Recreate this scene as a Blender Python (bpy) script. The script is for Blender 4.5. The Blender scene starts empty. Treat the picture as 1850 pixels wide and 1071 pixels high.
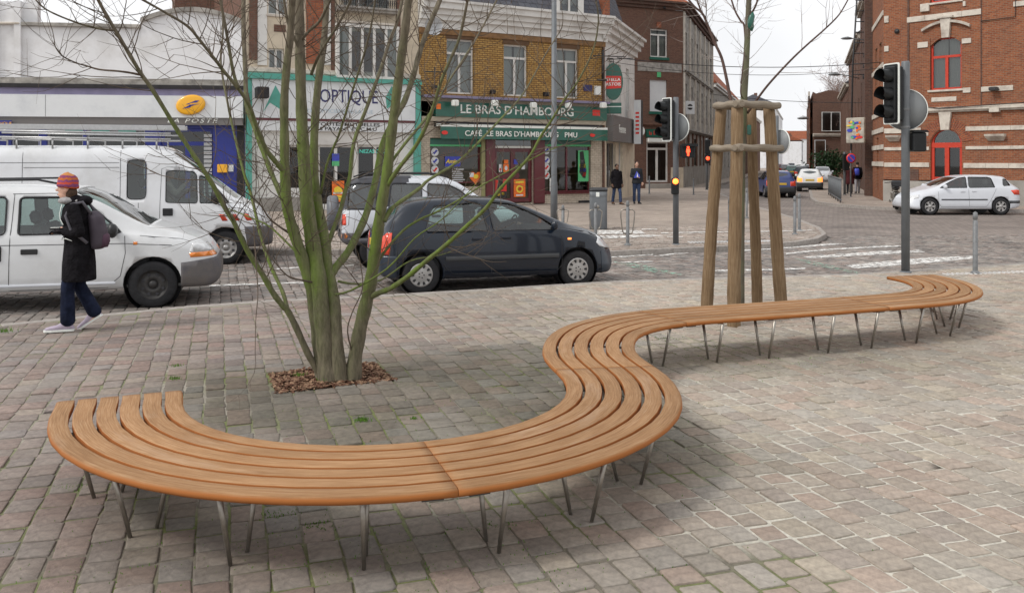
import bpy, bmesh, math, random
import numpy as np
from mathutils import Vector, Matrix, Euler
random.seed(7); RNG = np.random.default_rng(7)
PI = math.pi
rad = math.radians
SC = bpy.context.scene

# ------------------------------------------------------------------ camera
FPX, CX, HY, HC = 1600.0, 925.0, 290.0, 1.88      # focal length in photo pixels, centre column, horizon row, eye height
cam_d = bpy.data.cameras.new('camera'); cam = bpy.data.objects.new('camera', cam_d)
SC.collection.objects.link(cam); SC.camera = cam
cam.location = (0, 0, HC); cam.rotation_euler = (rad(90), 0, 0)
cam_d.sensor_width = 36; cam_d.lens = 36 * FPX / 1850.0
cam_d.shift_y = -(535.5 - HY) / 1850.0
cam_d.clip_start = .1; cam_d.clip_end = 1500

# ------------------------------------------------------------------ world, sun, exposure
W = bpy.data.worlds.new('World'); SC.world = W; W.use_nodes = True
nt = W.node_tree; nt.nodes.clear()
out = nt.nodes.new('ShaderNodeOutputWorld'); bg = nt.nodes.new('ShaderNodeBackground')
sky = nt.nodes.new('ShaderNodeTexSky'); sky.sky_type = 'NISHITA'; sky.sun_disc = False
SUN_EL, SUN_AZ = 46, -118                            # azimuth from +Y towards +X
sky.sun_elevation = rad(SUN_EL); sky.sun_rotation = rad(SUN_AZ); sky.dust_density = 4; sky.air_density = 1.2
hs = nt.nodes.new('ShaderNodeHueSaturation'); hs.inputs['Saturation'].default_value = .15
mixc = nt.nodes.new('ShaderNodeMix'); mixc.data_type = 'RGBA'
tc = nt.nodes.new('ShaderNodeTexCoord'); nz = nt.nodes.new('ShaderNodeTexNoise')
nz.inputs['Scale'].default_value = 2.2; nz.inputs['Detail'].default_value = 5
cr = nt.nodes.new('ShaderNodeValToRGB')
cr.color_ramp.elements[0].color = (7.4, 7.55, 7.8, 1); cr.color_ramp.elements[0].position = .3
cr.color_ramp.elements[1].color = (9.6, 9.6, 9.7, 1); cr.color_ramp.elements[1].position = .7
nt.links.new(tc.outputs['Generated'], nz.inputs['Vector']); nt.links.new(nz.outputs['Fac'], cr.inputs['Fac'])
nt.links.new(sky.outputs[0], hs.inputs['Color'])
mixc.inputs['Factor'].default_value = .88           # a closed cloud deck over the clear sky
nt.links.new(hs.outputs[0], mixc.inputs['A']); nt.links.new(cr.outputs[0], mixc.inputs['B'])
nt.links.new(mixc.outputs['Result'], bg.inputs['Color']); bg.inputs['Strength'].default_value = .098
nt.links.new(bg.outputs[0], out.inputs['Surface'])
sd = bpy.data.lights.new('sun', 'SUN'); sun = bpy.data.objects.new('sun', sd); SC.collection.objects.link(sun)
sd.energy = 1.5; sd.angle = rad(13); sd.color = (1, .965, .91)
sun.rotation_euler = Vector((math.sin(rad(SUN_AZ)) * math.cos(rad(SUN_EL)), math.cos(rad(SUN_AZ)) * math.cos(rad(SUN_EL)), math.sin(rad(SUN_EL)))).to_track_quat('Z', 'Y').to_euler()
vs = SC.view_settings; SC.display_settings.display_device = 'sRGB'
vs.view_transform = 'Standard'; vs.look = 'None'; vs.gamma = 1; vs.use_curve_mapping = False; vs.exposure = .36

# ------------------------------------------------------------------ helpers
def G(px, py, z=0.0):                                # where the ray through a photo pixel meets height z
    Y = FPX * (HC - z) / (py - HY); return Vector(((px - CX) * Y / FPX, Y, z))
def PD(px, py, Y):                                   # the point of that ray at depth Y
    return Vector(((px - CX) * Y / FPX, Y, HC - (py - HY) * Y / FPX))

def link(o, parent=None):
    SC.collection.objects.link(o)
    if parent is not None: o.parent = parent
    return o
def tag(o, label=None, cat=None, group=None, kind=None):
    if label: o['label'] = label
    if cat: o['category'] = cat
    if group: o['group'] = group
    if kind: o['kind'] = kind
    return o
def thing(name, label, cat, loc=(0, 0, 0), rz=0, group=None):
    o = bpy.data.objects.new(name, None); o.empty_display_size = .1
    o.location = loc; o.rotation_euler = (0, 0, rz)
    return tag(link(o), label, cat, group)
def setting(name, parent=None):
    return tag(link(bpy.data.objects.new(name, None), parent), kind='structure')
def copy_tree(o, parent=None):
    c = o.copy(); link(c)
    if parent is not None: c.parent = parent
    for ch in o.children: copy_tree(ch, c)
    return c

class MB:
    def __init__(s): s.v = []; s.f = []; s.mi = []; s.sm = []; s.st = {}; s.m = 0; s.smooth = False
    def add(s, vs, fs, smooth=None, st=None):
        n = len(s.v); s.v += [tuple(p) for p in vs]
        if st is not None:
            for i, q in enumerate(st): s.st[n + i] = q
        sm = s.smooth if smooth is None else smooth
        for f in fs: s.f.append(tuple(i + n for i in f)); s.mi.append(s.m); s.sm.append(sm)
        return s
    def mat(s, i): s.m = i; return s
    def box(s, x0, x1, y0, y1, z0, z1):
        v = [(x0, y0, z0), (x1, y0, z0), (x1, y1, z0), (x0, y1, z0), (x0, y0, z1), (x1, y0, z1), (x1, y1, z1), (x0, y1, z1)]
        return s.add(v, [(0, 3, 2, 1), (4, 5, 6, 7), (0, 1, 5, 4), (1, 2, 6, 5), (2, 3, 7, 6), (3, 0, 4, 7)], False)
    def bevbox(s, x0, x1, y0, y1, z0, z1, b=.01):
        if x0 > x1: x0, x1 = x1, x0
        if y0 > y1: y0, y1 = y1, y0
        rings = []
        for z, i in ((z0, b), (z0 + b, 0), (z1 - b, 0), (z1, b)):
            a0, a1, c0, c1 = x0 + i, x1 - i, y0 + i, y1 - i; k = b * .8
            rings.append([(a0 + k, c0, z), (a1 - k, c0, z), (a1, c0 + k, z), (a1, c1 - k, z), (a1 - k, c1, z), (a0 + k, c1, z), (a0, c1 - k, z), (a0, c0 + k, z)])
        return s.loft(rings, True)
    def loft(s, rings, cap=True, closed=True, smooth=None, st=None):
        n = len(rings[0]); v = [p for r in rings for p in r]; f = []
        m = n if closed else n - 1
        for i in range(len(rings) - 1):
            for j in range(m):
                a = i * n + j; b = i * n + (j + 1) % n; f.append((a, b, b + n, a + n))
        s.add(v, f, smooth, st)
        if cap and closed:
            base = len(s.v) - len(v)
            s.f.append(tuple(base + j for j in range(n - 1, -1, -1))); s.mi.append(s.m); s.sm.append(False)
            s.f.append(tuple(base + len(v) - n + j for j in range(n))); s.mi.append(s.m); s.sm.append(False)
        return s
    def tube(s, pts, r, n=8, cap=True, st=False, sq=1.0):
        pts = [Vector(p) for p in pts]; k = len(pts)
        rs = list(r) if hasattr(r, '__len__') else [r] * k
        up = Vector((0, 0, 1)); rings = []; sts = []; L = 0; U = None
        for i, p in enumerate(pts):
            t = (pts[min(i + 1, k - 1)] - pts[max(i - 1, 0)])
            t = t.normalized() if t.length > 1e-9 else Vector((0, 0, 1))
            if U is None:
                U = t.cross(up) if abs(t.z) < .95 else t.cross(Vector((1, 0, 0)))
            U = (U - t * U.dot(t)); U = U.normalized() if U.length > 1e-9 else t.orthogonal().normalized()
            V = t.cross(U)
            if i: L += (p - pts[i - 1]).length
            rings.append([p + U * (math.cos(a) * rs[i]) + V * (math.sin(a) * rs[i] * sq) for a in (2 * PI * j / n for j in range(n))])
            if st: sts += [(L, j / n * .2, 0) for j in range(n)]
        return s.loft(rings, cap, True, True, sts if st else None)
    def lathe(s, prof, n=16, o=(0, 0, 0), ax='z', cap=True):
        rings = []
        for r, h in prof:
            ring = []
            for j in range(n):
                a = 2 * PI * j / n; c, d = r * math.cos(a), r * math.sin(a)
                if ax == 'z': q = (c, d, h)
                elif ax == 'y': q = (c, h, d)
                else: q = (h, c, d)
                ring.append((q[0] + o[0], q[1] + o[1], q[2] + o[2]))
            rings.append(ring)
        return s.loft(rings, cap, True, True)
    def prism(s, poly, ax, a, b):                     # polygon in the two other axes, extruded along ax from a to b
        def P(p, h):
            return (p[0], h, p[1]) if ax == 'y' else ((h, p[0], p[1]) if ax == 'x' else (p[0], p[1], h))
        n = len(poly); v = [P(p, a) for p in poly] + [P(p, b) for p in poly]
        f = [tuple(range(n)), tuple(range(2 * n - 1, n - 1, -1))] + [(i, i + n, (i + 1) % n + n, (i + 1) % n) for i in range(n)]
        return s.add(v, f, False)
    def build(s, name, mats, parent=None, loc=None, rz=None, fix=False, kind=None, label=None):
        me = bpy.data.meshes.new(name); me.from_pydata(s.v, [], s.f)
        for m in (mats if isinstance(mats, (list, tuple)) else [mats]): me.materials.append(m)
        if me.polygons:
            me.polygons.foreach_set('material_index', s.mi); me.polygons.foreach_set('use_smooth', s.sm)
        if s.st:
            at = me.attributes.new('st', 'FLOAT_VECTOR', 'POINT'); arr = np.zeros((len(s.v), 3), np.float32)
            for i, q in s.st.items(): arr[i] = q
            at.data.foreach_set('vector', arr.ravel())
        if fix:
            bm = bmesh.new(); bm.from_mesh(me); bmesh.ops.recalc_face_normals(bm, faces=bm.faces); bm.to_mesh(me); bm.free()
        me.update(); o = bpy.data.objects.new(name, me); link(o, parent)
        if loc is not None: o.location = loc
        if rz is not None: o.rotation_euler = (0, 0, rz)
        if kind: o['kind'] = kind
        if label: o['label'] = label
        return o

def evaluated(me, mods):                              # run modifiers on a mesh and return the new mesh
    o = bpy.data.objects.new('tmp', me); SC.collection.objects.link(o); tmp = []
    for typ, kw in mods:
        md = o.modifiers.new('m', typ)
        for k, v in kw.items():
            if k == 'cutter':
                c = bpy.data.objects.new('cut', v); SC.collection.objects.link(c); tmp.append(c); md.object = c
            else: setattr(md, k, v)
    dg = bpy.context.evaluated_depsgraph_get(); dg.update()
    r = bpy.data.meshes.new_from_object(o.evaluated_get(dg), preserve_all_data_layers=True, depsgraph=dg)
    for c in tmp + [o]: bpy.data.objects.remove(c)
    return r
def text_mesh(body, size, extrude=.004, bold=0.0, shear=0, sx=1.0, align='CENTER', spacing=1.0):
    cu = bpy.data.curves.new('t', 'FONT'); cu.body = body; cu.size = size; cu.extrude = extrude; cu.offset = bold
    cu.align_x = align; cu.align_y = 'CENTER'; cu.shear = shear; cu.space_character = spacing; cu.resolution_u = 3
    o = bpy.data.objects.new('t', cu); SC.collection.objects.link(o)
    dg = bpy.context.evaluated_depsgraph_get(); dg.update()
    me = bpy.data.meshes.new_from_object(o.evaluated_get(dg), depsgraph=dg)
    bpy.data.objects.remove(o); bpy.data.curves.remove(cu)
    me.transform(Matrix.Diagonal((sx, 1, 1, 1)) @ Matrix.Identity(4))
    me.transform(Matrix.Rotation(rad(90), 4, 'X'))    # reads from -Y, x to the right, z up
    return me
def lettering(body, size, m, parent, x, y, z, **kw):
    me = text_mesh(body, size, **kw); me.materials.clear(); me.materials.append(m)
    o = bpy.data.objects.new('lettering', me); link(o, parent); o.location = (x, y, z); return o

# ------------------------------------------------------------------ materials
def NT(name):
    m = bpy.data.materials.new(name); m.use_nodes = True; t = m.node_tree
    return m, t, t.nodes['Principled BSDF']
def nd(t, typ, **kw):
    n = t.nodes.new(typ)
    for k, v in kw.items(): setattr(n, k, v)
    return n
def ramp(t, stops, src):
    r = nd(t, 'ShaderNodeValToRGB'); e = r.color_ramp.elements
    while len(e) < len(stops): e.new(.5)
    for i, (p, c) in enumerate(stops): e[i].position = p; e[i].color = (*c, 1) if len(c) == 3 else c
    t.links.new(src, r.inputs['Fac']); return r.outputs['Color']
def noise(t, vec, scale, detail=4, rough=.55):
    n = nd(t, 'ShaderNodeTexNoise'); n.inputs['Scale'].default_value = scale; n.inputs['Detail'].default_value = detail
    n.inputs['Roughness'].default_value = rough; t.links.new(vec, n.inputs['Vector']); return n.outputs['Fac']
def mixrgb(t, fac, a, b, mode='MIX'):
    n = nd(t, 'ShaderNodeMix', data_type='RGBA', blend_type=mode)
    for s_, v in (('Factor', fac), ('A', a), ('B', b)):
        if isinstance(v, (int, float)): n.inputs[s_].default_value = v
        elif isinstance(v, tuple): n.inputs[s_].default_value = (*v, 1)
        else: t.links.new(v, n.inputs[s_])
    return n.outputs['Result']
def bumpn(t, h, strength, dist, bs):
    b = nd(t, 'ShaderNodeBump'); b.inputs['Strength'].default_value = strength; b.inputs['Distance'].default_value = dist
    t.links.new(h, b.inputs['Height']); t.links.new(b.outputs[0], bs.inputs['Normal'])
def simple(name, col, rough=.6, var=.18, scale=6, bump=.15, bscale=40, metal=0, bdist=.004, coord='Object', spec=None, dirt=None, dscale=1.5, coat=0):
    m, t, b = NT(name); c = nd(t, 'ShaderNodeTexCoord').outputs[coord]
    n = noise(t, c, scale); lo = tuple(x * (1 - var) for x in col); hi = tuple(min(1, x * (1 + var)) for x in col)
    cc = ramp(t, [(.3, lo), (.7, hi)], n)
    if dirt:
        n2 = noise(t, c, dscale, 6, .65); f = ramp(t, [(.48, (0, 0, 0)), (.72, (1, 1, 1))], n2); cc = mixrgb(t, f, cc, dirt)
    t.links.new(cc, b.inputs['Base Color']); b.inputs['Roughness'].default_value = rough; b.inputs['Metallic'].default_value = metal
    b.inputs['Specular IOR Level'].default_value = spec if spec is not None else (.12 if rough > .74 else .25 if rough > .5 else .5)
    if coat: b.inputs['Coat Weight'].default_value = coat; b.inputs['Coat Roughness'].default_value = .06
    if bump: bumpn(t, noise(t, c, bscale, 3), bump, bdist, b)
    return m
def brick_mat(name, c1, c2, mortar, bw=.22, rh=.075, ms=.010, rough=.85, stain=(.12, .09, .07), sf=.35, offset=.5, bump=.5, mixn=.5):
    m, t, b = NT(name); c = nd(t, 'ShaderNodeTexCoord').outputs['Object']
    sp = nd(t, 'ShaderNodeSeparateXYZ'); t.links.new(c, sp.inputs[0])
    ad = nd(t, 'ShaderNodeMath', operation='ADD'); t.links.new(sp.outputs[0], ad.inputs[0]); t.links.new(sp.outputs[1], ad.inputs[1])
    cb = nd(t, 'ShaderNodeCombineXYZ'); t.links.new(ad.outputs[0], cb.inputs[0]); t.links.new(sp.outputs[2], cb.inputs[1])
    br = nd(t, 'ShaderNodeTexBrick'); br.offset = offset; t.links.new(cb.outputs[0], br.inputs['Vector'])
    for k, v in (('Scale', 1), ('Brick Width', bw), ('Row Height', rh), ('Mortar Size', ms), ('Mortar Smooth', .2), ('Bias', 0)): br.inputs[k].default_value = v
    br.inputs['Color1'].default_value = (*c1, 1); br.inputs['Color2'].default_value = (*c2, 1); br.inputs['Mortar'].default_value = (*mortar, 1)
    n = noise(t, c, .8, 6, .7); f = ramp(t, [(.45, (0, 0, 0)), (.75, (sf, sf, sf))], n)
    cc = mixrgb(t, f, br.outputs['Color'], stain)
    n2 = noise(t, c, 9, 2); cc = mixrgb(t, mixn, cc, ramp(t, [(.3, (.75, .75, .75)), (.7, (1.25, 1.25, 1.25))], n2), 'MULTIPLY')
    t.links.new(cc, b.inputs['Base Color']); b.inputs['Roughness'].default_value = rough; b.inputs['Specular IOR Level'].default_value = .12
    inv = nd(t, 'ShaderNodeMath', operation='SUBTRACT'); inv.inputs[0].default_value = 1; t.links.new(br.outputs['Fac'], inv.inputs[1])
    bumpn(t, inv.outputs[0], bump, .008, b); return m
def glass_mat(name, tint=(.75, .82, .8), refl=(1, 1, 1), rough=.02, base=.06):
    m = bpy.data.materials.new(name); m.use_nodes = True; t = m.node_tree; t.nodes.clear()
    o = nd(t, 'ShaderNodeOutputMaterial'); tr = nd(t, 'ShaderNodeBsdfTransparent'); gl = nd(t, 'ShaderNodeBsdfGlossy')
    tr.inputs['Color'].default_value = (*tint, 1); gl.inputs['Color'].default_value = (*refl, 1); gl.inputs['Roughness'].default_value = rough
    fr = nd(t, 'ShaderNodeFresnel'); fr.inputs['IOR'].default_value = 1.5
    ma = nd(t, 'ShaderNodeMath', operation='MULTIPLY_ADD'); ma.inputs[1].default_value = 1.1; ma.inputs[2].default_value = base * .5; ma.use_clamp = True
    t.links.new(fr.outputs[0], ma.inputs[0]); mx = nd(t, 'ShaderNodeMixShader'); t.links.new(ma.outputs[0], mx.inputs[0])
    t.links.new(tr.outputs[0], mx.inputs[1]); t.links.new(gl.outputs[0], mx.inputs[2]); t.links.new(mx.outputs[0], o.inputs['Surface']); return m
def emis(name, col, s):
    m, t, b = NT(name); b.inputs['Base Color'].default_value = (*col, 1); b.inputs['Emission Color'].default_value = (*col, 1)
    b.inputs['Emission Strength'].default_value = s; b.inputs['Roughness'].default_value = .3; return m
def paint(name, col, rough=.35, coat=.5, dirt=None):
    return simple(name, col, rough, .03, 3, 0, coat=coat, dirt=dirt, dscale=1.2)

def stone_mat(name, vscale=22, bump=.55):
    m, t, b = NT(name); c = nd(t, 'ShaderNodeTexCoord').outputs['Object']
    a = nd(t, 'ShaderNodeAttribute', attribute_name='Col').outputs['Color']
    n = noise(t, c, vscale, 6, .65); cc = mixrgb(t, .8, a, ramp(t, [(.25, (.58, .57, .57)), (.5, (1, 1, 1)), (.75, (1.42, 1.40, 1.36))], n), 'MULTIPLY')
    n2 = noise(t, c, 1.1, 5, .6); cc = mixrgb(t, ramp(t, [(.5, (0, 0, 0)), (.78, (.5, .5, .5))], n2), cc, (.36, .33, .29))
    t.links.new(cc, b.inputs['Base Color']); b.inputs['Roughness'].default_value = .8; b.inputs['Specular IOR Level'].default_value = .2
    bumpn(t, noise(t, c, 26, 7, .75), .75, .012, b); return m
def mortar_mat(name):
    m, t, b = NT(name); c = nd(t, 'ShaderNodeTexCoord').outputs['Object']
    a = nd(t, 'ShaderNodeAttribute', attribute_name='Col').outputs['Color']
    n = noise(t, c, 30, 6, .7); cc = mixrgb(t, .9, a, ramp(t, [(.25, (.55, .55, .55)), (.75, (1.3, 1.3, 1.25))], n), 'MULTIPLY')
    t.links.new(cc, b.inputs['Base Color']); b.inputs['Roughness'].default_value = .95
    bumpn(t, noise(t, c, 70, 5, .7), .6, .01, b); return m
def pave_mat(name, c1, c2, mortar, ang, bw=.22, rh=.14, ms=.012):     # setts too far away to be pieces
    m, t, b = NT(name); c = nd(t, 'ShaderNodeTexCoord').outputs['Object']
    mp = nd(t, 'ShaderNodeMapping'); mp.inputs['Rotation'].default_value = (0, 0, -ang); t.links.new(c, mp.inputs[0])
    br = nd(t, 'ShaderNodeTexBrick'); t.links.new(mp.outputs[0], br.inputs['Vector'])
    for k, v in (('Scale', 1), ('Brick Width', bw), ('Row Height', rh), ('Mortar Size', ms), ('Mortar Smooth', .3), ('Bias', 0)): br.inputs[k].default_value = v
    br.inputs['Color1'].default_value = (*c1, 1); br.inputs['Color2'].default_value = (*c2, 1); br.inputs['Mortar'].default_value = (*mortar, 1)
    n = noise(t, c, .5, 7, .65); cc = mixrgb(t, .9, br.outputs['Color'], ramp(t, [(.3, (.7, .7, .7)), (.7, (1.25, 1.23, 1.2))], n), 'MULTIPLY')
    t.links.new(cc, b.inputs['Base Color']); b.inputs['Roughness'].default_value = .8; b.inputs['Specular IOR Level'].default_value = .15
    bumpn(t, noise(t, c, 12, 5, .7), .5, .02, b); return m
def marking_mat(name, col, lo=.42, hi=.56):            # worn road paint: the paint is missing in patches
    m, t, b = NT(name); c = nd(t, 'ShaderNodeTexCoord').outputs['Object']
    b.inputs['Base Color'].default_value = (*col, 1); b.inputs['Roughness'].default_value = .7
    o = t.nodes['Material Output']; tr = nd(t, 'ShaderNodeBsdfTransparent'); mx = nd(t, 'ShaderNodeMixShader')
    f = ramp(t, [(lo, (1, 1, 1)), (hi, (0, 0, 0))], noise(t, c, 9, 6, .7))
    t.links.new(f, mx.inputs[0]); t.links.new(b.outputs[0], mx.inputs[1]); t.links.new(tr.outputs[0], mx.inputs[2]); t.links.new(mx.outputs[0], o.inputs['Surface']); return m
def grain(t, c, sx, sy):                               # fine fibres along the first coordinate
    mp = nd(t, 'ShaderNodeMapping'); mp.inputs['Scale'].default_value = (sx * 1.4, sy * 3.2, 1); t.links.new(c, mp.inputs[0]); return noise(t, mp.outputs[0], 1.2, 7, .7)
def wood_mat(name, c1, c2, c3, st=True, rough=.5, sx=3, sy=40, side=None):
    m, t, b = NT(name)
    c = nd(t, 'ShaderNodeAttribute', attribute_name='st').outputs['Vector'] if st else nd(t, 'ShaderNodeTexCoord').outputs['Object']
    mp = nd(t, 'ShaderNodeMapping'); mp.inputs['Scale'].default_value = (sx, sy, sy if not st else 1); t.links.new(c, mp.inputs[0])
    n = noise(t, mp.outputs[0], 1.6, 8, .65) if not st else grain(t, c, sx, sy); cc = ramp(t, [(.28, c1), (.5, c2), (.72, c3)], n)
    mp2 = nd(t, 'ShaderNodeMapping'); mp2.inputs['Scale'].default_value = (sx * .35, sy * .12, 1); t.links.new(c, mp2.inputs[0])
    n2 = noise(t, mp2.outputs[0], 2, 5, .6); cc = mixrgb(t, .75, cc, ramp(t, [(.3, (.78, .74, .7)), (.7, (1.18, 1.18, 1.2))], n2), 'MULTIPLY')
    n3 = noise(t, mp2.outputs[0], .9, 6, .7); cc = mixrgb(t, ramp(t, [(.56, (0, 0, 0)), (.76, (.45, .45, .45))], n3), cc, (.50, .37, .27))
    if st:                                             # every board has a tone of its own
        s3 = nd(t, 'ShaderNodeSeparateXYZ'); t.links.new(c, s3.inputs[0]); cc = mixrgb(t, 1.0, cc, ramp(t, [(0, (.80, .79, .77)), (1, (1.14, 1.13, 1.12))], s3.outputs[2]), 'MULTIPLY')
    if side:                                            # the top has greyed in the weather, the edges keep the oiled colour
        g_ = nd(t, 'ShaderNodeNewGeometry'); sp_ = nd(t, 'ShaderNodeSeparateXYZ'); t.links.new(g_.outputs['Normal'], sp_.inputs[0])
        cc = mixrgb(t, ramp(t, [(.35, (1, 1, 1)), (.9, (0, 0, 0))], sp_.outputs[2]), cc, side)
    t.links.new(cc, b.inputs['Base Color']); b.inputs['Roughness'].default_value = rough; b.inputs['Specular IOR Level'].default_value = .22
    bumpn(t, n, .25, .003, b); return m

MT = {}
MT['stone'] = stone_mat('sandstone_sett'); MT['mortar'] = mortar_mat('joint_filling')
MT['road_far'] = pave_mat('road_setts_far', (.20, .175, .16), (.27, .235, .215), (.15, .13, .12), rad(18))
MT['pave_far'] = pave_mat('pavement_setts_far', (.30, .25, .215), (.40, .345, .30), (.26, .22, .19), rad(8), .2, .1)
MT['kerb'] = simple('granite_kerb', (.33, .30, .275), .8, .2, 12, .3)
MT['white_mark'] = marking_mat('white_road_paint', (.80, .79, .76)); MT['green_mark'] = marking_mat('mint_road_paint', (.30, .60, .45), .5, .66)
MT['teak'] = wood_mat('teak_slat', (.20, .105, .050), (.315, .178, .086), (.42, .275, .16), rough=.78, side=(.35, .125, .034))
MT['teak_edge'] = MT['teak']
MT['steel'] = simple('brushed_steel', (.33, .305, .27), .40, .15, 30, .1, metal=.85)
MT['dark_metal'] = simple('dark_bracket', (.05, .05, .05), .5, .1, 30, 0, metal=.3)
MT['grey_post'] = simple('grey_coated_metal', (.125, .135, .145), .5, .12, 5, .05)
MT['grey_post2'] = simple('worn_grey_metal', (.17, .175, .18), .5, .25, 14, .1)
MT['black'] = simple('black_plastic', (.018, .018, .02), .45, .2, 10, .05)
MT['rubber'] = simple('tyre_rubber', (.03, .03, .032), .8, .2, 20, .2)
MT['white'] = paint('white_paint', (.72, .73, .73)); MT['van_white'] = paint('van_white', (.74, .75, .77), dirt=(.60, .60, .60))
MT['mini_white'] = paint('minivan_white', (.66, .67, .68), dirt=(.55, .55, .55))
MT['silver'] = paint('silver_white_paint', (.60, .62, .66))
MT['navy'] = simple('dark_blue_paint', (.006, .011, .021), .25, .05, 3, 0, coat=.5, spec=.3)
MT['blue'] = paint('blue_paint', (.03, .05, .17))
MT['red_paint'] = simple('red_joinery', (.52, .045, .02), .5, .1, 8, .05)
MT['glass'] = glass_mat('window_glass'); MT['car_glass'] = glass_mat('car_glass', (.55, .66, .63), base=.08)
MT['dark_glass'] = glass_mat('tinted_glass', (.22, .25, .26), base=.12); MT['shop_glass'] = glass_mat('shop_glass', (.85, .88, .87), base=.03)
MT['wheel'] = simple('wheel_silver', (.42, .41, .40), .4, .1, 20, 0, metal=.6); MT['steel_wheel'] = simple('black_steel_wheel', (.035, .033, .032), .5, .2, 20, 0)
MT['tail'] = simple('tail_lamp', (.75, .06, .02), .15, .1, 30, 0, coat=1); MT['amber'] = simple('amber_lens', (.85, .25, .03), .15, .1, 30, 0, coat=1)
MT['lamp_on'] = emis('amber_lamp_lit', (1, .25, .05), 1.5); MT['red_on'] = emis('red_signal_lit', (1, .05, .015), 4.0); MT['orange_on'] = emis('orange_signal_lit', (1, .13, .02), 5.0)
MT['clear_lamp'] = simple('headlamp_lens', (.62, .63, .64), .08, .15, 30, 0, coat=1)
MT['interior'] = simple('car_interior', (.06, .06, .065), .8, .2, 10, 0); MT['seat'] = simple('seat_cloth', (.16, .17, .18), .9, .2, 10, 0)
MT['plate'] = simple('number_plate', (.65, .42, .04), .5, .05, 10, 0); MT['skin'] = simple('skin', (.50, .30, .22), .55, .1, 10, 0)
MT['dark_skin'] = simple('dark_skin', (.16, .09, .06), .55, .1, 10, 0)
# ================================================================== GROUND
U = Vector((-.314, .949, 0)).normalized(); V = Vector((.949, .314, 0)).normalized()
KERB = [(-13, 4.0), (-9.6, 6.9), (-7.2, 9.05), (-5.87, 10.16), (-5.06, 10.82), (-4.24, 11.42), (-3.33, 11.9), (-1.67, 12.46), (0, 13.15), (1.57, 13.85), (3.5, 14.3), (5.73, 14.72), (8.65, 16.0), (12, 17.4), (24, 22)]
FARK = [(-40, 17.2), (-24, 17.8), (-5.5, 18.7), (2, 18.3), (3.45, 18.95), (5.6, 19.85), (6.6, 20.5), (7.4, 21.4), (8.1, 22.8), (8.7, 25), (9.3, 29), (10.4, 40), (13.4, 61), (60, 201)]
RIGHTK = [(90, 270), (20.4, 61), (15.0, 44.5), (13.9, 40.5), (13.9, 38.6), (14.6, 36.2), (15.8, 34.9), (17.5, 34.3), (30, 32)]
def inpoly(P, poly):
    x, y = P[:, 0], P[:, 1]; c = np.zeros(len(P), bool); n = len(poly)
    for i in range(n):
        (x1, y1), (x2, y2) = poly[i], poly[i - 1]
        if y1 == y2: continue
        c ^= ((y1 > y) != (y2 > y)) & (x < (x2 - x1) * (y - y1) / (y2 - y1) + x1)
    return c
PIT = [G(497, 676).to_2d(), G(668, 656).to_2d(), G(706, 686).to_2d(), G(508, 708).to_2d()]
PIT = [tuple(p) for p in PIT]
def smoothnoise(P, s, seed):                           # cheap value noise for the colour of single stones
    r = np.random.default_rng(seed); g = r.random((64, 64)); q = P / s; i = np.floor(q).astype(int); f = q - i; f = f * f * (3 - 2 * f)
    a = lambda dx, dy: g[(i[:, 0] + dx) % 64, (i[:, 1] + dy) % 64]
    return (a(0, 0) * (1 - f[:, 0]) + a(1, 0) * f[:, 0]) * (1 - f[:, 1]) + (a(0, 1) * (1 - f[:, 0]) + a(1, 1) * f[:, 0]) * f[:, 1]
PAL = np.array([(.290, .243, .212), (.305, .240, .208), (.275, .240, .214), (.282, .252, .232), (.320, .272, .228), (.255, .212, .192), (.305, .258, .226), (.285, .236, .205), (.29, .25, .222), (.305, .232, .200)])
def damp_and_shade(P):                                           # mossy dampness round the tree pit and on the left, plus painted bench shade
    q_ = (P - np.array([-.75, 6.7])) @ np.array([[.949, -.314], [.314, .949]]); d = .95 / (1 + np.exp((np.maximum(np.abs(q_[:, 0]) / 1.9, np.abs(q_[:, 1]) / 1.9) - 1) * 14))
    d = np.maximum(d, .55 * np.exp(-(((P[:, 0] + .8) / 1.6) ** 2 + ((P[:, 1] - 4.2) / .6) ** 2)))
    d = np.maximum(d, .45 * np.exp(-(((P[:, 0] - 3.2) / 2.2) ** 2 + ((P[:, 1] - 8.2 - (P[:, 0] - 3) * .2) / .55) ** 2)))  # soft shadow of the far bench run, painted into stone and joint colours
    return np.clip(d * (.6 + .8 * smoothnoise(P, .5, 5)), 0, 1)
def plaza_cols(P):
    n = len(P); c = PAL[RNG.integers(0, len(PAL), n)] * RNG.uniform(.88, 1.12, (n, 1))
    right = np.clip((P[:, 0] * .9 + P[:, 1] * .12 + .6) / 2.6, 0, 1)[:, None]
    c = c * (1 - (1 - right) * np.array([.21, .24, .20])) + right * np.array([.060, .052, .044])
    dm = damp_and_shade(P)[:, None]; c = c * (1 - .42 * dm) + dm * np.array([.010, .016, .004])
    c *= (.86 + .28 * smoothnoise(P, 1.7, 3))[:, None]
    return c * np.array([1.0, 1.02, .98])
def road_cols(P):
    n = len(P); base = np.array([(.205, .18, .165), (.235, .195, .175), (.185, .17, .16), (.26, .23, .21)])
    return base[RNG.integers(0, 4, n)] * RNG.uniform(.82, 1.18, (n, 1)) * (.8 + .4 * smoothnoise(P, 1.3, 9))[:, None] * 1.05
def farpave_cols(P):
    n = len(P); base = np.array([(.33, .275, .235), (.37, .30, .26), (.30, .26, .23), (.39, .34, .30)])
    return base[RNG.integers(0, 4, n)] * RNG.uniform(.85, 1.12, (n, 1)) * (.85 + .3 * smoothnoise(P, 1.3, 19))[:, None]

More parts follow.
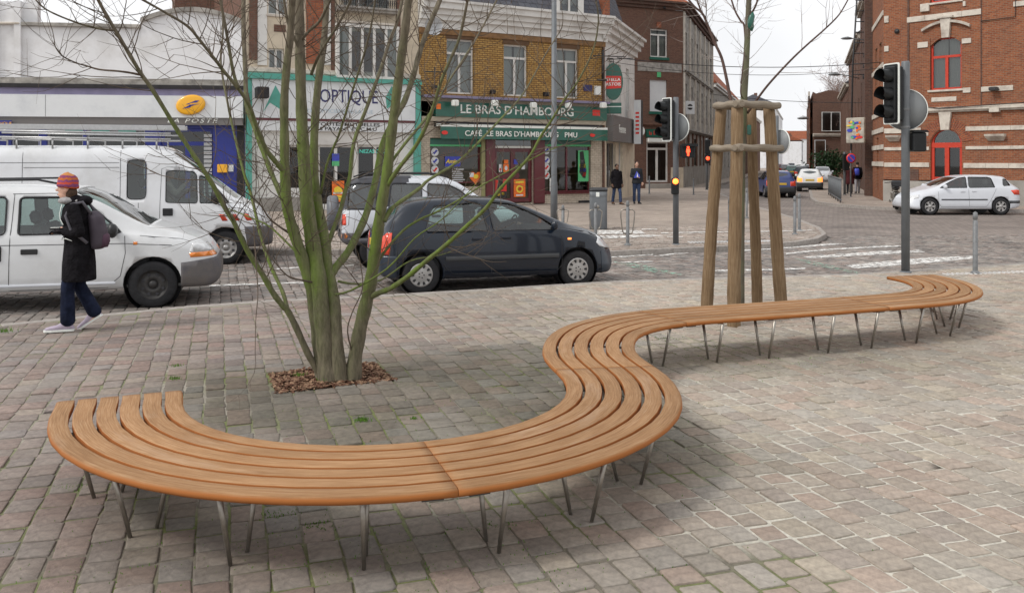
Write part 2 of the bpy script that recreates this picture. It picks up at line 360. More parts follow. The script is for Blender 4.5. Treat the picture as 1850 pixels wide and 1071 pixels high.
def setts(parent, test, ang_u, rw, ln, z, colfn, bounds, single=0, rough=1.0, seed=1):
    """rows run along direction u; every stone has its own outline, height, tilt and colour"""
    r = np.random.default_rng(seed); u = np.array([math.cos(ang_u), math.sin(ang_u)]); v = np.array([u[1], -u[0]])
    x0, x1, y0, y1 = bounds; cs = np.array([(x0, y0), (x1, y0), (x1, y1), (x0, y1)])
    a0, a1 = (cs @ u).min(), (cs @ u).max(); b0, b1 = (cs @ v).min(), (cs @ v).max()
    C, Ls, Ws = [], [], []; b = b0
    while b < b1:
        w = rw * r.uniform(.92, 1.08); k = int((a1 - a0) / ln) + 3
        le = ln * r.uniform(.78, 1.22, k); st = a0 + r.uniform(-ln, 0) + np.r_[0, np.cumsum(le)[:-1]]
        C.append(np.c_[st + le / 2, np.full(k, b + w / 2)]); Ls.append(le); Ws.append(np.full(k, w)); b += w
    C = np.vstack(C); Ls = np.hstack(Ls); Ws = np.hstack(Ws)
    P = C[:, :1] * u + C[:, 1:] * v; k = test(P); C, Ls, Ws, P = C[k], Ls[k], Ws[k], P[k]; n = len(P)
    gap = np.where(r.random(n) < .3, .016, .010) * r.uniform(.6, 1.35, n) * (1 + .9 * np.clip((smoothnoise(P, .6, 31) - .35) * 2, 0, 1) * np.clip(P[:, 0], 0, 1)); hl = Ls / 2 - gap / 2; hw = Ws / 2 - gap / 2 * .9
    T = np.array([(-.91, -1), (.90, -1), (1, -.83), (1, .82), (.91, 1), (-.90, 1), (-1, .84), (-1, -.83)])
    O = T[None] * np.stack([hl, hw], 1)[:, None]; O += r.uniform(-.0075, .0075, (n, 8, 2)) * rough
    nxt = np.roll(T, -1, 0)
    def ring(f, zz): return O * f, zz
    h = np.clip(r.normal(.001, .003, n), -.001, .008) * rough; tx, ty = r.normal(0, .012, n) * rough, r.normal(0, .012, n) * rough
    rings = []
    for f, dz in ((1.0, -.05), (1.0, -.0065), (.985, -.0015), (.90, .0006)):
        q = O * f; zz = z + dz + h[:, None] + (q[:, :, 0] * tx[:, None] + q[:, :, 1] * ty[:, None]) + r.uniform(-.0015, .0015, (n, 8)) * rough
        if dz < -.04: zz = np.full_like(zz, z - .05)
        w = P[:, None, :] + q[:, :, :1] * u + q[:, :, 1:] * v; rings.append(np.concatenate([w, zz[:, :, None]], 2))
    ctr = np.concatenate([P, (z + .003 + h)[:, None]], 1)[:, None]
    VV = np.concatenate(rings + [ctr], 1)                 # n,33,3
    fc = []
    for k_ in range(3):
        for j in range(8):
            a = k_ * 8 + j; b_ = k_ * 8 + (j + 1) % 8; fc.append((a, b_, b_ + 8, a + 8))
    ft = [(24 + j, 24 + (j + 1) % 8, 32) for j in range(8)]
    cols = colfn(P); dist = P[:, 1] + np.maximum(0, np.abs(P[:, 0]) - .60 * P[:, 1]) * 30 + (P[:, 1] < 3.8) * 40
    order = np.argsort(dist); ind = order[:single]; rest = order[single:]
    def make(idx, name):
        m = len(idx); vv = VV[idx].reshape(-1, 3); nq, ntr = len(fc), len(ft)
        off = (np.arange(m) * 33)[:, None, None]
        q = (np.array(fc)[None] + off).reshape(-1); t_ = (np.array(ft)[None] + off).reshape(-1)
        me = bpy.data.meshes.new(name); me.vertices.add(m * 33); me.vertices.foreach_set('co', vv.ravel())
        me.loops.add(len(q) + len(t_)); me.loops.foreach_set('vertex_index', np.r_[q, t_].astype(np.int32))
        me.polygons.add(m * (nq + ntr)); tot = np.r_[np.full(m * nq, 4), np.full(m * ntr, 3)]
        me.polygons.foreach_set('loop_start', np.r_[0, np.cumsum(tot)[:-1]].astype(np.int32))
        me.polygons.foreach_set('use_smooth', np.r_[np.tile(np.array([False] * 16 + [True] * 8), m), np.full(m * ntr, True)])
        me.update(); ca = me.color_attributes.new('Col', 'FLOAT_COLOR', 'POINT')
        cc = np.repeat(np.c_[cols[idx], np.ones(m)], 33, 0); ca.data.foreach_set('color', cc.astype(np.float32).ravel())
        me.materials.append(MT['stone']); return me
    for i in ind:
        o = bpy.data.objects.new('paving_stone', make(np.array([i]), 'paving_stone')); link(o, parent)
        c = Vector((*P[i], z)); o.data.transform(Matrix.Translation(-c)); o.location = c
    if len(rest):
        o = bpy.data.objects.new('paving_stones', make(rest, 'paving_stones')); link(o, parent); o['kind'] = 'stuff'
    return n

def sheet(name, poly, z, m, parent=None, kind=None, grid=None, colfn=None):
    """flat piece of ground; with grid it is finely divided and carries a colour per vertex"""
    if grid is None:
        b = MB(); b.add([(x, y, z) for x, y in poly], [tuple(range(len(poly)))]); o = b.build(name, m, parent)
    else:
        P = np.array(poly); x0, y0 = P.min(0); x1, y1 = P.max(0); nx, ny = int((x1 - x0) / grid) + 1, int((y1 - y0) / grid) + 1
        X, Y = np.meshgrid(x0 + np.arange(nx + 1) * grid, y0 + np.arange(ny + 1) * grid); pts = np.c_[X.ravel(), Y.ravel()]
        fs = []; cen = pts.reshape(ny + 1, nx + 1, 2)[:-1, :-1].reshape(-1, 2) + grid / 2; ok = inpoly(cen, poly)
        idx = np.arange((ny + 1) * (nx + 1)).reshape(ny + 1, nx + 1)
        a = idx[:-1, :-1].ravel()[ok]; fs = np.c_[a, a + 1, a + nx + 2, a + nx + 1].tolist()
        me = bpy.data.meshes.new(name); me.from_pydata(np.c_[pts, np.full(len(pts), z)].tolist(), [], fs)
        ca = me.color_attributes.new('Col', 'FLOAT_COLOR', 'POINT'); cc = np.c_[colfn(pts), np.ones(len(pts))]
        ca.data.foreach_set('color', cc.astype(np.float32).ravel()); me.materials.append(m); o = bpy.data.objects.new(name, me); link(o, parent)
    if kind: o['kind'] = kind
    return o
def joint_cols(P):
    right = np.clip((P[:, 0] * .9 + P[:, 1] * .10 - .3) / 1.4 + (smoothnoise(P, .45, 11) - .55) * 2.2, 0, 1)[:, None] * (1 - .85 * damp_and_shade(P)[:, None])
    upl = np.clip((-(P[:, 0]) - .35 * P[:, 1] + .6 + (smoothnoise(P, .8, 12) - .5) * 3), 0, 1)[:, None] * np.clip((P[:, 1] - 4.4) / 1, 0, 1)[:, None]
    c = np.array([.17, .15, .12]) * (1 - right) + right * np.array([.55, .52, .46]); c = c * (1 - upl * .6) + upl * .6 * np.array([.42, .38, .33])
    moss = np.clip((smoothnoise(P, .35, 13) - .36) * 3, 0, 1)[:, None] * np.clip(1.3 - right * 1.5, 0, 1) * (.65 + .35 * damp_and_shade(P)[:, None])
    mo2 = (np.exp(-(((P[:, 0] - 1.9) / 1.0) ** 2 + ((P[:, 1] - 8.8) / .8) ** 2)) * .9)[:, None]
    moss = np.clip(np.maximum(moss, mo2), 0, 1)
    return c * (1 - moss) + moss * np.array([.15, .175, .055])
dull = lambda P: np.tile(np.array([.13, .115, .10]), (len(P), 1)) * (.7 + .6 * smoothnoise(P, .6, 21))[:, None]

ground = sheet('ground', [(-400, -60), (500, -60), (500, 900), (-400, 900)], -.20, simple('ground_far', (.20, .18, .165), .9, .2, .5, .2), kind='structure')
road = tag(setting('road'), kind='structure')
ROADP = [(-60, -10), (-13, -10)] + KERB + [(60, 22), (60, 31)] + RIGHTK[::-1] + FARK[::-1] + [(-60, 17.2)]
sheet('roadbed', [(-60, 3), (70, 3), (70, 60), (140, 300), (-60, 300)], -.125, MT['road_far'], road)
NEARROAD = [(-13, 4.0)] + KERB[1:-1] + [(14.5, 18.5), (15.5, 24), (8.3, 23.3), (7.4, 21.4)] + FARK[2:7][::-1] + [(-14.5, 18.3), (-14.5, 6)]
sheet('road_joint_sand', NEARROAD, -.121 - .012 + .010, MT['mortar'], road, grid=.25, colfn=dull)
KP = np.array(KERB)
def kerb_dist(P, K=KP):
    d = np.full(len(P), 1e9)
    for a, b in zip(K[:-1], K[1:]):
        ab = b - a; t = np.clip(((P - a) @ ab) / (ab @ ab), 0, 1); d = np.minimum(d, np.hypot(*(P - a - t[:, None] * ab).T))
    return d
FK = np.array(FARK)
def road_test(P):
    k = inpoly(P, NEARROAD) & (np.abs(P[:, 0]) < .62 * P[:, 1] + 1.2) & (kerb_dist(P) > .08) & (kerb_dist(P, FK) > .08); return k
setts(road, road_test, rad(108.3), .15, .19, -.112, road_cols, (-14, 15, 8, 24), 0, 1.3, 3)

plaza = setting('plaza')
PLAZA = [(-13, -3)] + KERB + [(24, -3)]
sheet('joint_filling', [(-8, 2.9)] + [(-8, 8.3), (-7.2, 9.05)] + KERB[3:13] + [(11, 16.9), (11, 2.9)], -.0045, MT['mortar'], plaza, grid=.07, colfn=joint_cols)
sheet('plaza_edge', PLAZA, -.03, MT['pave_far'], plaza)
def plaza_test(P):
    k = inpoly(P, [(-13, -3)] + KERB + [(24, -3)]) & (np.abs(P[:, 0]) < .60 * P[:, 1] + .9) & (P[:, 1] > 3.2) & (kerb_dist(P) > .17)
    big = PIT
    return k & ~inpoly(P, big)
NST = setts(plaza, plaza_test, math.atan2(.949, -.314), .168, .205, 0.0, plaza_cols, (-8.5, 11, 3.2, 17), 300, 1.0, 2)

def kerbline(name, pts, w, h, z, ln, parent, flip=1):
    P = [Vector((x, y)) for x, y in pts]; seg = []
    for a, b in zip(P[:-1], P[1:]):
        L = (b - a).length; n = max(1, round(L / ln)); d = (b - a) / n
        for i in range(n): seg.append((a + d * i, d))
    for a, d in seg:
        if a.y > 32 or abs(a.x) > .62 * a.y + 2: continue
        L = d.length - .008; t = math.atan2(d.y, d.x); m = MB(); m.bevbox(0, L, -w / 2 * (1 + flip), w / 2 * (1 - flip), -h, random.uniform(-.002, .003), .012)
        m.build('kerbstone', MT['kerb'], parent, (a.x, a.y, z), t)
k1 = setting('kerb'); kerbline('kerb', KERB[1:-1], .15, .2, .004, .95, k1, 1)
k2 = setting('far_kerb'); kerbline('kerb', FARK[1:11], .15, .2, .004, .95, k2, -1)
k3 = setting('street_kerb'); m = MB()
for a, b in list(zip(FARK[10:-1], FARK[11:])) + list(zip(RIGHTK[:-1], RIGHTK[1:])):
    d = Vector(b) - Vector(a); n_ = Vector((-d.y, d.x)).normalized() * .15
    p = [Vector(a), Vector(b), Vector(b) + n_, Vector(a) + n_]; m.add([(q.x, q.y, zz) for zz in (-.2, .004) for q in p], [(4, 5, 6, 7), (0, 1, 5, 4), (2, 3, 7, 6)])
m.build('kerbstones', MT['kerb'], k3, kind='stuff')

fp = setting('far_pavement')
FPP = FARK + [(60, 230), (-60, 230), (-60, 17.2)]
sheet('paving_bed', FPP, -.004, MT['pave_far'], fp)
def fp_test(P): return inpoly(P, FPP) & (np.abs(P[:, 0]) < .61 * P[:, 1] + .5) & (P[:, 1] < 25) & (kerb_dist(P, FK) > .17)
setts(fp, fp_test, rad(8), .13, .20, .010, farpave_cols, (-15, 10, 17, 25.2), 0, 1.2, 6)
rp = setting('corner_pavement')
sheet('paving_bed', RIGHTK + [(60, 32), (120, 270)], 0.0, MT['pave_far'], rp)

# painted markings (each one its own piece of the road)
mk = setting('road_markings')
def mark(pts, m='white_mark', z=-.100, name='marking'):
    b = MB(); b.add([G(x, y, z) for x, y in pts], [tuple(range(len(pts)))]); return b.build(name, MT[m], mk)
for q in ([(1080, 416), (1157, 416), (1166, 422), (1078, 423)], [(1080, 425.6), (1183, 423.8), (1200, 426.8), (1093, 431)],
          [(1194, 420.3), (1240, 419), (1320, 418.2), (1320, 419.6), (1240, 420.6), (1194, 422)], [(1159, 413.6), (1187, 413.4), (1187, 414.8), (1159, 415)],
          [(1205, 427), (1234, 427.3), (1234, 428.4), (1205, 428.2)], [(1370, 417.5), (1400, 417), (1470, 415), (1470, 416.3), (1400, 418.6), (1370, 419)]):
    mark(q, z=.028)
for q in ([(1180, 462), (1217, 457.5), (1260, 456), (1217, 459.5), (1190, 463)], [(1343, 451), (1440, 445), (1500, 439.5), (1530, 440.5), (1440, 447.5), (1343, 453.5)],
          [(1420, 457), (1500, 449), (1600, 443.5), (1650, 444), (1600, 446.5), (1500, 451.5), (1420, 459)], [(1448, 464), (1500, 460), (1600, 453), (1660, 451.5), (1672, 455), (1600, 459), (1500, 465), (1465, 466)],
          [(1525, 479), (1600, 472), (1680, 465), (1758, 462), (1765, 466.5), (1700, 473), (1600, 481), (1545, 485)],
          [(1290, 487.5), (1400, 485), (1455, 483.5), (1455, 486), (1400, 488), (1290, 490.5)],
          [(378, 514.5), (460, 511.5), (560, 508.5), (600, 508), (600, 510.5), (560, 511), (460, 514), (378, 517.5)], [(1075, 455 + 9), (1130, 462), (1180, 459), (1180, 460.6), (1130, 464), (1075, 466.5)],
          [(500, 484), (640, 478), (640, 480), (500, 486.5)], [(1100, 474), (1180, 471), (1180, 472.5), (1100, 475.5)]):
    mark(q)
for q in ([(1105, 472), (1150, 475), (1200, 486), (1236, 497), (1180, 492), (1140, 482)], [(1430, 466), (1450, 468), (1500, 479), (1560, 493), (1545, 494), (1480, 481)]):
    mark(q, 'green_mark')
st = MB()                                              # white studs of the tactile strip by the bollards
for i in range(28):
    p = G(1708 + i * 8.4, 495.5 - i * .27, .004)
    for k in range(2): st.bevbox(p.x - .012, p.x + .012, p.y - .11 + k * .12, p.y - .02 + k * .12, 0, .012, .003)
st.build('tactile_studs', MT['white'], mk, kind='stuff')
st = MB()
for i in range(26):
    p = G(1245 + i * 6, 437.5 - i * .1, .014); st.bevbox(p.x - .02, p.x + .02, p.y - .22, p.y + .1, 0.01, .025, .003)
st.build('tactile_studs', MT['white'], mk, kind='stuff')

# tree pit: bark mulch, soil and a few weeds
soil = setting('tree_pit'); b = MB(); b.add([(x, y, -.02) for x, y in PIT], [(0, 1, 2, 3)]); b.build('soil', simple('soil', (.07, .045, .03), .95, .3, 30, .8, 60, bdist=.02), soil)
mu = [MB(), MB()]; rr = random.Random(4)
c0 = Vector(PIT[0]); e1 = Vector(PIT[1]) - c0; e2 = Vector(PIT[3]) - c0
for i in range(6800):
    s_, t_ = rr.uniform(-.05, 1.05), rr.uniform(-.07, 1.07); top_ = Vector(PIT[0]).lerp(Vector(PIT[1]), s_); bot = Vector(PIT[3]).lerp(Vector(PIT[2]), s_); p = top_.lerp(bot, t_)
    z = -.018 + rr.random() * .04 * (1 - abs(s_ - .5) * .9); L, w = rr.uniform(.012, .035), rr.uniform(.006, .014); a = rr.uniform(0, PI); d = Vector((math.cos(a), math.sin(a), rr.uniform(-.4, .4))) * L; n_ = Vector((-math.sin(a), math.cos(a), rr.uniform(-.6, .6))) * w
    q = Vector((p.x, p.y, z)); mu[i % 2].add([q - d - n_, q + d - n_ * .6, q + d * .9 + n_, q - d * .8 + n_], [(0, 1, 2, 3)])
mu[0].build('mulch', simple('bark_mulch', (.115, .058, .038), .9, .5, 90, .1), soil, kind='stuff'); mu[1].build('mulch', simple('pale_bark_mulch', (.25, .155, .10), .9, .45, 90, .1), soil, kind='stuff')
grass_m = simple('moss_grass', (.10, .20, .03), .8, .35, 30, 0); gm = MB()
def tuft(x, y, n, h, spread):
    for _ in range(n):
        a = rr.uniform(0, 2 * PI); px_, py_ = x + rr.gauss(0, spread), y + rr.gauss(0, spread * .6); hh = h * rr.uniform(.5, 1.2); w = .0025
        dx, dy = math.cos(a) * hh * .5, math.sin(a) * hh * .5
        gm.add([(px_ - w, py_, -.01), (px_ + w, py_, -.01), (px_ + dx * .4 + w * .7, py_ + dy * .4, hh * .6), (px_ + dx, py_ + dy, hh), (px_ + dx * .4 - w * .7, py_ + dy * .4, hh * .6)], [(0, 1, 2, 3, 4)])
for (px, py, n, h, s_) in ((655, 760, 70, .03, .03), (748, 757, 30, .02, .02), (590, 690, 60, .05, .03), (540, 680, 40, .04, .03), (315, 685, 50, .03, .03), (500, 930, 40, .014, .05), (570, 950, 40, .014, .05), (840, 960, 40, .014, .04), (130, 880, 40, .014, .05), (205, 850, 30, .014, .04), (905, 950, 30, .014, .04), (318, 662, 30, .03, .03), (10, 600, 60, .06, .05), (1200, 612, 50, .014, .1), (1290, 625, 40, .012, .1)):
    g = G(px, py); tuft(g.x, g.y, n, h, s_)
for i in range(1500):                                  # moss in the joints, along the real joint directions
    j = rr.randrange(3); cx_, cy_, sx_, sy_ = ((-.9, 4.15, 1.0, .3), (-.2, 6.3, 1.0, .9), (1.9, 8.6, .7, .5))[j]
    x, y = rr.gauss(cx_, sx_), rr.gauss(cy_, sy_)
    if inpoly(np.array([(x, y)]), PIT)[0]: continue
    tuft(x, y, 1, .009, .004)
tag(gm.build('grass_tufts', grass_m), 'small green weeds and moss sprouting between the paving stones', 'weeds', kind='stuff')

# ================================================================== SERPENTINE BENCH
MID = [(-2.43, 5.50), (-2.388, 5.397), (-2.319, 5.209), (-2.234, 5.028), (-2.129, 4.859), (-2.002, 4.704), (-1.857, 4.566), (-1.696, 4.448), (-1.521, 4.351), (-1.336, 4.277), (-1.142, 4.227), (-0.944, 4.203), (-0.744, 4.203), (-0.546, 4.23), (-0.353, 4.281), (-0.168, 4.356), (0.007, 4.454), (0.167, 4.574), (0.31, 4.713), (0.435, 4.869), (0.54, 5.039), (0.62, 5.222), (0.676, 5.414), (0.706, 5.612), (0.714, 5.811), (0.701, 6.011), (0.67, 6.208), (0.631, 6.404), (0.601, 6.602), (0.593, 6.802), (0.606, 7.001), (0.633, 7.199), (0.677, 7.395), (0.741, 7.584), (0.832, 7.762), (0.949, 7.923), (1.085, 8.071), (1.235, 8.203), (1.402, 8.312), (1.581, 8.401), (1.766, 8.477), (1.953, 8.548), (2.141, 8.616), (2.33, 8.681), (2.519, 8.747), (2.707, 8.815), (2.894, 8.885), (3.082, 8.955), (3.269, 9.025), (3.456, 9.096), (3.642, 9.168), (3.828, 9.242), (4.015, 9.315), (4.2, 9.39), (4.38, 9.476), (4.548, 9.584), (4.698, 9.717), (4.827, 9.869), (4.935, 10.038), (5.021, 10.218), (5.083, 10.408), (5.122, 10.604), (5.14, 10.803), (5.13, 11.002), (5.094, 11.199), (5.075, 11.27)]
MP = np.array(MID); MS = np.r_[0, np.cumsum(np.hypot(*np.diff(MP, axis=0).T))]; MTg = np.gradient(MP, axis=0)
MTg[1:-1] = MTg[1:-1] * .5 + .25 * (MTg[:-2] + MTg[2:]); MTg /= np.hypot(*MTg.T)[:, None]
def bench_at(s_):
    p = np.array([np.interp(s_, MS, MP[:, 0]), np.interp(s_, MS, MP[:, 1])]); t_ = np.array([np.interp(s_, MS, MTg[:, 0]), np.interp(s_, MS, MTg[:, 1])]); t_ /= np.hypot(*t_)
    return p, t_, np.array([t_[1], -t_[0]])
bench = thing('serpentine_bench', 'long S-curved bench of light brown wooden slats on thin splayed metal legs', 'bench')
SW, GAP, TOP, TH = .1030, .0205, .42, .042
seams = [0, 1.55 + 1.1 + .06, 5.15, 7.5, 9.9, MS[-1]]
for lane in range(6):
    c = (lane - 2.5) * (SW + GAP)
    for a, b_ in zip(seams[:-1], seams[1:]):
        s0, s1 = a + .0012, b_ - .0012; n = max(6, int((s1 - s0) / .06)); rings, sts = [], []; se = random.random() * 50; tone = random.random()
        lo, hi = -SW / 2, SW / 2; e = .0022; ol = .017 if lane == 0 else e; orr = .017 if lane == 5 else e
        prof = [(lo + e, -TH), (hi - e if lane < 5 else hi - .014, -TH)]
        def corner(sign, r_):
            return [(sign * (SW / 2 - r_ + r_ * math.sin(q)), -r_ + r_ * math.cos(q)) for q in (PI / 2, PI / 4, 0)]
        right = [(hi, -TH + (.012 if lane == 5 else e))] + corner(1, orr)
        left = [(-x, z) for x, z in [(hi, -TH + (.012 if lane == 0 else e))] + corner(1, ol)][::-1]
        prof = [(lo + (.014 if lane == 0 else e), -TH), (hi - (.014 if lane == 5 else e), -TH)] + right + [(SW * .2, .0008), (-SW * .2, .0008)] + left
        for i in range(n + 1):
            s_ = s0 + (s1 - s0) * i / n; p, t_, nn = bench_at(s_)
            rings.append([(*(p + nn * (c + x)), TOP + z) for x, z in prof]); sts += [(s_ + se, x + lane * .37 + z * .9, tone) for x, z in prof]
        m = MB(); m.smooth = False; m.loft(rings, True, True, True, sts); m.build('slat', MT['teak'], bench, fix=True)
for s_, off in ((.55, .06), (1.17, .08), (1.78, .08), (2.36, .07), (2.95, .08), (3.5, .08), (4.08, .08), (4.75, .05), (5.4, -.05), (6.1, -.12), (6.75, -.08), (7.36, .10), (7.95, .20), (8.52, .22), (9.2, .22), (9.75, .2), (10.35, .18), (10.95, .1), (11.45, .05), (11.95, .0), (12.45, .0)):
    p, t_, nn = bench_at(s_); c = p + nn * off
    for sg in (-1, 1):
        q0 = c + nn * sg * .165; q1 = c + nn * sg * .07; m = MB(); m.smooth = True; m.tube([(*q0, TOP - TH - .004), (*q1, .004)], [.0148, .0105], 12); m.build('leg', MT['steel'], bench)
    m = MB(); d = t_ * .026
    q = [c + nn * .24 - d, c + nn * .24 + d, c - nn * .24 + d, c - nn * .24 - d]
    if abs(off) > .1: q = [p + nn * .33 - d, p + nn * .33 + d, p - nn * .3 + d, p - nn * .3 - d]
    m.add([(*x, zz) for zz in (TOP - TH - .008, TOP - TH - .0005) for x in q], [(0, 1, 2, 3), (4, 7, 6, 5), (0, 1, 5, 4), (1, 2, 6, 5), (2, 3, 7, 6), (3, 0, 4, 7)]); m.build('bracket', MT['dark_metal'], bench)
for s_ in seams[1:-1]:
    for k in (-.09, .09):
        p, t_, nn = bench_at(s_ + k); d = t_ * .05; q = [p + nn * .335 - d, p + nn * .335 + d, p - nn * .335 + d, p - nn * .335 - d]; m = MB()
        m.add([(*x, zz) for zz in (TOP - TH - .010, TOP - TH - .0005) for x in q], [(0, 1, 2, 3), (4, 7, 6, 5), (0, 1, 5, 4), (1, 2, 6, 5), (2, 3, 7, 6), (3, 0, 4, 7)]); m.build('joining_plate', MT['dark_metal'], bench)
# ================================================================== BUILDINGS
MT['brick_or'] = brick_mat('orange_brick', (.325, .112, .052), (.215, .068, .036), (.25, .19, .135), .21, .075, .009, sf=.4)
MT['brick_br'] = brick_mat('brown_brick', (.19, .095, .065), (.135, .068, .05), (.16, .12, .10), .22, .075, .010, sf=.4)
MT['brick_dk'] = brick_mat('dark_brick', (.15, .075, .055), (.10, .055, .045), (.13, .10, .085), .22, .08, .012, sf=.5)
MT['brick_ye'] = brick_mat('yellow_glazed_brick', (.50, .315, .11), (.37, .215, .07), (.15, .08, .035), .24, .088, .014, rough=.5, stain=(.25, .14, .06), sf=.25, bump=.9)
MT['brick_rd'] = brick_mat('red_brick_strip', (.40, .13, .06), (.27, .08, .045), (.2, .13, .1), .2, .08, .01)
MT['cream'] = simple('cream_render', (.62, .54, .42), .85, .08, 2, .1, dirt=(.42, .36, .29)); MT['cream_brick'] = brick_mat('cream_painted_brick', (.60, .53, .43), (.52, .45, .36), (.40, .34, .27), .22, .08, .012)
MT['wrender'] = simple('white_render', (.76, .76, .77), .85, .03, 1.5, .1, dirt=(.62, .61, .60), dscale=.9); MT['wstone'] = simple('pale_stone_trim', (.60, .55, .48), .8, .1, 5, .2, dirt=(.34, .29, .25), dscale=2)
MT['grime'] = simple('stained_stone', (.36, .34, .31), .9, .25, 3, .3, dirt=(.14, .13, .12), dscale=2.5)
MT['grey_stone'] = simple('grey_plinth_stone', (.36, .34, .31), .85, .15, 3, .25, dirt=(.22, .2, .18)); MT['white_trim'] = simple('white_painted_trim', (.70, .69, .66), .6, .05, 3, .05, dirt=(.45, .43, .40))
MT['slate'] = brick_mat('slate_roof', (.095, .10, .12), (.13, .135, .155), (.05, .05, .06), .3, .2, .012, bump=.6); MT['tile'] = brick_mat('orange_roof_tile', (.36, .12, .06), (.28, .09, .05), (.15, .06, .04), .24, .3, .02)
MT['green'] = simple('bottle_green_paint', (.012, .105, .072), .4, .08, 4, 0, coat=.3); MT['teal'] = simple('teal_paint', (.085, .34, .275), .45, .1, 5, 0); MT['sign_white'] = simple('sign_white', (.70, .72, .73), .4, .03, 3, 0, dirt=(.58, .6, .62))
MT['maroon'] = simple('maroon_paint', (.115, .012, .018), .4, .1, 5, 0, coat=.3); MT['letter_white'] = simple('white_letter', (.78, .80, .76), .5, .02, 5, 0); MT['post_blue'] = simple('post_blue', (.022, .035, .25), .4, .06, 3, 0)
MT['post_yellow'] = simple('post_yellow', (.85, .42, .01), .4, .03, 5, 0, coat=.5); MT['post_grey'] = simple('fascia_grey', (.155, .145, .14), .5, .05, 3, 0); MT['lilac'] = simple('lilac_grey_strip', (.22, .20, .30), .6, .1, 3, 0)
MT['gutter'] = simple('dark_gutter', (.03, .028, .03), .6, .3, 4, 0); MT['curtain'] = simple('net_curtain', (.36, .35, .345), .95, .10, 30, .1); MT['dark_room'] = simple('dark_room', (.035, .032, .03), .9, .3, 1.5, 0)
MT['ink'] = simple('dark_blue_ink', (.03, .03, .12), .5, .05, 5, 0); MT['inkb'] = simple('black_ink', (.02, .02, .02), .5, .05, 5, 0); MT['beige_wood'] = simple('beige_panel', (.42, .36, .28), .6, .1, 5, 0)
MT['olive'] = simple('olive_frame', (.28, .27, .12), .5, .1, 5, 0); MT['orange_p'] = simple('orange_poster', (.85, .17, .02), .5, .25, 12, 0); MT['yellow_p'] = simple('yellow_print', (.85, .62, .05), .5, .1, 12, 0)
MT['red_p'] = simple('red_print', (.70, .04, .03), .5, .1, 12, 0); MT['blue_p'] = simple('blue_print', (.05, .07, .45), .5, .1, 12, 0); MT['green_p'] = simple('green_print', (.10, .48, .20), .5, .1, 12, 0); MT['iron'] = simple('wrought_iron', (.03, .03, .032), .5, .2, 8, 0)
MT['shutter'] = simple('shutter_grey', (.42, .43, .44), .5, .06, 3, 0); MT['warm_in'] = simple('cafe_interior', (.30, .24, .13), .8, .35, 1.2, 0)

class Fac:
    def __init__(s, p0, p1, name, label, cat='building', group=None, root=None):
        s.p0 = Vector(p0); d = Vector(p1) - s.p0; s.L = d.length; s.d = d.normalized(); s.n = Vector((-s.d.y, s.d.x)); s.a = math.atan2(d.y, d.x)
        if root is None: s.o = thing(name, label, cat, (p0[0], p0[1], 0), s.a, group)
        else:
            s.o = bpy.data.objects.new(name, None); link(s.o, root.o); q = s.p0 - root.p0
            s.o.location = (q.dot(root.d), q.dot(root.n), 0); s.o.rotation_euler = (0, 0, s.a - root.a)
    def u(s, px, y=0):                                 # facade coordinate of a photo column, on the plane y behind the facade
        r = Vector((px - CX, FPX)); o = s.p0 + s.n * y; A = Matrix(((r.x, -s.d.x), (r.y, -s.d.y))); t = A.inverted() @ o; return t[1]
    def z(s, px, py, y=0):
        q = s.p0 + s.n * y + s.d * s.u(px, y); return HC - (py - HY) * q.y / FPX
def box(F, name, x0, x1, y0, y1, z0, z1, m, b=0, par=None):
    k = MB(); (k.bevbox(x0, x1, y0, y1, z0, z1, b) if b else k.box(x0, x1, y0, y1, z0, z1)); return k.build(name, MT[m] if isinstance(m, str) else m, par or F.o)
def wall(F, name, x0, x1, z0, z1, holes, m, y=0, dep=.22, back=True):
    xs = sorted({x0, x1} | {min(max(h[i], x0), x1) for h in holes for i in (0, 1)}); zs = sorted({z0, z1} | {min(max(h[i], z0), z1) for h in holes for i in (2, 3)})
    k = MB(); k.mat(0)
    for a, b in zip(xs[:-1], xs[1:]):
        for c, d in zip(zs[:-1], zs[1:]):
            mx, mz = (a + b) / 2, (c + d) / 2
            if any(h[0] < mx < h[1] and h[2] < mz < h[3] for h in holes): continue
            k.add([(a, y, c), (b, y, c), (b, y, d), (a, y, d)], [(0, 1, 2, 3)])
    for h in holes:
        a, b, c, d = h[:4]
        for q in ([(a, c), (a, d)], [(b, d), (b, c)], [(a, d), (b, d)], [(b, c), (a, c)]):
            k.add([(q[0][0], y, q[0][1]), (q[1][0], y, q[1][1]), (q[1][0], y + dep, q[1][1]), (q[0][0], y + dep, q[0][1])], [(0, 1, 2, 3)])
    return k.build(name, MT[m], F.o)
def mass(F, x0, x1, z1, dep, m, z0=0, name='side_walls'):
    k = MB(); k.add([(x0, .23, z0), (x1, .23, z0), (x1, dep, z0), (x0, dep, z0), (x0, .23, z1), (x1, .23, z1), (x1, dep, z1), (x0, dep, z1)], [(1, 2, 6, 5), (2, 3, 7, 6), (3, 0, 4, 7), (4, 5, 6, 7)]); return k.build(name, MT[m], F.o)
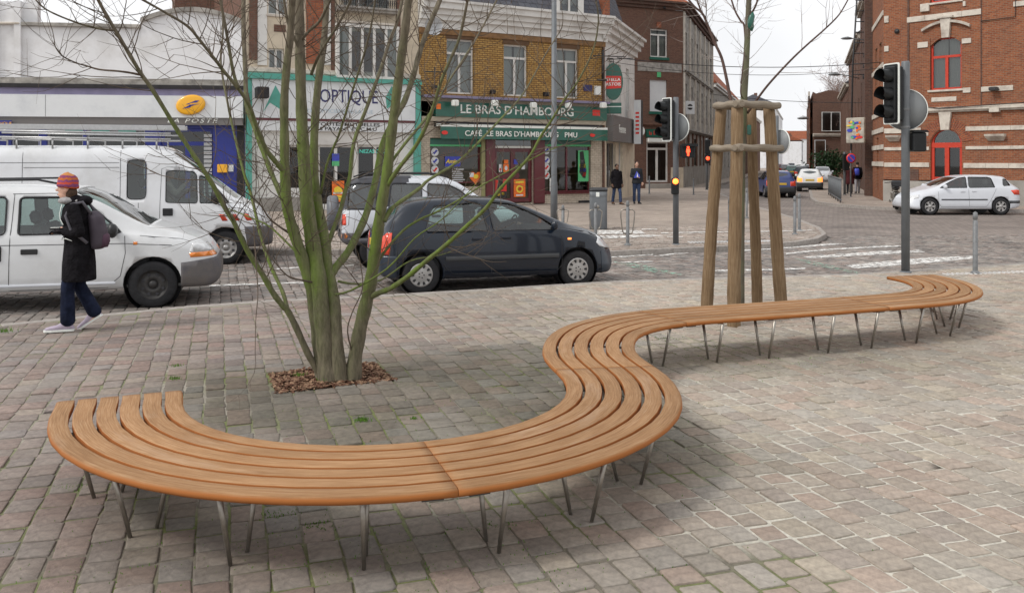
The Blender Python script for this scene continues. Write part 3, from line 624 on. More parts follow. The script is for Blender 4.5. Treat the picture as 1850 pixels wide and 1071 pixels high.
def window(F, x0, x1, z0, z1, frame='white_trim', cols=2, rows=(), fw=.06, y=.12, curtain='curtain', sill=None, name='window', glass='glass', room=True):
    k = MB(); k.box(x0, x0 + fw, y, y + .06, z0, z1); k.box(x1 - fw, x1, y, y + .06, z0, z1); k.box(x0 + fw, x1 - fw, y, y + .06, z1 - fw, z1); k.box(x0 + fw, x1 - fw, y, y + .06, z0, z0 + fw)
    ztop = z1 - fw
    for r in rows:
        zz = z0 + (z1 - z0) * r; k.box(x0 + fw, x1 - fw, y - .012, y + .05, zz - fw * .6, zz + fw * .6)
    zt = z0 + (z1 - z0) * (rows[-1] if rows else 1) - fw * .6
    for i in range(1, cols):
        xx = x0 + (x1 - x0) * i / cols; k.box(xx - fw * .7, xx + fw * .7, y - .008, y + .055, z0 + fw, zt)
    w = k.build(name, MT[frame], F.o)
    edges = [x0 + fw] + [x0 + (x1 - x0) * i / cols for i in range(1, cols)] + [x1 - fw]
    for a, b in zip(edges[:-1], edges[1:]):
        g = MB(); t = random.uniform(-.004, .004); g.add([(a, y + .03 + t, z0 + fw), (b, y + .03 - t, z0 + fw), (b, y + .03 - t, zt), (a, y + .03 + t, zt)], [(0, 1, 2, 3)]); g.build('pane', MT[glass], w)
    if rows:
        g = MB(); g.add([(x0 + fw, y + .031, zt), (x1 - fw, y + .031, zt), (x1 - fw, y + .031, z1 - fw), (x0 + fw, y + .031, z1 - fw)], [(0, 1, 2, 3)]); g.build('pane', MT[glass], w)
    if curtain:
        c = MB(); n = max(12, int((x1 - x0) / .06)); P = []
        for i in range(n + 1):
            xx = x0 + (x1 - x0) * i / n; yy = y + .17 + .022 * math.sin(i * 1.9) + .012 * math.sin(i * 4.3)
            P += [(xx, yy, z0), (xx, yy, z1)]
        c.add(P, [(2 * i, 2 * i + 2, 2 * i + 3, 2 * i + 1) for i in range(n) if cols < 2 or abs(i - n / 2) > .6], True); c.build('curtain', MT[curtain], w)
    if room:
        c = MB(); c.box(x0 - .05, x1 + .05, y + .28, y + .9, z0 - .05, z1 + .05); c.f = [f for j, f in enumerate(c.f) if j != 2]; c.mi.pop(); c.sm.pop(); c.build('room', MT['dark_room'], w)
    if sill: s_ = MB(); s_.bevbox(x0 - .08, x1 + .08, -.07, y, z0 - .09, z0 - .002, .01); s_.build('sill', MT[sill], w)
    return w
def cornice(F, name, x0, x1, z0, steps, m, ends=0):   # steps: (height, projection) from bottom to top
    k = MB(); z = z0
    prof = [(0.0, z0)]
    for h, p in steps: prof += [(-p, z), (-p, z + h)]; z += h
    prof += [(0.0, z)]
    rings = [[(x, y, zz) for y, zz in prof] for x in (x0, x1)]
    k.loft(rings, True); return k.build(name, MT[m], F.o, fix=True)
def shop_room(F, x0, x1, z0, z1, dep=2.5, m='dark_room', y=.2):
    k = MB(); k.box(x0, x1, y, dep, z0, z1); k.f = [f for j, f in enumerate(k.f) if j != 2]; k.mi.pop(); k.sm.pop(); return k.build('shop_interior', MT[m], F.o)
def poster(F, x0, x1, z0, z1, y, m, shapes=(), name='poster'):
    k = MB(); k.box(x0, x1, y - .008, y, z0, z1); p = k.build(name, MT[m], F.o)
    for mm, poly in shapes:
        s_ = MB(); s_.prism([(x0 + (x1 - x0) * a, z0 + (z1 - z0) * b) for a, b in poly], 'y', y - .012, y - .009); s_.build('print', MT[mm], p)
    return p
def ell(cx, cy, rx, ry, n=20, a0=0, a1=2 * PI): return [(cx + rx * math.cos(a0 + (a1 - a0) * i / n), cy + ry * math.sin(a0 + (a1 - a0) * i / n)) for i in range(n)]

C1 = (-9.80, 32.5); C2 = (-3.73, 35.5); C3 = (4.19, 40.07)
# ---- post office ------------------------------------------------------------------------------
d = Vector((.990, .143)); P0 = Vector(C1) - d * 14
F = Fac(P0, C1, 'post_office', 'low white rendered post office with a yellow oval bird sign and arched parapet')
u, z = F.u, F.z; L = F.L; ua = u(256); zg = z(220, 226); zt = z(220, 213); zw = z(220, 173.5); zl = z(220, 161); zd = z(220, 154)
def zf(py): return z(220, py)
wins = [(u(20), u(70), .9, 3.0), (u(84), u(150), .9, 3.0), (u(156), u(262), .9, 3.0), (u(290), u(385), .25, 3.05)]
wall(F, 'shop_wall', 0, L, 0, zg, wins, 'post_blue')
for w_ in wins[:3]: window(F, *w_, frame='shutter', cols=2, rows=(.7,), curtain=None, name='shop_window')
k = MB(); a, b = wins[3][0], wins[3][1]
door = window(F, a, b, .25, 3.05, frame='post_blue', cols=2, rows=(.8,), fw=.12, curtain=None, name='entrance')
for i in range(16): k.box(u(368), u(385) - .05, .03, .06, .4 + i * .155, .4 + i * .155 + .11)
k.build('roller_shutter', MT['shutter'], F.o)
box(F, 'fascia', 0, L - .02, -.32, -.001, zg, zt, 'post_grey'); box(F, 'name_board', 0, L - .02, -.36, -.002, zt + .003, zw, 'sign_white')
for px in (89, 4): box(F, 'board_joint', u(px) - .006, u(px) + .006, -.3625, -.36, zt + .01, zw - .01, 'gutter')
box(F, 'strip', 0, L - .02, -.2, -.002, zw + .003, zl, 'lilac'); box(F, 'gutter', 0, L - .02, -.28, -.002, zl + .003, zd, 'gutter')
cornice(F, 'ledge', 0, L - .02, zd + .003, [(.12, .2), (.1, .14)], 'grime')
zp = zd + .2; xr = u(256)
wall(F, 'parapet_wall', u(40), xr, zp, z(150, 50), [], 'wrender', y=0); box(F, 'coping', u(40), xr, -.14, .35, z(150, 50), z(150, 43), 'grime', .02)
box(F, 'parapet_pier', u(-60), u(0), -.1, .3, zp, z(10, 3), 'wrender'); box(F, 'parapet_pier', u(28), u(40), -.14, .3, zp, z(30, 3), 'wrender'); box(F, 'parapet_panel', u(0), u(28), -.02, .3, zp, z(10, 3), 'wrender'); box(F, 'parapet_pier', u(40), u(66), .1, .4, z(60, 43), z(60, -25), 'wrender')
box(F, 'pier_band', u(-60), u(38), -.17, .3, z(10, 45), z(10, 41), 'wstone', .02)
arc = []; n = 24
for i in range(n + 1):
    t = i / n; px = 256 + (440 - 256) * t; arc.append((u(px), z(px, 41 - 21 * math.sin(PI * t) ** .9 + 3 * t)))
k = MB(); k.prism([(xr, zp), (u(440), zp)] + arc[::-1], 'y', -.06, .3); k.build('arched_parapet', MT['wrender'], F.o)
k = MB(); rings = [[(x, yy, zz + dz) for yy, dz in ((-.2, -.02), (-.2, .14), (.36, .14), (.36, -.02))] for x, zz in arc]; k.loft(rings, True); k.build('arched_coping', MT['grime'], F.o)
mass(F, 0, L, zp, 9, 'wrender')
box(F, 'side_pilaster', L - .28, L - .02, -.05, .2, 0, zg - .01, 'gutter')
# oval sign with a stylised bird, and the lettering
lx, lz = u(349), z(349, 191); rx, rz = 24.5 * .0208 * 1.0, 17.5 * .0205
k = MB(); k.lathe([(0.001, -.36), (1, -.38), (1, -.44), (.96, -.47), (.8, -.485), (.001, -.49)], 28, (0, 0, 0), 'y', False)
k.v = [(lx + x * rx * math.cos(.12) - zz * rz * math.sin(.12) * .3, y, lz + zz * rz + x * rx * .12) for x, y, zz in k.v]; k.smooth = True; ov = k.build('oval_sign', MT['post_yellow'], F.o)
for poly in ([(-.55, -.42), (-.05, -.05), (.15, -.05), (-.02, -.28), (-.30, -.34)], [(-.30, .02), (.35, .42), (.62, .42), (.42, .22), (.05, .18), (-.12, .03)], [(-.1, -.02), (.66, .10), (.30, -.02), (.14, -.12), (-.02, -.12)]):
    k = MB(); k.prism([(lx + a_ * rx, lz + b_ * rz) for a_, b_ in poly], 'y', -.497, -.488); k.build('emblem', MT['post_blue'], ov)
lettering('LA POSTE', .21, MT['letter_white'], F.o, u(350), -.325, z(350, 219.5), sx=1.55, shear=.28, spacing=1.28, bold=.001)
k = box(F, 'hanging_sign', u(-8), u(31), -.5, -.42, z(10, 241), z(10, 219), 'post_blue'); lettering('LA BANQUE', .15, MT['post_yellow'], k, u(10), -.505, z(10, 224.5)); q = poster(F, u(3), u(21), z(10, 238), z(10, 229), -.503, 'letter_white', [('post_blue', [(.1, .2), (.6, .45), (.3, .8), (.95, .75), (.8, .3), (.5, .1)])], 'emblem_panel')
k = MB(); k.bevbox(u(394), u(412), -.18, -.001, z(400, 312), z(400, 297), .02); yb = k.build('letter_box', MT['post_yellow'], F.o); box(F, 'notice', u(413), u(422), -.05, -.001, z(418, 310), z(418, 297), 'sign_white')
for i in range(3): box(F, 'turquoise_panel', u(118 + i * 48), u(150 + i * 48), -.03, -.001, z(150, 240), z(150, 229), 'teal')
# brick house rising behind the parapet
q0 = PD(316, 290, 39); q1 = PD(452, 290, 40.2)
F2 = Fac((q0.x, q0.y), (q1.x, q1.y), 'brick_house', 'dark red brick house end rising behind the arched parapet'); wall(F2, 'wall', 0, F2.L, 0, 16, [], 'brick_br'); mass(F2, 0, F2.L, 16, 6, 'brick_br'); box(F2, 'drainpipe', F2.L - .25, F2.L - .12, -.1, -.01, 4, 16, 'white_trim')

# ---- optician ---------------------------------------------------------------------------------
F = Fac(C1, C2, 'optician_house', 'narrow cream and red brick house with a teal framed optician shopfront'); u, z, L = F.u, F.z, F.L
zs1, zs0 = z(600, 149), z(600, 216); ze = z(600, 238)
up = [(u(485), u(513), z(500, 129), z(500, 88)), (u(484), u(520), z(500, 27), z(500, -30)), (u(622), u(700), z(660, 137), z(660, 58)), (u(620), u(705), z(660, 22), z(660, -60))]
gh = [(u(520), u(560), .75, z(560, 262)), (u(575), u(640), .12, z(600, 262)), (u(645), u(712), .75, z(700, 262))]
wall(F, 'upper_wall', 0, L, ze, 16, up, 'cream'); wall(F, 'shop_wall', 0, L, 0, ze, gh, 'white_trim'); mass(F, 0, L, 16, 9, 'brick_br')
for h in (up[0], up[1]): window(F, *h, cols=2, sill='wstone')
window(F, *up[3], cols=3, sill='wstone', curtain='curtain')
for x in range(3): pass
bx0, bx1 = u(604), u(716); bz0, bz1 = z(660, 139), z(660, 53)
k = MB(); k.box(bx0, bx1, -.35, -.001, bz0 - .1, bz0); k.box(bx0, bx1, -.38, -.001, bz1, bz1 + .12)
for i in range(6): xx = bx0 + (bx1 - bx0 - .11) * i / 5; k.box(xx, xx + .11, -.34, -.25, bz0, bz1)
for a in (bx0, bx1 - .1): k.box(a, a + .1, -.25, -.001, bz0, bz1)
bay = k.build('bay_window', MT['white_trim'], F.o)
for i in range(5):
    a = bx0 + (bx1 - bx0 - .11) * i / 5 + .11; b = bx0 + (bx1 - bx0 - .11) * (i + 1) / 5; g = MB(); g.add([(a, -.30, bz0), (b, -.30, bz0), (b, -.30, bz1), (a, -.30, bz1)], [(0, 1, 2, 3)]); g.build('pane', MT['glass'], bay)
    if i in (0, 4): c = MB(); c.box(a, b, -.26, -.25, bz0, bz1); c.build('curtain', MT['curtain'], bay)
for a, b, t in ((450, 464, 108), (553, 583, 115), (598, 604, 128), (716, 722, 130)):
    m_ = 'brick_rd' if a == 553 else 'brick_br'; box(F, 'brick_pilaster', u(a), u(b), -.10, -.001, z(a, t), 16, m_)
for a, b in ((465, 482), (584, 597)): box(F, 'pilaster', u(a), u(b), -.06, -.001, z(a, 118), 16, 'white_trim')
box(F, 'brick_panel', u(495), u(516), -.02, -.001, z(500, 58), z(500, 45), 'brick_br'); cornice(F, 'string_course', 0, L, z(600, 141), [(.1, .12), (.12, .2), (.06, .1)], 'wstone')
cornice(F, 'window_hood', u(606), u(712), z(660, 50), [(.08, .15), (.08, .42)], 'wstone'); cornice(F, 'balcony_floor', u(606), u(712), z(660, 25), [(.1, .4), (.08, .5)], 'grime')
k = MB(); x0, x1, zz = u(608), u(710), z(660, 19)
n = 26
for i in range(n + 1):
    x = x0 + (x1 - x0) * i / n; k.tube([(x, -.46, zz), (x, -.46, zz + .95)], .011, 5)
    if i < n:
        c = x + (x1 - x0) / n / 2
        for zc in (.25, .6): k.tube([(c + .07 * math.cos(a), -.46, zz + zc + .1 * math.sin(a)) for a in [PI * 2 * j / 8 for j in range(9)]], .009, 4)
k.box(x0, x1, -.48, -.44, zz + .94, zz + .98); k.build('balcony_railing', MT['iron'], F.o)
# teal frame, fascia, texts
k = MB(); k.box(.02, L - .02, -.42, -.001, z(600, 149), z(600, 143)); k.box(.02, L - .02, -.34, -.001, z(600, 143) + .003, z(600, 139)); k.box(.02, .2, -.3, -.001, 0, z(600, 149) - .003); k.box(L - .24, L - .02, -.3, -.001, 0, z(600, 149) - .003); k.build('teal_frame', MT['teal'], F.o)
box(F, 'sign_board', .21, L - .25, -.28, -.001, zs0, zs1 - .005, 'sign_white'); box(F, 'shadow_gap', .21, L - .25, -.24, -.001, zs0 - .09, zs0 - .003, 'maroon'); box(F, 'second_board', .21, L - .25, -.20, -.001, ze, zs0 - .093, 'sign_white')
lettering("l'OPTIQUE", .70, MT['ink'], F.o, u(622), -.285, z(630, 177), sx=.78, bold=.004); lettering("LES OPTICIENS DE LA VUE", .20, simple('pale_ink', (.45, .55, .62), .5, .05, 5, 0), F.o, u(612), -.285, z(630, 203), sx=1.1)
lettering("TOUTES MUTUELLES", .175, MT['inkb'], F.o, u(627), -.205, z(630, 226), sx=1.55, bold=.003); lettering("TIERS PAYANT ET C.M.U", .175, MT['inkb'], F.o, u(616), -.205, z(630, 234), sx=1.45, bold=.003)
for cx_, s_ in ((490, 1), (708, -1)):
    k = MB(); c = u(cx_); zz = z(cx_, 182); k.prism([(c + s_ * a_, zz + b_) for a_, b_ in ((-.35, -.45), (.1, .55), (.35, .1), (.3, -.35), (-.1, -.1))], 'y', -.288, -.281); k.build('logo', MT['teal'], F.o)
shop_room(F, .3, L - .3, .1, ze - .02, 2.2)
for h in gh: window(F, *h, cols=1 if h is gh[0] else 2, rows=(), fw=.09, curtain=None, room=False, glass='shop_glass', name='shop_window' if h is not gh[1] else 'shop_door')
lettering('A NEZAS OPTIQUE', .20, simple('teal_neon', (.15, .75, .6), .5, .05, 5, 0), F.o, u(680), .10, z(680, 274), bold=.003)
poster(F, u(601), u(623), z(610, 365), z(610, 327), .10, 'orange_p', [('yellow_p', ell(.5, .55, .35, .18)), ('sign_white', [(.1, .38), (.9, .38), (.9, .46), (.1, .46)]), ('yellow_p', [(.15, .1), (.85, .1), (.85, .3), (.15, .3)])]); poster(F, u(601), u(614), z(610, 300), z(610, 278), .10, 'green_p', [('blue_p', [(0, .4), (1, .4), (1, 1), (0, 1)])])
box(F, 'plinth', .22, u(570), -.06, -.001, 0, .5, 'grey_stone'); k = MB(); k.bevbox(u(456), u(478), -.9, -.45, z(465, 180), z(465, 160), .03); k.box(u(458), u(462), -.45, -.02, z(465, 172), z(465, 168)); k.build('projecting_lamp', MT['gutter'], F.o)

# ---- cafe -------------------------------------------------------------------------------------
F = Fac(C2, C3, 'corner_cafe', 'yellow brick corner cafe with green name board and awning under a slate mansard'); u, z, L = F.u, F.z, F.L; CAFE = F
zl0 = z(930, 179); zc0 = z(930, 73); zc1 = z(930, 21)
W3 = [(u(807), u(856.5), z(830, 170), z(830, 71)), (u(910), u(953.5), z(930, 174), z(930, 81)), (u(1005), u(1045.8), z(1025, 178), z(1025, 88))]
wall(F, 'upper_wall', 0, L, zl0, zc0, W3, 'brick_ye')
for h in W3: window(F, *h, cols=2, rows=(.74,), fw=.075, y=.14); box(F, 'lintel', h[0] - .05, h[1] + .05, -.03, -.001, h[3], zc0, simple('brown_lintel', (.13, .08, .05), .8, .2, 5, .1))
box(F, 'frieze', 0, L, -.08, -.001, zc0, zc0 + .22, simple('brown_frieze', (.24, .14, .07), .8, .25, 5, .1)); cornice(F, 'cornice', -.05, L + .1, zc0 + .223, [(.32, .12), (.2, .3), (.22, .42), (.25, .6), (.1, .7)], 'white_trim')
zr = zc0 + .223 + 1.09
k = MB(); k.add([(0, -.25, zr), (L, -.25, zr), (L - .2, 1.1, zr + 3.6), (0, 1.1, zr + 3.6), (0, 8, zr), (L, 8, zr), (L - .2, 6.5, zr + 3.6), (0, 6.5, zr + 3.6)], [(0, 1, 2, 3), (1, 5, 6, 2), (5, 4, 7, 6), (3, 2, 6, 7)]); k.build('roof', MT['slate'], F.o)
dx0, dx1, dz0, dz1 = u(1003.5), u(1041), z(1020, 25), z(1020, -50); k = MB(); k.box(dx0 - .12, dx0, -.3, 1, dz0 - .15, dz1); k.box(dx1, dx1 + .2, -.3, 1, dz0 - .15, dz1); k.box(dx0, dx1, -.3, 1, dz0 - .15, dz0); k.build('dormer', MT['white_trim'], F.o); window(F, dx0, dx1, dz0, dz1, cols=2, y=-.26, fw=.07, room=True)
box(F, 'chimney_strip', u(1083), u(1094), -.32, 1.2, zr + .02, zr + 3, 'brick_rd')
box(F, 'ledge', .05, L - .05, -.5, -.001, zl0 - .10, zl0, 'lilac'); box(F, 'ledge_shadow_board', .05, L - .05, -.12, -.002, z(930, 189), zl0 - .103, 'beige_wood')
zn1, zn0 = z(940, 189.5), z(940, 215); box(F, 'name_board', u(783), L - .03, -.22, -.003, zn0, zn1 - .003, 'green')
lettering("LE BRAS D'HAMBOURG", .50, MT['letter_white'], F.o, u(933), -.226, z(933, 201.5), sx=1.08, bold=.006)
for px in (810, 881, 950, 1013, 1075): k = MB(); x = u(px); zz = z(px, 192 if px > 900 else 188); k.bevbox(x - .12, x + .12, -.75, -.5, zz - .12, zz + .12, .03); k.tube([(x, -.5, zz), (x, -.2, zz + .1)], .015, 6); k.build('sign_light', MT['letter_white'], F.o)
zb = z(940, 223); box(F, 'beam', .06, L - .03, -.14, -.004, zb, zn0 - .003, 'beige_wood')
box(F, 'awning_box', u(784), u(1083), -.2, -.005, zb - .22, zb - .003, 'gutter')
k = MB(); ax0, ax1 = u(784), u(1083); k.add([(ax0, -.2, zb - .10), (ax1, -.2, zb - .10), (ax1, -.62, zb - .14), (ax0, -.62, zb - .14), (ax0, -.2, zb - .2), (ax1, -.2, zb - .2), (ax1, -.62, zb - .23), (ax0, -.62, zb - .23)], [(0, 1, 2, 3), (4, 7, 6, 5), (0, 3, 7, 4), (1, 5, 6, 2), (3, 2, 6, 7)]); aw = k.build('awning', MT['letter_white'], F.o)
ua_ = lambda px: u(px, -.63)
vz1, vz0 = zb - .235, zb - .72; k = MB(); n = 40
P = [];
for i in range(n + 1): x = ax0 + (ax1 - ax0) * i / n; P += [(x, -.625 + .008 * math.sin(i * 2.1), vz1), (x, -.63 + .015 * math.sin(i * 1.3), vz0)]
k.add(P, [(2 * i, 2 * i + 1, 2 * i + 3, 2 * i + 2) for i in range(n)], True); va = k.build('valance', MT['green'], aw)
def awl(t, px, s_): lettering(t, s_, MT['letter_white'], aw, ua_(px), -.655, (vz0 + vz1) / 2 - .02, sx=1.1, bold=.004)
awl('CAFÉ', 855, .31); awl("LE BRAS D'HAMBOURG", 945, .31); awl('PMU', 1031, .31)
for px in (803, 1070): k = MB(); x = ua_(px); zz = (vz0 + vz1) / 2; k.prism(ell(x, zz, .14, .08), 'y', -.66, -.65); k.build('emblem', MT['red_p'], aw)
k = MB(); x = u(1072); zz = z(1072, 205); k.box(x - .2, x + .2, -.232, -.222, zz - .12, zz + .14); k.build('emblem', MT['red_p'], F.o); k = MB(); x = u(788); k.box(x - .1, x + .1, -.232, -.222, zz - .05, zz + .17); k.build('emblem', MT['orange_p'], F.o)
# ground floor
zgf = zb - .25; gx = [(u(778), u(869), .95, z(820, 263)), (u(894), u(963), .1, z(930, 262)), (u(984), u(1067), z(1025, 347), z(1025, 263))]
wall(F, 'ground_floor_wall', 0, L, 0, zb - .003, [(u(777), u(876), .8, z(820, 250)), (u(893.5), u(963.5), .05, z(930, 250)), (u(983.5), u(1068), z(1025, 348), z(1025, 250))], 'cream_brick')
shop_room(F, .4, L - .35, .08, z(900, 250) - .01, 3.4, 'warm_in', .25)
for a, b in ((777, 869), (984, 1067)): box(F, 'green_panel', u(a), u(b), .02, .10, z(a, 263), z(a, 250) - .01, 'green'); box(F, 'green_rail', u(a), u(b), -.01, .018, z(a, 264.5), z(a, 261), 'green_p')
window(F, *gx[0], frame='maroon', cols=1, fw=.05, curtain=None, room=False, glass='shop_glass', name='shop_window'); window(F, *gx[2], frame='maroon', cols=2, fw=.06, curtain=None, room=False, glass='shop_glass', name='shop_window')
window(F, gx[1][0], gx[1][1], .1, z(930, 268), frame='maroon', cols=2, fw=.16, rows=(), curtain=None, room=False, glass='shop_glass', name='door'); box(F, 'door_header', u(895), u(960), .0, .06, z(930, 268) + .003, z(930, 264), 'letter_white'); box(F, 'door_fan', u(895), u(960), .05, .06, z(930, 263.5), z(930, 250), 'dark_glass'); box(F, 'door_rail', u(896), u(940), .08, .11, z(930, 322), z(930, 313), 'maroon')
box(F, 'olive_post', u(869.5), u(876), -.03, .1, .1, z(870, 250), 'olive')
for a, b in ((877, 893.5), (963.6, 983)): k = MB(); k.bevbox(u(a), u(b), -.1, .15, .02, z(a, 250), .03); k.build('maroon_pilaster', MT['maroon'], F.o)
box(F, 'window_sill', u(984), u(1068), -.1, -.001, z(1020, 350), z(1020, 347.5), 'maroon'); box(F, 'plinth_step', u(1045), u(1075), -.12, -.001, .0, .1, 'gutter'); box(F, 'drainpipe', L - .14, L - .06, -.1, -.02, 0, zc0, 'brick_br')
for px, py in ((788, 275), (788, 291), (788, 307), (990, 272), (990, 290), (990, 303), (990, 317)):
    x, zz = u(px), z(px, py); k = MB(); k.prism(ell(x, zz, .17, .17), 'y', .125, .133); dsc = k.build('round_sticker', MT['sign_white'], F.o); k = MB(); k.prism([(x - .11, zz), (x - .03, zz - .1), (x + .13, zz + .06), (x + .05, zz + .1), (x - .03, zz)], 'y', .118, .124); k.build('print', MT['red_p' if py in (307, 303, 317) else 'blue_p'], dsc)
p_ = poster(F, u(806), u(834), z(820, 301), z(820, 283), .12, 'blue_p'); lettering('Amigo', .24, MT['yellow_p'], p_, u(820), .10, z(820, 292), shear=.3, bold=.006)
for i in range(14):
    a = PI * (i / 13) ; x, zz = u(820), z(820, 290); k = MB(); k.tube([(x + math.cos(a) * .38, .16, zz + .05 + math.sin(a) * .25), (x + math.cos(a) * .55, .16, zz + .05 + math.sin(a) * .42)], .008, 4); k.build('sign_ray', MT['orange_p'], F.o)
x, zz = u(862), z(862, 321); hp = [(x + .30 * math.sin(t) ** 3, zz + .02 * (13 * math.cos(t) - 5 * math.cos(2 * t) - 2 * math.cos(3 * t) - math.cos(4 * t))) for t in [2 * PI * i / 26 for i in range(26)]]
k = MB(); k.prism(hp, 'y', .118, .13); hrt = k.build('heart_sticker', MT['orange_p'], F.o); k = MB(); k.prism(ell(x, zz + .04, .12, .09), 'y', .110, .117); k.build('print', MT['yellow_p'], hrt); k = MB(); k.box(x - .30, x - .1, .110, .117, zz + .02, zz + .2); k.build('print', MT['sign_white'], hrt)
k = MB(); x0, zz0 = u(820), z(820, 307)
for i in range(7): k.box(x0 - .02, x0 + random.uniform(.45, .58), .122, .13, zz0 - i * .085, zz0 - i * .085 + .035)
k.build('menu_lines', MT['sign_white'], F.o)
poster(F, u(930), u(951), z(940, 356), z(940, 324), .09, 'orange_p', [('yellow_p', ell(.5, .45, .3, .22)), ('red_p', ell(.5, .45, .18, .12)), ('yellow_p', [(.15, .78), (.85, .78), (.85, .92), (.15, .92)]), ('sign_white', [(.2, .06), (.8, .06), (.8, .14), (.2, .14)])])
poster(F, u(893.5), u(917), z(905, 358), z(905, 324), .09, 'red_p', [('inkb', [(.3, .45), (.75, .45), (.7, 1), (.35, 1)]), ('inkb', [(0, 0), (1, 0), (1, .35), (0, .35)]), ('yellow_p', ell(.35, .2, .16, .09)), ('yellow_p', ell(.72, .22, .12, .09))])
poster(F, u(903), u(909), z(905, 311), z(905, 297), .09, 'sign_white', [('red_p', [(.2, .2), (.8, .2), (.8, .5), (.2, .5)])]); poster(F, u(911), u(921), z(915, 311), z(915, 297), .09, 'orange_p', [('sign_white', ell(.5, .5, .25, .3))]); poster(F, u(912), u(920), z(915, 296), z(915, 289), .09, 'orange_p'); poster(F, u(930), u(937), z(930, 297), z(930, 288), .09, 'blue_p'); poster(F, u(944), u(950), z(945, 306), z(945, 297), .09, 'sign_white')
poster(F, u(1046), u(1065), z(1055, 328), z(1055, 272), .08, 'green_p', [('inkb', [(.15, .95), (.5, .98), (.62, .7), (.8, .35), (.7, .1), (.45, .12), (.12, .3), (.2, .6)]), ('yellow_p', [(.15, .44), (.7, .44), (.7, .56), (.15, .56)]), ('blue_p', [(.18, .32), (.72, .32), (.72, .42), (.18, .42)]), ('red_p', [(.4, .15), (.72, .18), (.74, .3), (.5, .3)]), ('sign_white', [(.25, .6), (.5, .6), (.5, .7), (.25, .7)])])
poster(F, u(995), u(1003), z(1000, 346), z(1000, 322), .09, 'letter_white')
# things on the cafe wall
k = box(F, 'street_sign', u(1054), u(1069), -.04, -.001, z(1060, 165), z(1060, 154), 'ink'); box(F, 'notice_box', u(1073), u(1083), -.12, -.001, z(1078, 172), z(1078, 156), 'letter_white'); box(F, 'wall_lamp', u(884), u(892), -.2, -.02, z(888, 170), z(888, 163), 'gutter', .02); box(F, 'wall_lamp', u(980), u(989), -.2, -.02, z(985, 174), z(985, 167), 'gutter', .02); box(F, 'wall_lamp', u(780), u(787), -.2, -.02, z(782, 160), z(782, 155), 'iron', .02)
k = MB(); xx, z0_, z1_ = u(779), z(779, 158), z(779, 122); k.tube([(xx, -.3, z0_), (xx, -.3, z1_)], .02, 6); k.tube([(xx - .4, -.3, z1_ - .22), (xx + .4, -.3, z1_ - .2)], .03, 6); k.tube([(xx, -.3, z0_), (xx, 0, z0_)], .02, 6); k.build('bracket', MT['iron'], F.o)
k = MB(); xx = u(1082); z0_, z1_ = z(1082, 146), z(1082, 92); k.tube([(xx, -.3, z0_), (xx, -.3, z1_)], .06, 6); k.tube([(xx - .6, -.4, z1_ - .3), (xx + 1.2, -.4, z1_ - .25)], .025, 6); k.tube([(xx - .3, -.3, z0_), (xx + .2, -.3, z0_)], .05, 6); k.build('cable_bracket', MT['iron'], F.o)
p = PD(783, 48, 34.5); dish = thing('satellite_dish', 'pale round satellite dish on the house front above the cafe corner', 'dish', p, rad(20)); k = MB(); k.smooth = True; k.lathe([(.001, .08), (.15, .06), (.3, 0), (.36, -.06)], 20, (0, 0, 0), 'y', False); k.build('reflector', MT['shutter'], dish); k = MB(); k.tube([(0, .08, 0), (0, .5, -.1)], .03, 6); k.tube([(0, 0, -.3), (0, -.35, -.05)], .012, 5); k.build('arm', MT['iron'], dish)
# side of the cafe building, receding down the street
F3 = Fac(C3, (6.5, 47.0), 'street_side', None, root=CAFE); u, z, L = F3.u, F3.z, F3.L
zt_ = z(1094, 73); wh = [(a, b, z(1120, 196), z(1120, 118)) for a, b in ((.9, 1.7), (2.9, 3.7), (5.0, 5.8))]
wall(F3, 'upper_wall', 0, L, 3.9, zt_, wh, 'white_trim')
for h in wh: window(F3, *h, cols=2, y=.12)
cornice(F3, 'cornice', -.3, L + .3, zt_ + .003, [(.3, .12), (.25, .3), (.25, .45), (.12, .6)], 'white_trim'); mass(CAFE, 0, CAFE.L - .02, zr - .2, 7.5, 'brick_br')
wall(F3, 'ground_floor_wall', 0, L, 0, 3.897, [(.4, 2.4, .6, 2.7), (3.2, 4.1, .1, 2.8)], 'cream'); window(F3, .4, 2.4, .6, 2.7, frame='post_grey', cols=2, curtain=None); window(F3, 3.2, 4.1, .1, 2.8, frame='white_trim', cols=1, curtain=None, name='door')
box(F3, 'shop_fascia', .2, 6.8, -.35, -.001, 2.75, 3.95, 'post_grey'); lettering('Femme', .55, MT['letter_white'], F3.o, 2.3, -.36, 3.35, bold=.008)
k = MB(); k.add([(0, .3, zt_ + .9), (L, .3, zt_ + .9), (L, 1.4, zt_ + 4.2), (0, 1.4, zt_ + 4.2), (L, 8, zt_ + .9), (L, 7, zt_ + 4.2)], [(0, 1, 2, 3), (1, 4, 5, 2)]); k.build('roof', MT['slate'], F3.o)
k = MB(); k.bevbox(L - 2.6, L - 2.55, -.80, -.45, 2.7, 4.9, .01); vs_ = k.build('vertical_sign', MT['sign_white'], F3.o); k = MB(); k.box(L - 2.54, L - 2.0, -.80, -.45, 2.7, 4.9); k.build('sign_case', MT['gutter'], vs_); [box(F3, 'sign_print', L - 2.612, L - 2.602, -.72, -.54, 3.2 + i * .2, 3.3 + i * .2, 'red_p', par=vs_) for i in range(6)]

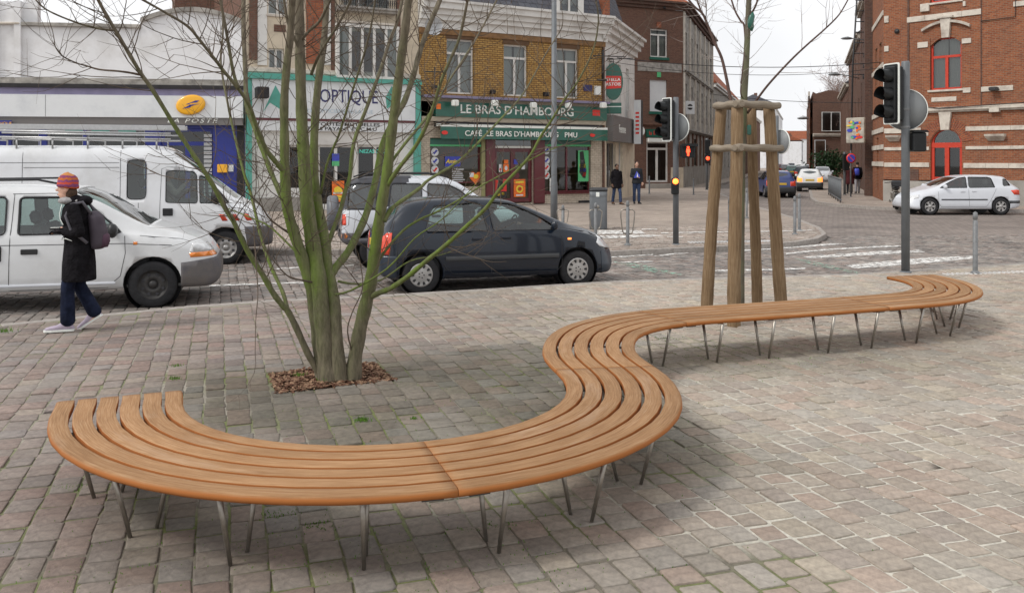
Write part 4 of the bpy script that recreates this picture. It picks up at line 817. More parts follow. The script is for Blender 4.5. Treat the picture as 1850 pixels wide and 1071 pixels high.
# oval beer sign and the little green sign below it hang from the corner
p = PD(1108, 148, 40.4); sgn = thing('oval_pub_sign', 'green oval pub sign with red badge hanging at the cafe corner', 'sign', p, rad(-8))
k = MB(); k.prism(ell(0, 0, .44, .84, 32), 'y', -.08, .08); k.build('board', MT['green'], sgn); k = MB(); k.prism(ell(0, 0, .40, .79, 32), 'y', -.09, -.081); k.build('rim_panel', MT['green'], sgn); k = MB(); k.prism([(-.36, -.34), (.36, -.30), (.36, .24), (-.36, .26)], 'y', -.105, -.091); bd = k.build('badge', MT['red_p'], sgn)
lettering('STELLA', .20, MT['letter_white'], bd, 0, -.11, .08, bold=.005); lettering('ARTOIS', .20, MT['letter_white'], bd, 0, -.11, -.13, bold=.005); k = MB(); k.tube([(0, 0, .84), (0, 0, 1.05), (-.55, .2, 1.1)], .025, 6); k.tube([(-.4, .1, 1.02), (.9, 0, 1.05)], .02, 5); k.build('hanger', MT['iron'], sgn)
p = PD(1106, 196, 40.6); s2 = thing('green_shop_sign', 'small flat dark green sign under the oval pub sign', 'sign', p, rad(-8)); k = MB(); k.bevbox(-.42, .42, -.1, .1, -.25, .25, .02); k.build('board', MT['green'], s2); k = MB(); k.box(-.43, .43, -.11, -.101, .05, .09); k.build('rim', MT['letter_white'], s2)

# ---- brown brick house at the far side of the corner -------------------------------------------
Q0, Q1 = (6.3, 58.6), (11.78, 61.0); F = Fac(Q0, Q1, 'brown_brick_house', 'brown brick corner house with white windows and orange tiled roof'); u, z, L = F.u, F.z, F.L; BH = F
ht = z(1190, 17); h1 = (u(1175), u(1206), z(1190, 104), z(1190, 53)); h2 = (u(1174), u(1205), z(1190, 202), z(1190, 145)); h3 = (u(1168), u(1207), .4, z(1190, 256))
wall(F, 'wall', 0, L, 0, ht, [h1, h2, h3], 'brick_br'); window(F, *h1, cols=2, rows=(.8,), fw=.09, y=.1); box(F, 'blind', h2[0], h2[1], .1, .14, h2[2], h2[3], 'sign_white')
window(F, *h3, cols=2, rows=(.82,), fw=.12, curtain=None, name='door', y=.08)
for h in (h1, h2): box(F, 'sill', h[0] - .08, h[1] + .08, -.1, -.001, h[2] - .18, h[2] - .004, 'green')
box(F, 'keystone', u(1187), u(1193), -.08, -.001, z(1190, 140), z(1190, 131), 'green_p'); box(F, 'keystone', u(1186), u(1194), -.06, -.001, z(1190, 51), z(1190, 41), 'brick_rd')
box(F, 'stone_panel', u(1152), u(1231), -.03, -.001, z(1190, 130), z(1190, 114), 'grime'); cornice(F, 'string_course', u(1146), L, z(1190, 228), [(.08, .08), (.14, .16), (.08, .08)], 'brick_br'); box(F, 'bakery_board', u(1166), u(1212), -.14, -.001, z(1190, 248), z(1190, 234), 'green')
lettering('la Boulange', .38, MT['red_p'], F.o, u(1190), -.15, z(1190, 241)); box(F, 'canopy_box', u(1168), u(1206), -.3, -.001, z(1190, 257), z(1190, 250), 'letter_white'); cornice(F, 'cornice', -.2, L + .2, ht + .003, [(.2, .15), (.2, .3), (.12, .45)], 'brick_dk')
box(F, 'step', u(1166), u(1210), -.5, -.001, 0, .3, 'grey_stone'); box(F, 'side_plinth', u(1212), L, -.04, -.001, 0, 1.4, 'cream'); k = MB(); k.prism(ell(u(1155), z(1155, 237), .32, .32), 'y', -.2, -.1); k.build('round_sign', MT['letter_white'], F.o)
F3 = Fac(Q1, (18.1, 80.0), 'street_side', None, root=BH); u, z, L = F3.u, F3.z, F3.L; hs_ = []
for i, c in enumerate(np.linspace(1.6, L - 1.6, 6)): hs_ += [(c - .55, c + .55, 4.9, 7.3), (c - .55, c + .55, 8.6, 10.9)]
for c in (2.6, 7, 11, 15.5): hs_.append((c - .8, c + .8, 1.5, 3.5))
wall(F3, 'wall', 0, L, 1.42, 12.2, hs_, 'grime'); box(F3, 'plinth', 0, L, -.04, .2, 0, 1.417, 'grey_stone')
for h in hs_: window(F3, *h, cols=2, fw=.07, curtain='curtain' if h[2] > 4 else None, y=.15, room=h[2] < 4, frame='beige_wood' if h[2] < 4 else 'white_trim')
for c in np.linspace(.3, L - .3, 7): box(F3, 'pilaster', c - .22, c + .22, -.1, -.001, 4.0, 12.15, 'wstone')
for c in np.linspace(.3, L - .3, 9): box(F3, 'lower_pilaster', c - .2, c + .2, -.1, -.001, 1.45, 3.85, 'brick_br')
cornice(F3, 'string_course', 0, L, 3.9, [(.1, .15), (.12, .3)], 'grime'); cornice(F3, 'string_course', 0, L, 8.0, [(.1, .12), (.1, .2)], 'grime'); cornice(F3, 'cornice', -.2, L + .2, 12.203, [(.2, .2), (.2, .35), (.12, .5)], 'brick_dk'); mass(BH, 0, BH.L - .05, 12, 14, 'brick_br')
k = MB(); a = 12.7; k.add([(-.4, -.4, a), (BH.L + .3, -.4, a), (BH.L + 6, 20, a), (-.4, 20, a), (2.4, 6, a + 4.2), (4.8, 14, a + 4.2)], [(0, 1, 4), (1, 2, 5, 4), (2, 3, 5), (3, 0, 4, 5)]); k.build('roof', MT['tile'], BH.o)
p = PD(1246, 195, 62); s3 = thing('white_square_sign', 'white square sign with a black round emblem on the brown corner house', 'sign', p, rad(14)); k = MB(); k.bevbox(-.36, .36, -.06, .06, -.46, .46, .02); k.build('board', MT['sign_white'], s3)
k = MB(); k.prism(ell(0, .05, .2, .2), 'y', -.075, -.061); k.build('emblem', MT['inkb'], s3); k = MB(); k.box(-.24, .24, -.085, -.076, 0, .1); k.build('band', MT['sign_white'], s3)
sk = MB(); sk.box(0, 2.4, -.05, .05, 0, 1.5)
# ---- houses further down the left side -------------------------------------------------------------
def row_house(name, label, D0, D1, hw, roof, mw, mr, c=-8.6, side=1, wins=4, floors=3, group=None):
    p0 = (.334 * D0 + c, D0); p1 = (.334 * D1 + c, D1)
    if side < 0: p0, p1 = p1, p0
    F = Fac(p0, p1, name, label, group=group); L = F.L; hs = []
    for f in range(floors):
        for i in range(wins):
            cx = L * (i + .5) / wins; zb_ = 1.0 + f * (hw - .6) / floors; hs.append((cx - min(.5, L / wins * .28), cx + min(.5, L / wins * .28), zb_ + .1, zb_ + (hw - .6) / floors * .62 + .1))
    wall(F, 'wall', 0, L, 0, hw, hs, mw); mass(F, 0, L, hw, 9, mw)
    for h in hs: window(F, *h, cols=2, fw=.09, y=.12, curtain='curtain', room=False)
    cornice(F, 'cornice', -.1, L + .1, hw, [(.2, .2), (.15, .35)], 'white_trim' if side > 0 else 'wstone')
    k = MB(); a = hw + .35; k.add([(-.2, -.3, a), (L + .2, -.3, a), (L + .2, 9.2, a), (-.2, 9.2, a), (-.2, 4.5, roof), (L + .2, 4.5, roof)], [(0, 1, 5, 4), (2, 3, 4, 5), (0, 4, 3), (1, 2, 5)]); k.build('roof', MT[mr], F.o)
    for t in (.12, .88): box(F, 'chimney', L * t - .4, L * t + .4, 4.1, 4.9, roof - .8, roof + 1.1, 'brick_br')
    return F
row_house('tiled_roof_house', 'house with a steep orange tiled roof beyond the brown corner house', 81, 120, 8.6, 14.5, 'grime', 'tile', wins=9, floors=2)
row_house('grey_row_house', 'distant grey row house past the orange roofed house', 121, 160, 8.5, 12, 'brick_br', 'tile', wins=8, floors=2)
row_house('pale_apartment_block', 'distant pale four storey block at the end of the left row', 215, 300, 15.5, 18, 'wrender', 'slate', wins=10, floors=4)
row_house('low_white_house', 'low distant white house closing the view down the street', 330, 360, 9, 11, 'wrender', 'tile', c=-2, wins=4, floors=2)
Fe = Fac((100, 420), (200, 420), 'distant_houses', 'far row of pale grey houses at the vanishing end of the street'); wall(Fe, 'wall', 0, 100, 0, 12, [(x, x + 2, 3 + 4 * f, 5.4 + 4 * f) for x in range(4, 96, 6) for f in range(2)], 'wrender'); k = MB(); k.box(0, 100, .3, 1, 0, 12); k.build('inner_wall', MT['dark_room'], Fe.o); k = MB(); k.prism([(-.3, 12), (4, 16), (8, 12)], 'x', 0, 100); k.build('roof', MT['tile'], Fe.o)

# ---- right hand corner building ----------------------------------------------------------------
R0 = Vector((17.2, 41.0)); dr = Vector((.665, -.747)).normalized(); R1 = R0 + dr * 13.5
F = Fac(R0, R1, 'ornate_brick_building', 'orange brick corner building with pale stone bands and red arched door'); u, z, L = F.u, F.z, F.L; RB = F
wx0, wx1 = u(1680), u(1737); w1 = (wx0, wx1, z(1708, 162), z(1708, 67)); w0 = (wx0, wx1, z(1708, 3), z(1708, -70)); ddx0, ddx1 = u(1681), u(1738); dz1 = z(1710, 262)
cxm = (ddx0 + ddx1) / 2; rar = (ddx1 - ddx0) / 2
w2 = (u(1905), u(1985), z(1940, 165), z(1940, 40))
HT = 15.5
wall(F, 'wall', 0, L, 1.0, HT, [w1, w0, (ddx0, ddx1, 1.0, dz1 + rar), w2], 'brick_or'); mass(F, 0, L, HT, 8, 'brick_or')
box(F, 'plinth', 0, ddx0 - .02, -.05, .2, 0, z(1640, 327), 'grey_stone'); box(F, 'plinth', ddx1 + .02, L, -.05, .2, 0, 1.05, 'grey_stone')
window(F, *w1, frame='red_paint', cols=2, rows=(.63,), fw=.09, y=.14, sill='wstone'); window(F, *w0, frame='red_paint', cols=2, fw=.09, y=.14, sill='wstone'); window(F, *w2, frame='red_paint', cols=2, rows=(.66,), fw=.09, sill='wstone')
# arched spandrels close the top corners of the door opening
for s_ in (-1, 1):
    poly = [(cxm + s_ * rar, dz1), (cxm + s_ * rar, dz1 + rar)] + [(cxm + s_ * rar * math.sin(t), dz1 + rar * math.cos(t)) for t in [PI / 2 * i / 12 for i in range(13)]]
    k = MB(); k.prism(poly, 'y', -.001, .2); k.build('spandrel', MT['brick_or'], F.o)
    poly = [(cxm + s_ * rar, w1[3] - .34), (cxm + s_ * rar, w1[3] + .0)] + [(cxm + s_ * rar * t, w1[3] - .34 * t * t) for t in [i / 8 for i in range(9)]]; k = MB(); k.prism(poly, 'y', -.001, .13); k.build('spandrel', MT['brick_or'], F.o)
k = MB(); fw = .13
k.box(ddx0, ddx0 + fw, .1, .18, .05, dz1); k.box(ddx1 - fw, ddx1, .1, .18, .05, dz1); k.box(cxm - fw * .7, cxm + fw * .7, .09, .18, .05, dz1); k.box(ddx0, ddx1, .08, .18, dz1 - .12, dz1 + .1)
k.box(ddx0 + fw, cxm, .12, .17, .05, 1.15); k.box(cxm, ddx1 - fw, .12, .17, .05, 1.15)
rings = [[(cxm + r_ * math.cos(t), yy, dz1 + .08 + r_ * math.sin(t)) for r_, yy in ((rar, .1), (rar - .1, .1), (rar - .1, .18), (rar, .18))] for t in [PI * i / 20 for i in range(21)]]; k.loft(rings, True)
dr_ = k.build('arched_door', MT['red_paint'], F.o)
for a, b in ((ddx0 + fw, cxm - .06), (cxm + .06, ddx1 - fw)): g = MB(); g.add([(a, .15, 1.15), (b, .15, 1.15), (b, .15, dz1 - .1), (a, .15, dz1 - .1)], [(0, 1, 2, 3)]); g.build('pane', MT['glass'], dr_)
g = MB(); g.prism([(cxm - rar + .05, dz1 + .08)] + [(cxm + (rar - .08) * math.cos(t), dz1 + .08 + (rar - .08) * math.sin(t)) for t in [PI - PI * i / 16 for i in range(17)]], 'y', .15, .152); g.build('fanlight', MT['glass'], dr_); box(F, 'door_room', ddx0, ddx1, .5, .6, 0, dz1 + rar, 'dark_room')
def arch_ring(name, cx, cz, r0, r1, a0, a1, n, m, y=-.03):
    for i in range(n):
        t0 = a0 + (a1 - a0) * i / n + .006; t1 = a0 + (a1 - a0) * (i + 1) / n - .006
        if abs((t0 + t1) / 2 - PI / 2) < .12: continue
        k = MB(); k.prism([(cx + r0 * math.cos(t0), cz + r0 * math.sin(t0)), (cx + r1 * math.cos(t0), cz + r1 * math.sin(t0)), (cx + r1 * math.cos(t1), cz + r1 * math.sin(t1)), (cx + r0 * math.cos(t1), cz + r0 * math.sin(t1))], 'y', y, -.002); k.build(name, MT[m], F.o)
arch_ring('arch_brick', cxm, dz1 + .02, rar + .02, rar + .48, .15, PI - .15, 28, 'brick_rd')
def keyst(cx, z0, z1, w0_, w1_, y=-.16): k = MB(); k.prism([(cx - w0_, z0), (cx + w0_, z0), (cx + w1_, z1), (cx - w1_, z1)], 'y', y, -.002); k.build('keystone', MT['wstone'], F.o)
keyst(cxm, dz1 + rar - .02, z(1708, 203), .17, .26); keyst(cxm + .02, w1[3] - .05, z(1708, 34), .15, .22); box(F, 'keystone_cap', cxm - .32, cxm + .34, -.22, -.002, z(1708, 34), z(1708, 30), 'wstone', .01)
R_ = 1.5; cz = w1[3] + .35 - math.sqrt(R_ ** 2 - 0); rings = []
hood = [(cxm + (rar + .35) * t, w1[3] + .62 - .30 * t * t) for t in [-1 + i / 8 for i in range(17)]]
for s_ in (0, 1):
    seg = hood[:8] if s_ == 0 else hood[9:]; k = MB(); k.loft([[(x, yy, zz + dz) for yy, dz in ((-.002, 0), (-.14, 0), (-.16, .1), (-.002, .12))] for x, zz in seg], True); k.build('window_hood', MT['wstone'], F.o)
zb1 = lambda py, px=1790: z(px, py)
def band(a, b, p0, p1, px, y=-.05, m='wstone', nm='stone_band'):
    x0, x1 = (u(a) if not isinstance(a, tuple) else a[0]), (u(b) if not isinstance(b, tuple) else b[0]); n = max(1, round((x1 - x0) / .9)); zz0, zz1 = z(px, p1), z(px, p0)
    for i in range(n): k = MB(); k.bevbox(x0 + (x1 - x0) * i / n + .003, x0 + (x1 - x0) * (i + 1) / n - .003, y, -.001, zz0, zz1, .008); k.build(nm, MT[m], F.o)
E_ = (L,)
cornice(F, 'cornice_band', 0, L, z(1790, 200), [(.08, .10), (.10, .2), (.05, .12)], 'wstone')
band(1598, 1664, 232, 241, 1630); band(1745, E_, 228, 236, 1790); band(1745, E_, 264, 270, 1790); band(1598, 1679, 266, 272, 1630); band(1741, E_, 295, 304, 1790); band(1598, 1679, 294, 302, 1630); band(1665, 1678, 240, 246, 1670)
band(1639, 1773, 25, 35, 1700); band(1664, 1680, 8, 22, 1670, -.12); band(1658, 1677, 77, 87, 1665); band(1738, 1755, 70, 79, 1745); band(1740, 1754, 159, 168, 1747); band(1773, 1831, 156, 165, 1800); band(1598, 1606, 30, 42, 1600); band(1598, 1606, 84, 94, 1600); band(1831, E_, 3, 12, 1840); band(1740, 1745, 3, 12, 1742)
box(F, 'stone_panel', u(1683), u(1728), -.03, -.001, z(1700, 184), z(1700, 176), 'wstone', .01)
for a, b, c in ((1782, 1818, 246), (1604, 1628, 248)): k = MB(); x0, x1 = u(a), u(b); zz = z((a + b) / 2, c); k.loft([[(x0 + .1, -.05, zz - .2), (x1 - .1, -.05, zz - .2), (x1 - .1, -.001, zz - .2), (x0 + .1, -.001, zz - .2)], [(x0, -.26, zz), (x1, -.26, zz), (x1, -.001, zz), (x0, -.001, zz)], [(x0, -.28, zz + .08), (x1, -.28, zz + .08), (x1, -.001, zz + .08), (x0, -.001, zz + .08)]]); k.build('corbel', MT['wstone'], F.o)
band(1790, 1808, 196, 203, 1800, -.22); box(F, 'pilaster', u(1640), u(1643), -.04, -.001, z(1640, 190), HT, 'brick_dk'); box(F, 'pilaster', u(1772), u(1774), -.03, -.001, z(1772, 190), HT, 'brick_dk')
k = MB(); k.tube([(0.02, -.12, z(1600, 200) + .3), (u(1700), -.24, z(1700, 197) + .02), (L, -.24, z(1850, 186) + .15)], .02, 5); k.tube([(u(1773), -.05, z(1773, 39)), (u(1835), -.05, z(1835, 31)), (u(1836), -.05, z(1836, -20))], .018, 5); k.build('wall_cable', MT['gutter'], F.o)
box(F, 'floodlight', u(1792), u(1806), -.4, -.06, z(1800, 165), z(1800, 158), 'iron', .03); k = MB(); k.lathe([(.02, -.02), (.1, -.03), (.12, -.05), (.02, -.08)], 10, (u(1621), 0, z(1621, 57)), 'y'); k.build('wall_anchor', MT['iron'], F.o)
box(F, 'wall_plate', u(1642), u(1660), -.03, -.001, z(1650, 327), z(1650, 306), 'brick_dk'); cornice(F, 'roof_cornice', -.3, L, HT, [(.3, .3), (.3, .6)], 'wstone')
# its side down the street
S0 = Vector((18.9, 46.4)); F3 = Fac(S0, R0, 'street_side', None, root=RB); L = F3.L; hh = [(1.4, 2.5, 5.2, 7.5), (3.6, 4.7, 5.2, 7.5), (2.2, 3.2, .4, 3.0)]
wall(F3, 'wall', 0, L, 0, HT, hh, 'brick_or')
for h in hh: window(F3, *h, frame='white_trim', cols=2)
for zz in (1.6, 2.4, 3.2, 4.0, 6.2, 8.6): box(F3, 'stone_band', 0, L, -.05, -.001, zz, zz + .22, 'wstone')
F3 = row_house('dark_brick_house', 'tall dark brick house directly beside the ornate corner building', 46.6, 60, 11.5, 14, 'brick_dk', 'slate', c=3.55, side=-1, wins=4, floors=3)
row_house('stained_brick_house', 'stained brown house with chimneys further down the right side', 60.3, 78, 10.2, 13.5, 'brick_br', 'slate', c=3.6, side=-1, wins=4, floors=3)
row_house('low_terrace_house', 'lower brown terrace between the stained brown house and the gabled one', 78.3, 97, 8.4, 11.5, 'brick_br', 'slate', c=3.6, side=-1, wins=5, floors=2)
box(F3, 'brick_pier', F3.L - .8, F3.L - .1, -.5, -.001, 0, 16, 'brick_dk')
# gabled brick house on the right of the street, its side wall facing the square
ga, gb = (34.3, 101), (39.6, 101.5); F = Fac(ga, gb, 'gabled_brick_house', 'narrow orange brick house with grey gable wall seen down the street'); L = F.L
k = MB(); k.prism([(0, 0), (L, 0), (L, 8.6), (L * .75, 9.6), (L * .35, 9.9), (.4, 9.5), (0, 9.7)], 'y', 0, 35); k.v = [(x + (14.7 if y > 1 else 0), y, z_) for x, y, z_ in k.v]; k.build('gable_wall', MT['brick_br'], F.o)
F3 = Fac((46.6, 138), ga, 'street_front', None, root=F); wall(F3, 'wall', 0, F3.L, 0, 9.4, [(x, x + 1.4, z_, z_ + 2) for x in range(2, 36, 4) for z_ in (1.2, 5)], 'brick_or', y=-.3); box(F3, 'cornice', -.1, F3.L + .5, -.5, -.301, 9.2, 9.7, 'wstone')
window(F, 1.0, 3.2, 5.2, 7.4, cols=2, y=-.2, frame='white_trim', glass='dark_glass', room=False); window(F, .1, 1.4, .2, 4.2, cols=1, y=-.3, frame='sign_white', curtain=None, room=False, name='door'); cornice(F, 'string_course', 0, L, 4.6, [(.2, .15), (.15, .3)], 'wstone')
p = PD(1546, 236, 46); hb = thing('advertising_board', 'colourful torn billboard hanging on the dark house down the right side', 'billboard', p, rad(-50)); k = MB(); k.bevbox(-.5, .5, -.08, .08, -.66, .66, .03); k.build('board', simple('faded_board', (.45, .42, .36), .6, .3, 4, 0), hb)
for i in range(26): k = MB(); a, b = random.uniform(-.32, .32), random.uniform(-.5, .5); k.prism(ell(a, b, random.uniform(.05, .16), random.uniform(.03, .09), 10), 'y', -.108 - i * .0006, -.102 - i * .0006); k.build('print', MT[random.choice(['red_p', 'yellow_p', 'green_p', 'blue_p', 'cream', 'orange_p'])], hb)
# ================================================================== VEHICLES
def ip(tab, x):
    t = np.array(tab, float); return np.interp(x, t[:, 0], t[:, 1])
def sm_(y, x, s_=.05, ends=True):
    K = np.exp(-.5 * ((x[:, None] - x[None]) / s_) ** 2); wd = np.gradient(x); K = K * wd[None]; r = (K @ y) / K.sum(1)
    w = np.clip(np.minimum(x - x[0], x[-1] - x) / .10, 0, 1); return r * w + y * (1 - w)
class Shell:
    """car body: a lofted closed surface; x forward, y to the left, z up, x=0 at the rear bumper"""
    def __init__(s, sp):
        L = sp['L']; x = np.unique(np.r_[np.linspace(0, .12, 6), np.linspace(.12, L - .14, 84), np.linspace(L - .14, L, 7)]); s.x = x; s.sp = sp
        for k in ('zb', 'zs', 'zt', 'wl', 'wb', 'wt'): setattr(s, k, sm_(ip(sp[k], x), x, sp.get('smooth', .05)))
        s.ring = []
        for i in range(len(x)): s.ring.append(s.section(s.zb[i], s.zs[i], s.zt[i], s.wl[i], s.wb[i], s.wt[i]))
    def section(s, zb, zs, zt, wl, wb, wt):
        h = zt - zs; c = s.sp.get('bulge', .018); sh = s.sp.get('shoulder', .12)
        P = [(0, zb), (wl * .8, zb), (wl * .95, zb + .015), (wl, zb + .07)]
        for t in (.2, .4, .6, .8): P.append((wl + (wb - wl) * t + c * math.sin(PI * t), zb + .07 + (zs - zb - .07) * t))
        P.append((wb, zs)); P.append((wb - (wb - wt) * sh, zs + h * .10))
        for t in (.3, .5, .7, .86): P.append((wb + (wt - wb) * (sh + (1 - sh) * t), zs + h * .93 * t + .01))
        P += [(wt - .035, zs + h * .93), (wt - .10, zs + h * .975), (wt * .55, zt - .003), (0, zt + .006)]
        return P
    def mesh(s, inflate=0.0):
        rings = []
        for i, x in enumerate(s.x):
            h = s.ring[i]; full = [(x, y, z) for y, z in h] + [(x, -y, z) for y, z in h[-2:0:-1]]; rings.append(full)
        k = MB(); k.smooth = True; k.loft(rings, True); me = bpy.data.meshes.new('shell'); me.from_pydata(k.v, [], k.f)
        me.polygons.foreach_set('use_smooth', [True] * len(k.f)); bm = bmesh.new(); bm.from_mesh(me); bmesh.ops.recalc_face_normals(bm, faces=bm.faces)
        bm.normal_update()
        if inflate:
            ns = [v.normal.copy() for v in bm.verts]
            for v, n in zip(bm.verts, ns): v.co += n * inflate
        bm.to_mesh(me); bm.free(); return me
    def y_at(s, x, z):
        i = int(np.argmin(abs(s.x - x))); h = s.ring[i]; zz = [p[1] for p in h]; yy = [p[0] for p in h]
        return float(np.interp(z, zz[1:], yy[1:]))
def round_poly(poly, r=.05, n=4):
    out = []; m = len(poly)
    for i in range(m):
        p, a, b = Vector(poly[i]), Vector(poly[i - 1]), Vector(poly[(i + 1) % m]); da, db = (a - p), (b - p); r_ = min(r, da.length * .45, db.length * .45)
        A, B = p + da.normalized() * r_, p + db.normalized() * r_
        for j in range(n + 1): t = j / n; q = A * (1 - t) ** 2 + p * 2 * t * (1 - t) + B * t * t; out.append(tuple(q))
    return out
def cutter(prisms, mi=1):
    k = MB(); k.m = mi
    for ax, poly, a, b in prisms: k.prism(poly, ax, a, b)
    me = bpy.data.meshes.new('c'); me.from_pydata(k.v, [], k.f)
    for m in ('black', 'black'): me.materials.append(MT[m])
    me.polygons.foreach_set('material_index', k.mi); bm = bmesh.new(); bm.from_mesh(me); bmesh.ops.recalc_face_normals(bm, faces=bm.faces); bm.to_mesh(me); bm.free(); return me
def keep_part(me, drop=None, ysign=0, mats=None):
    bm = bmesh.new(); bm.from_mesh(me); dl = []
    for f in bm.faces:
        c = f.calc_center_median()
        if (drop is not None and f.material_index == drop) or (ysign and c.y * ysign < .02): dl.append(f)
    bmesh.ops.delete(bm, geom=dl, context='FACES'); bm.to_mesh(me); bm.free()
    if mats: me.materials.clear(); [me.materials.append(m) for m in mats]; me.polygons.foreach_set('material_index', [0] * len(me.polygons))
    return me
MT['soft_top'] = simple('grey_soft_top', (.065, .066, .075), .7, .15, 8, .1)
def wheel(par, x, y, r, w, rim='wheel', style='spoke', side=1):
    o = bpy.data.objects.new('wheel', None); link(o, par); o.location = (x, y, r)
    s_ = side; rr_ = r * .62
    k = MB(); k.smooth = True; k.lathe([(rr_, -w / 2 * .9), (r * .88, -w / 2), (r * .97, -w / 2 * .82), (r, -w / 2 * .5), (r, w / 2 * .5), (r * .97, w / 2 * .82), (r * .88, w / 2), (rr_, w / 2 * .9), (rr_ - .012, w / 2 * .6), (rr_ - .012, -w / 2 * .6)], 32, ax='y', cap=False); k.build('tyre', MT['rubber'], o)
    k = MB(); k.smooth = True; f = s_ * w / 2
    if style == 'cap':
        k.lathe([(rr_, f * .85), (rr_ * .96, f * .97), (rr_ * .86, f * .90), (rr_ * .5, f * .98), (rr_ * .25, f * 1.02), (.001, f * 1.02)], 32, ax='y', cap=False); c = k.build('rim', MT[rim], o)
        k = MB(); n = 10
        for i in range(n):
            a = 2 * PI * i / n; d = rr_ * .72; cx_, cz_ = d * math.cos(a), d * math.sin(a); ca, sa = math.cos(a), math.sin(a)
            P = [(cx_ + ca * u_ - sa * v_, cz_ + sa * u_ + ca * v_) for u_, v_ in round_poly([(-rr_ * .14, -.012), (rr_ * .13, -.022), (rr_ * .13, .022), (-rr_ * .14, .012)], .01, 2)]
            k.prism(P, 'y', f * .86, f * 1.0)
        for i in range(5): a = 2 * PI * i / 5; k.lathe([(.001, f * 1.05), (.011, f * 1.05), (.011, f * .9)], 6, (rr_ * .22 * math.cos(a), 0, rr_ * .22 * math.sin(a)), 'y')
        k.build('wheel_slots', MT['black'], o, kind='stuff')
    elif style == 'steel':
        k.lathe([(rr_, f * .9), (rr_ * .92, f * .6), (rr_ * .80, f * .35), (rr_ * .62, f * .55), (rr_ * .42, f * .6), (rr_ * .34, f * .42), (.001, f * .45)], 32, ax='y', cap=False); k.build('rim', MT[rim], o)
        k = MB()
        for i in range(8): a = 2 * PI * (i + .5) / 8; P = ell(rr_ * .70 * math.cos(a), rr_ * .70 * math.sin(a), .022, .022, 8); k.prism(P, 'y', f * .42, f * .60)
        k.build('rim_holes', MT['interior'], o, kind='stuff')
        k = MB(); k.lathe([(.001, f * .68), (.05, f * .66), (.055, f * .4)], 14, ax='y'); k.build('hub_cap', MT['steel_wheel'] if rim != 'wheel' else MT['wheel'], o)
    else:
        k.lathe([(rr_, f * .9), (rr_ * .90, f * .86), (rr_ * .88, f * .3), (.001, f * .2)], 32, ax='y', cap=False); k.build('rim', MT['interior'], o); k = MB()
        for i in range(6):
            a = 2 * PI * i / 6; ca, sa = math.cos(a), math.sin(a)
            for u0, u1, v0, v1 in ((.04, rr_ * .95, .028, .045),): k.add([(ca * u_ - sa * v_, yy, sa * u_ + ca * v_) for yy in (f * .5, f * .92) for u_, v_ in ((u0, -v0), (u1, -v1), (u1, v1), (u0, v0))], [(0, 1, 2, 3), (4, 7, 6, 5), (0, 4, 5, 1), (1, 5, 6, 2), (2, 6, 7, 3), (3, 7, 4, 0)])
        k.lathe([(.001, f * .96), (.06, f * .95), (.07, f * .6)], 14, ax='y'); k.lathe([(rr_, f * .9), (rr_ * .93, f * .96), (rr_ * .90, f * .6)], 32, ax='y', cap=False); k.build('spokes', MT[rim], o)
    return o
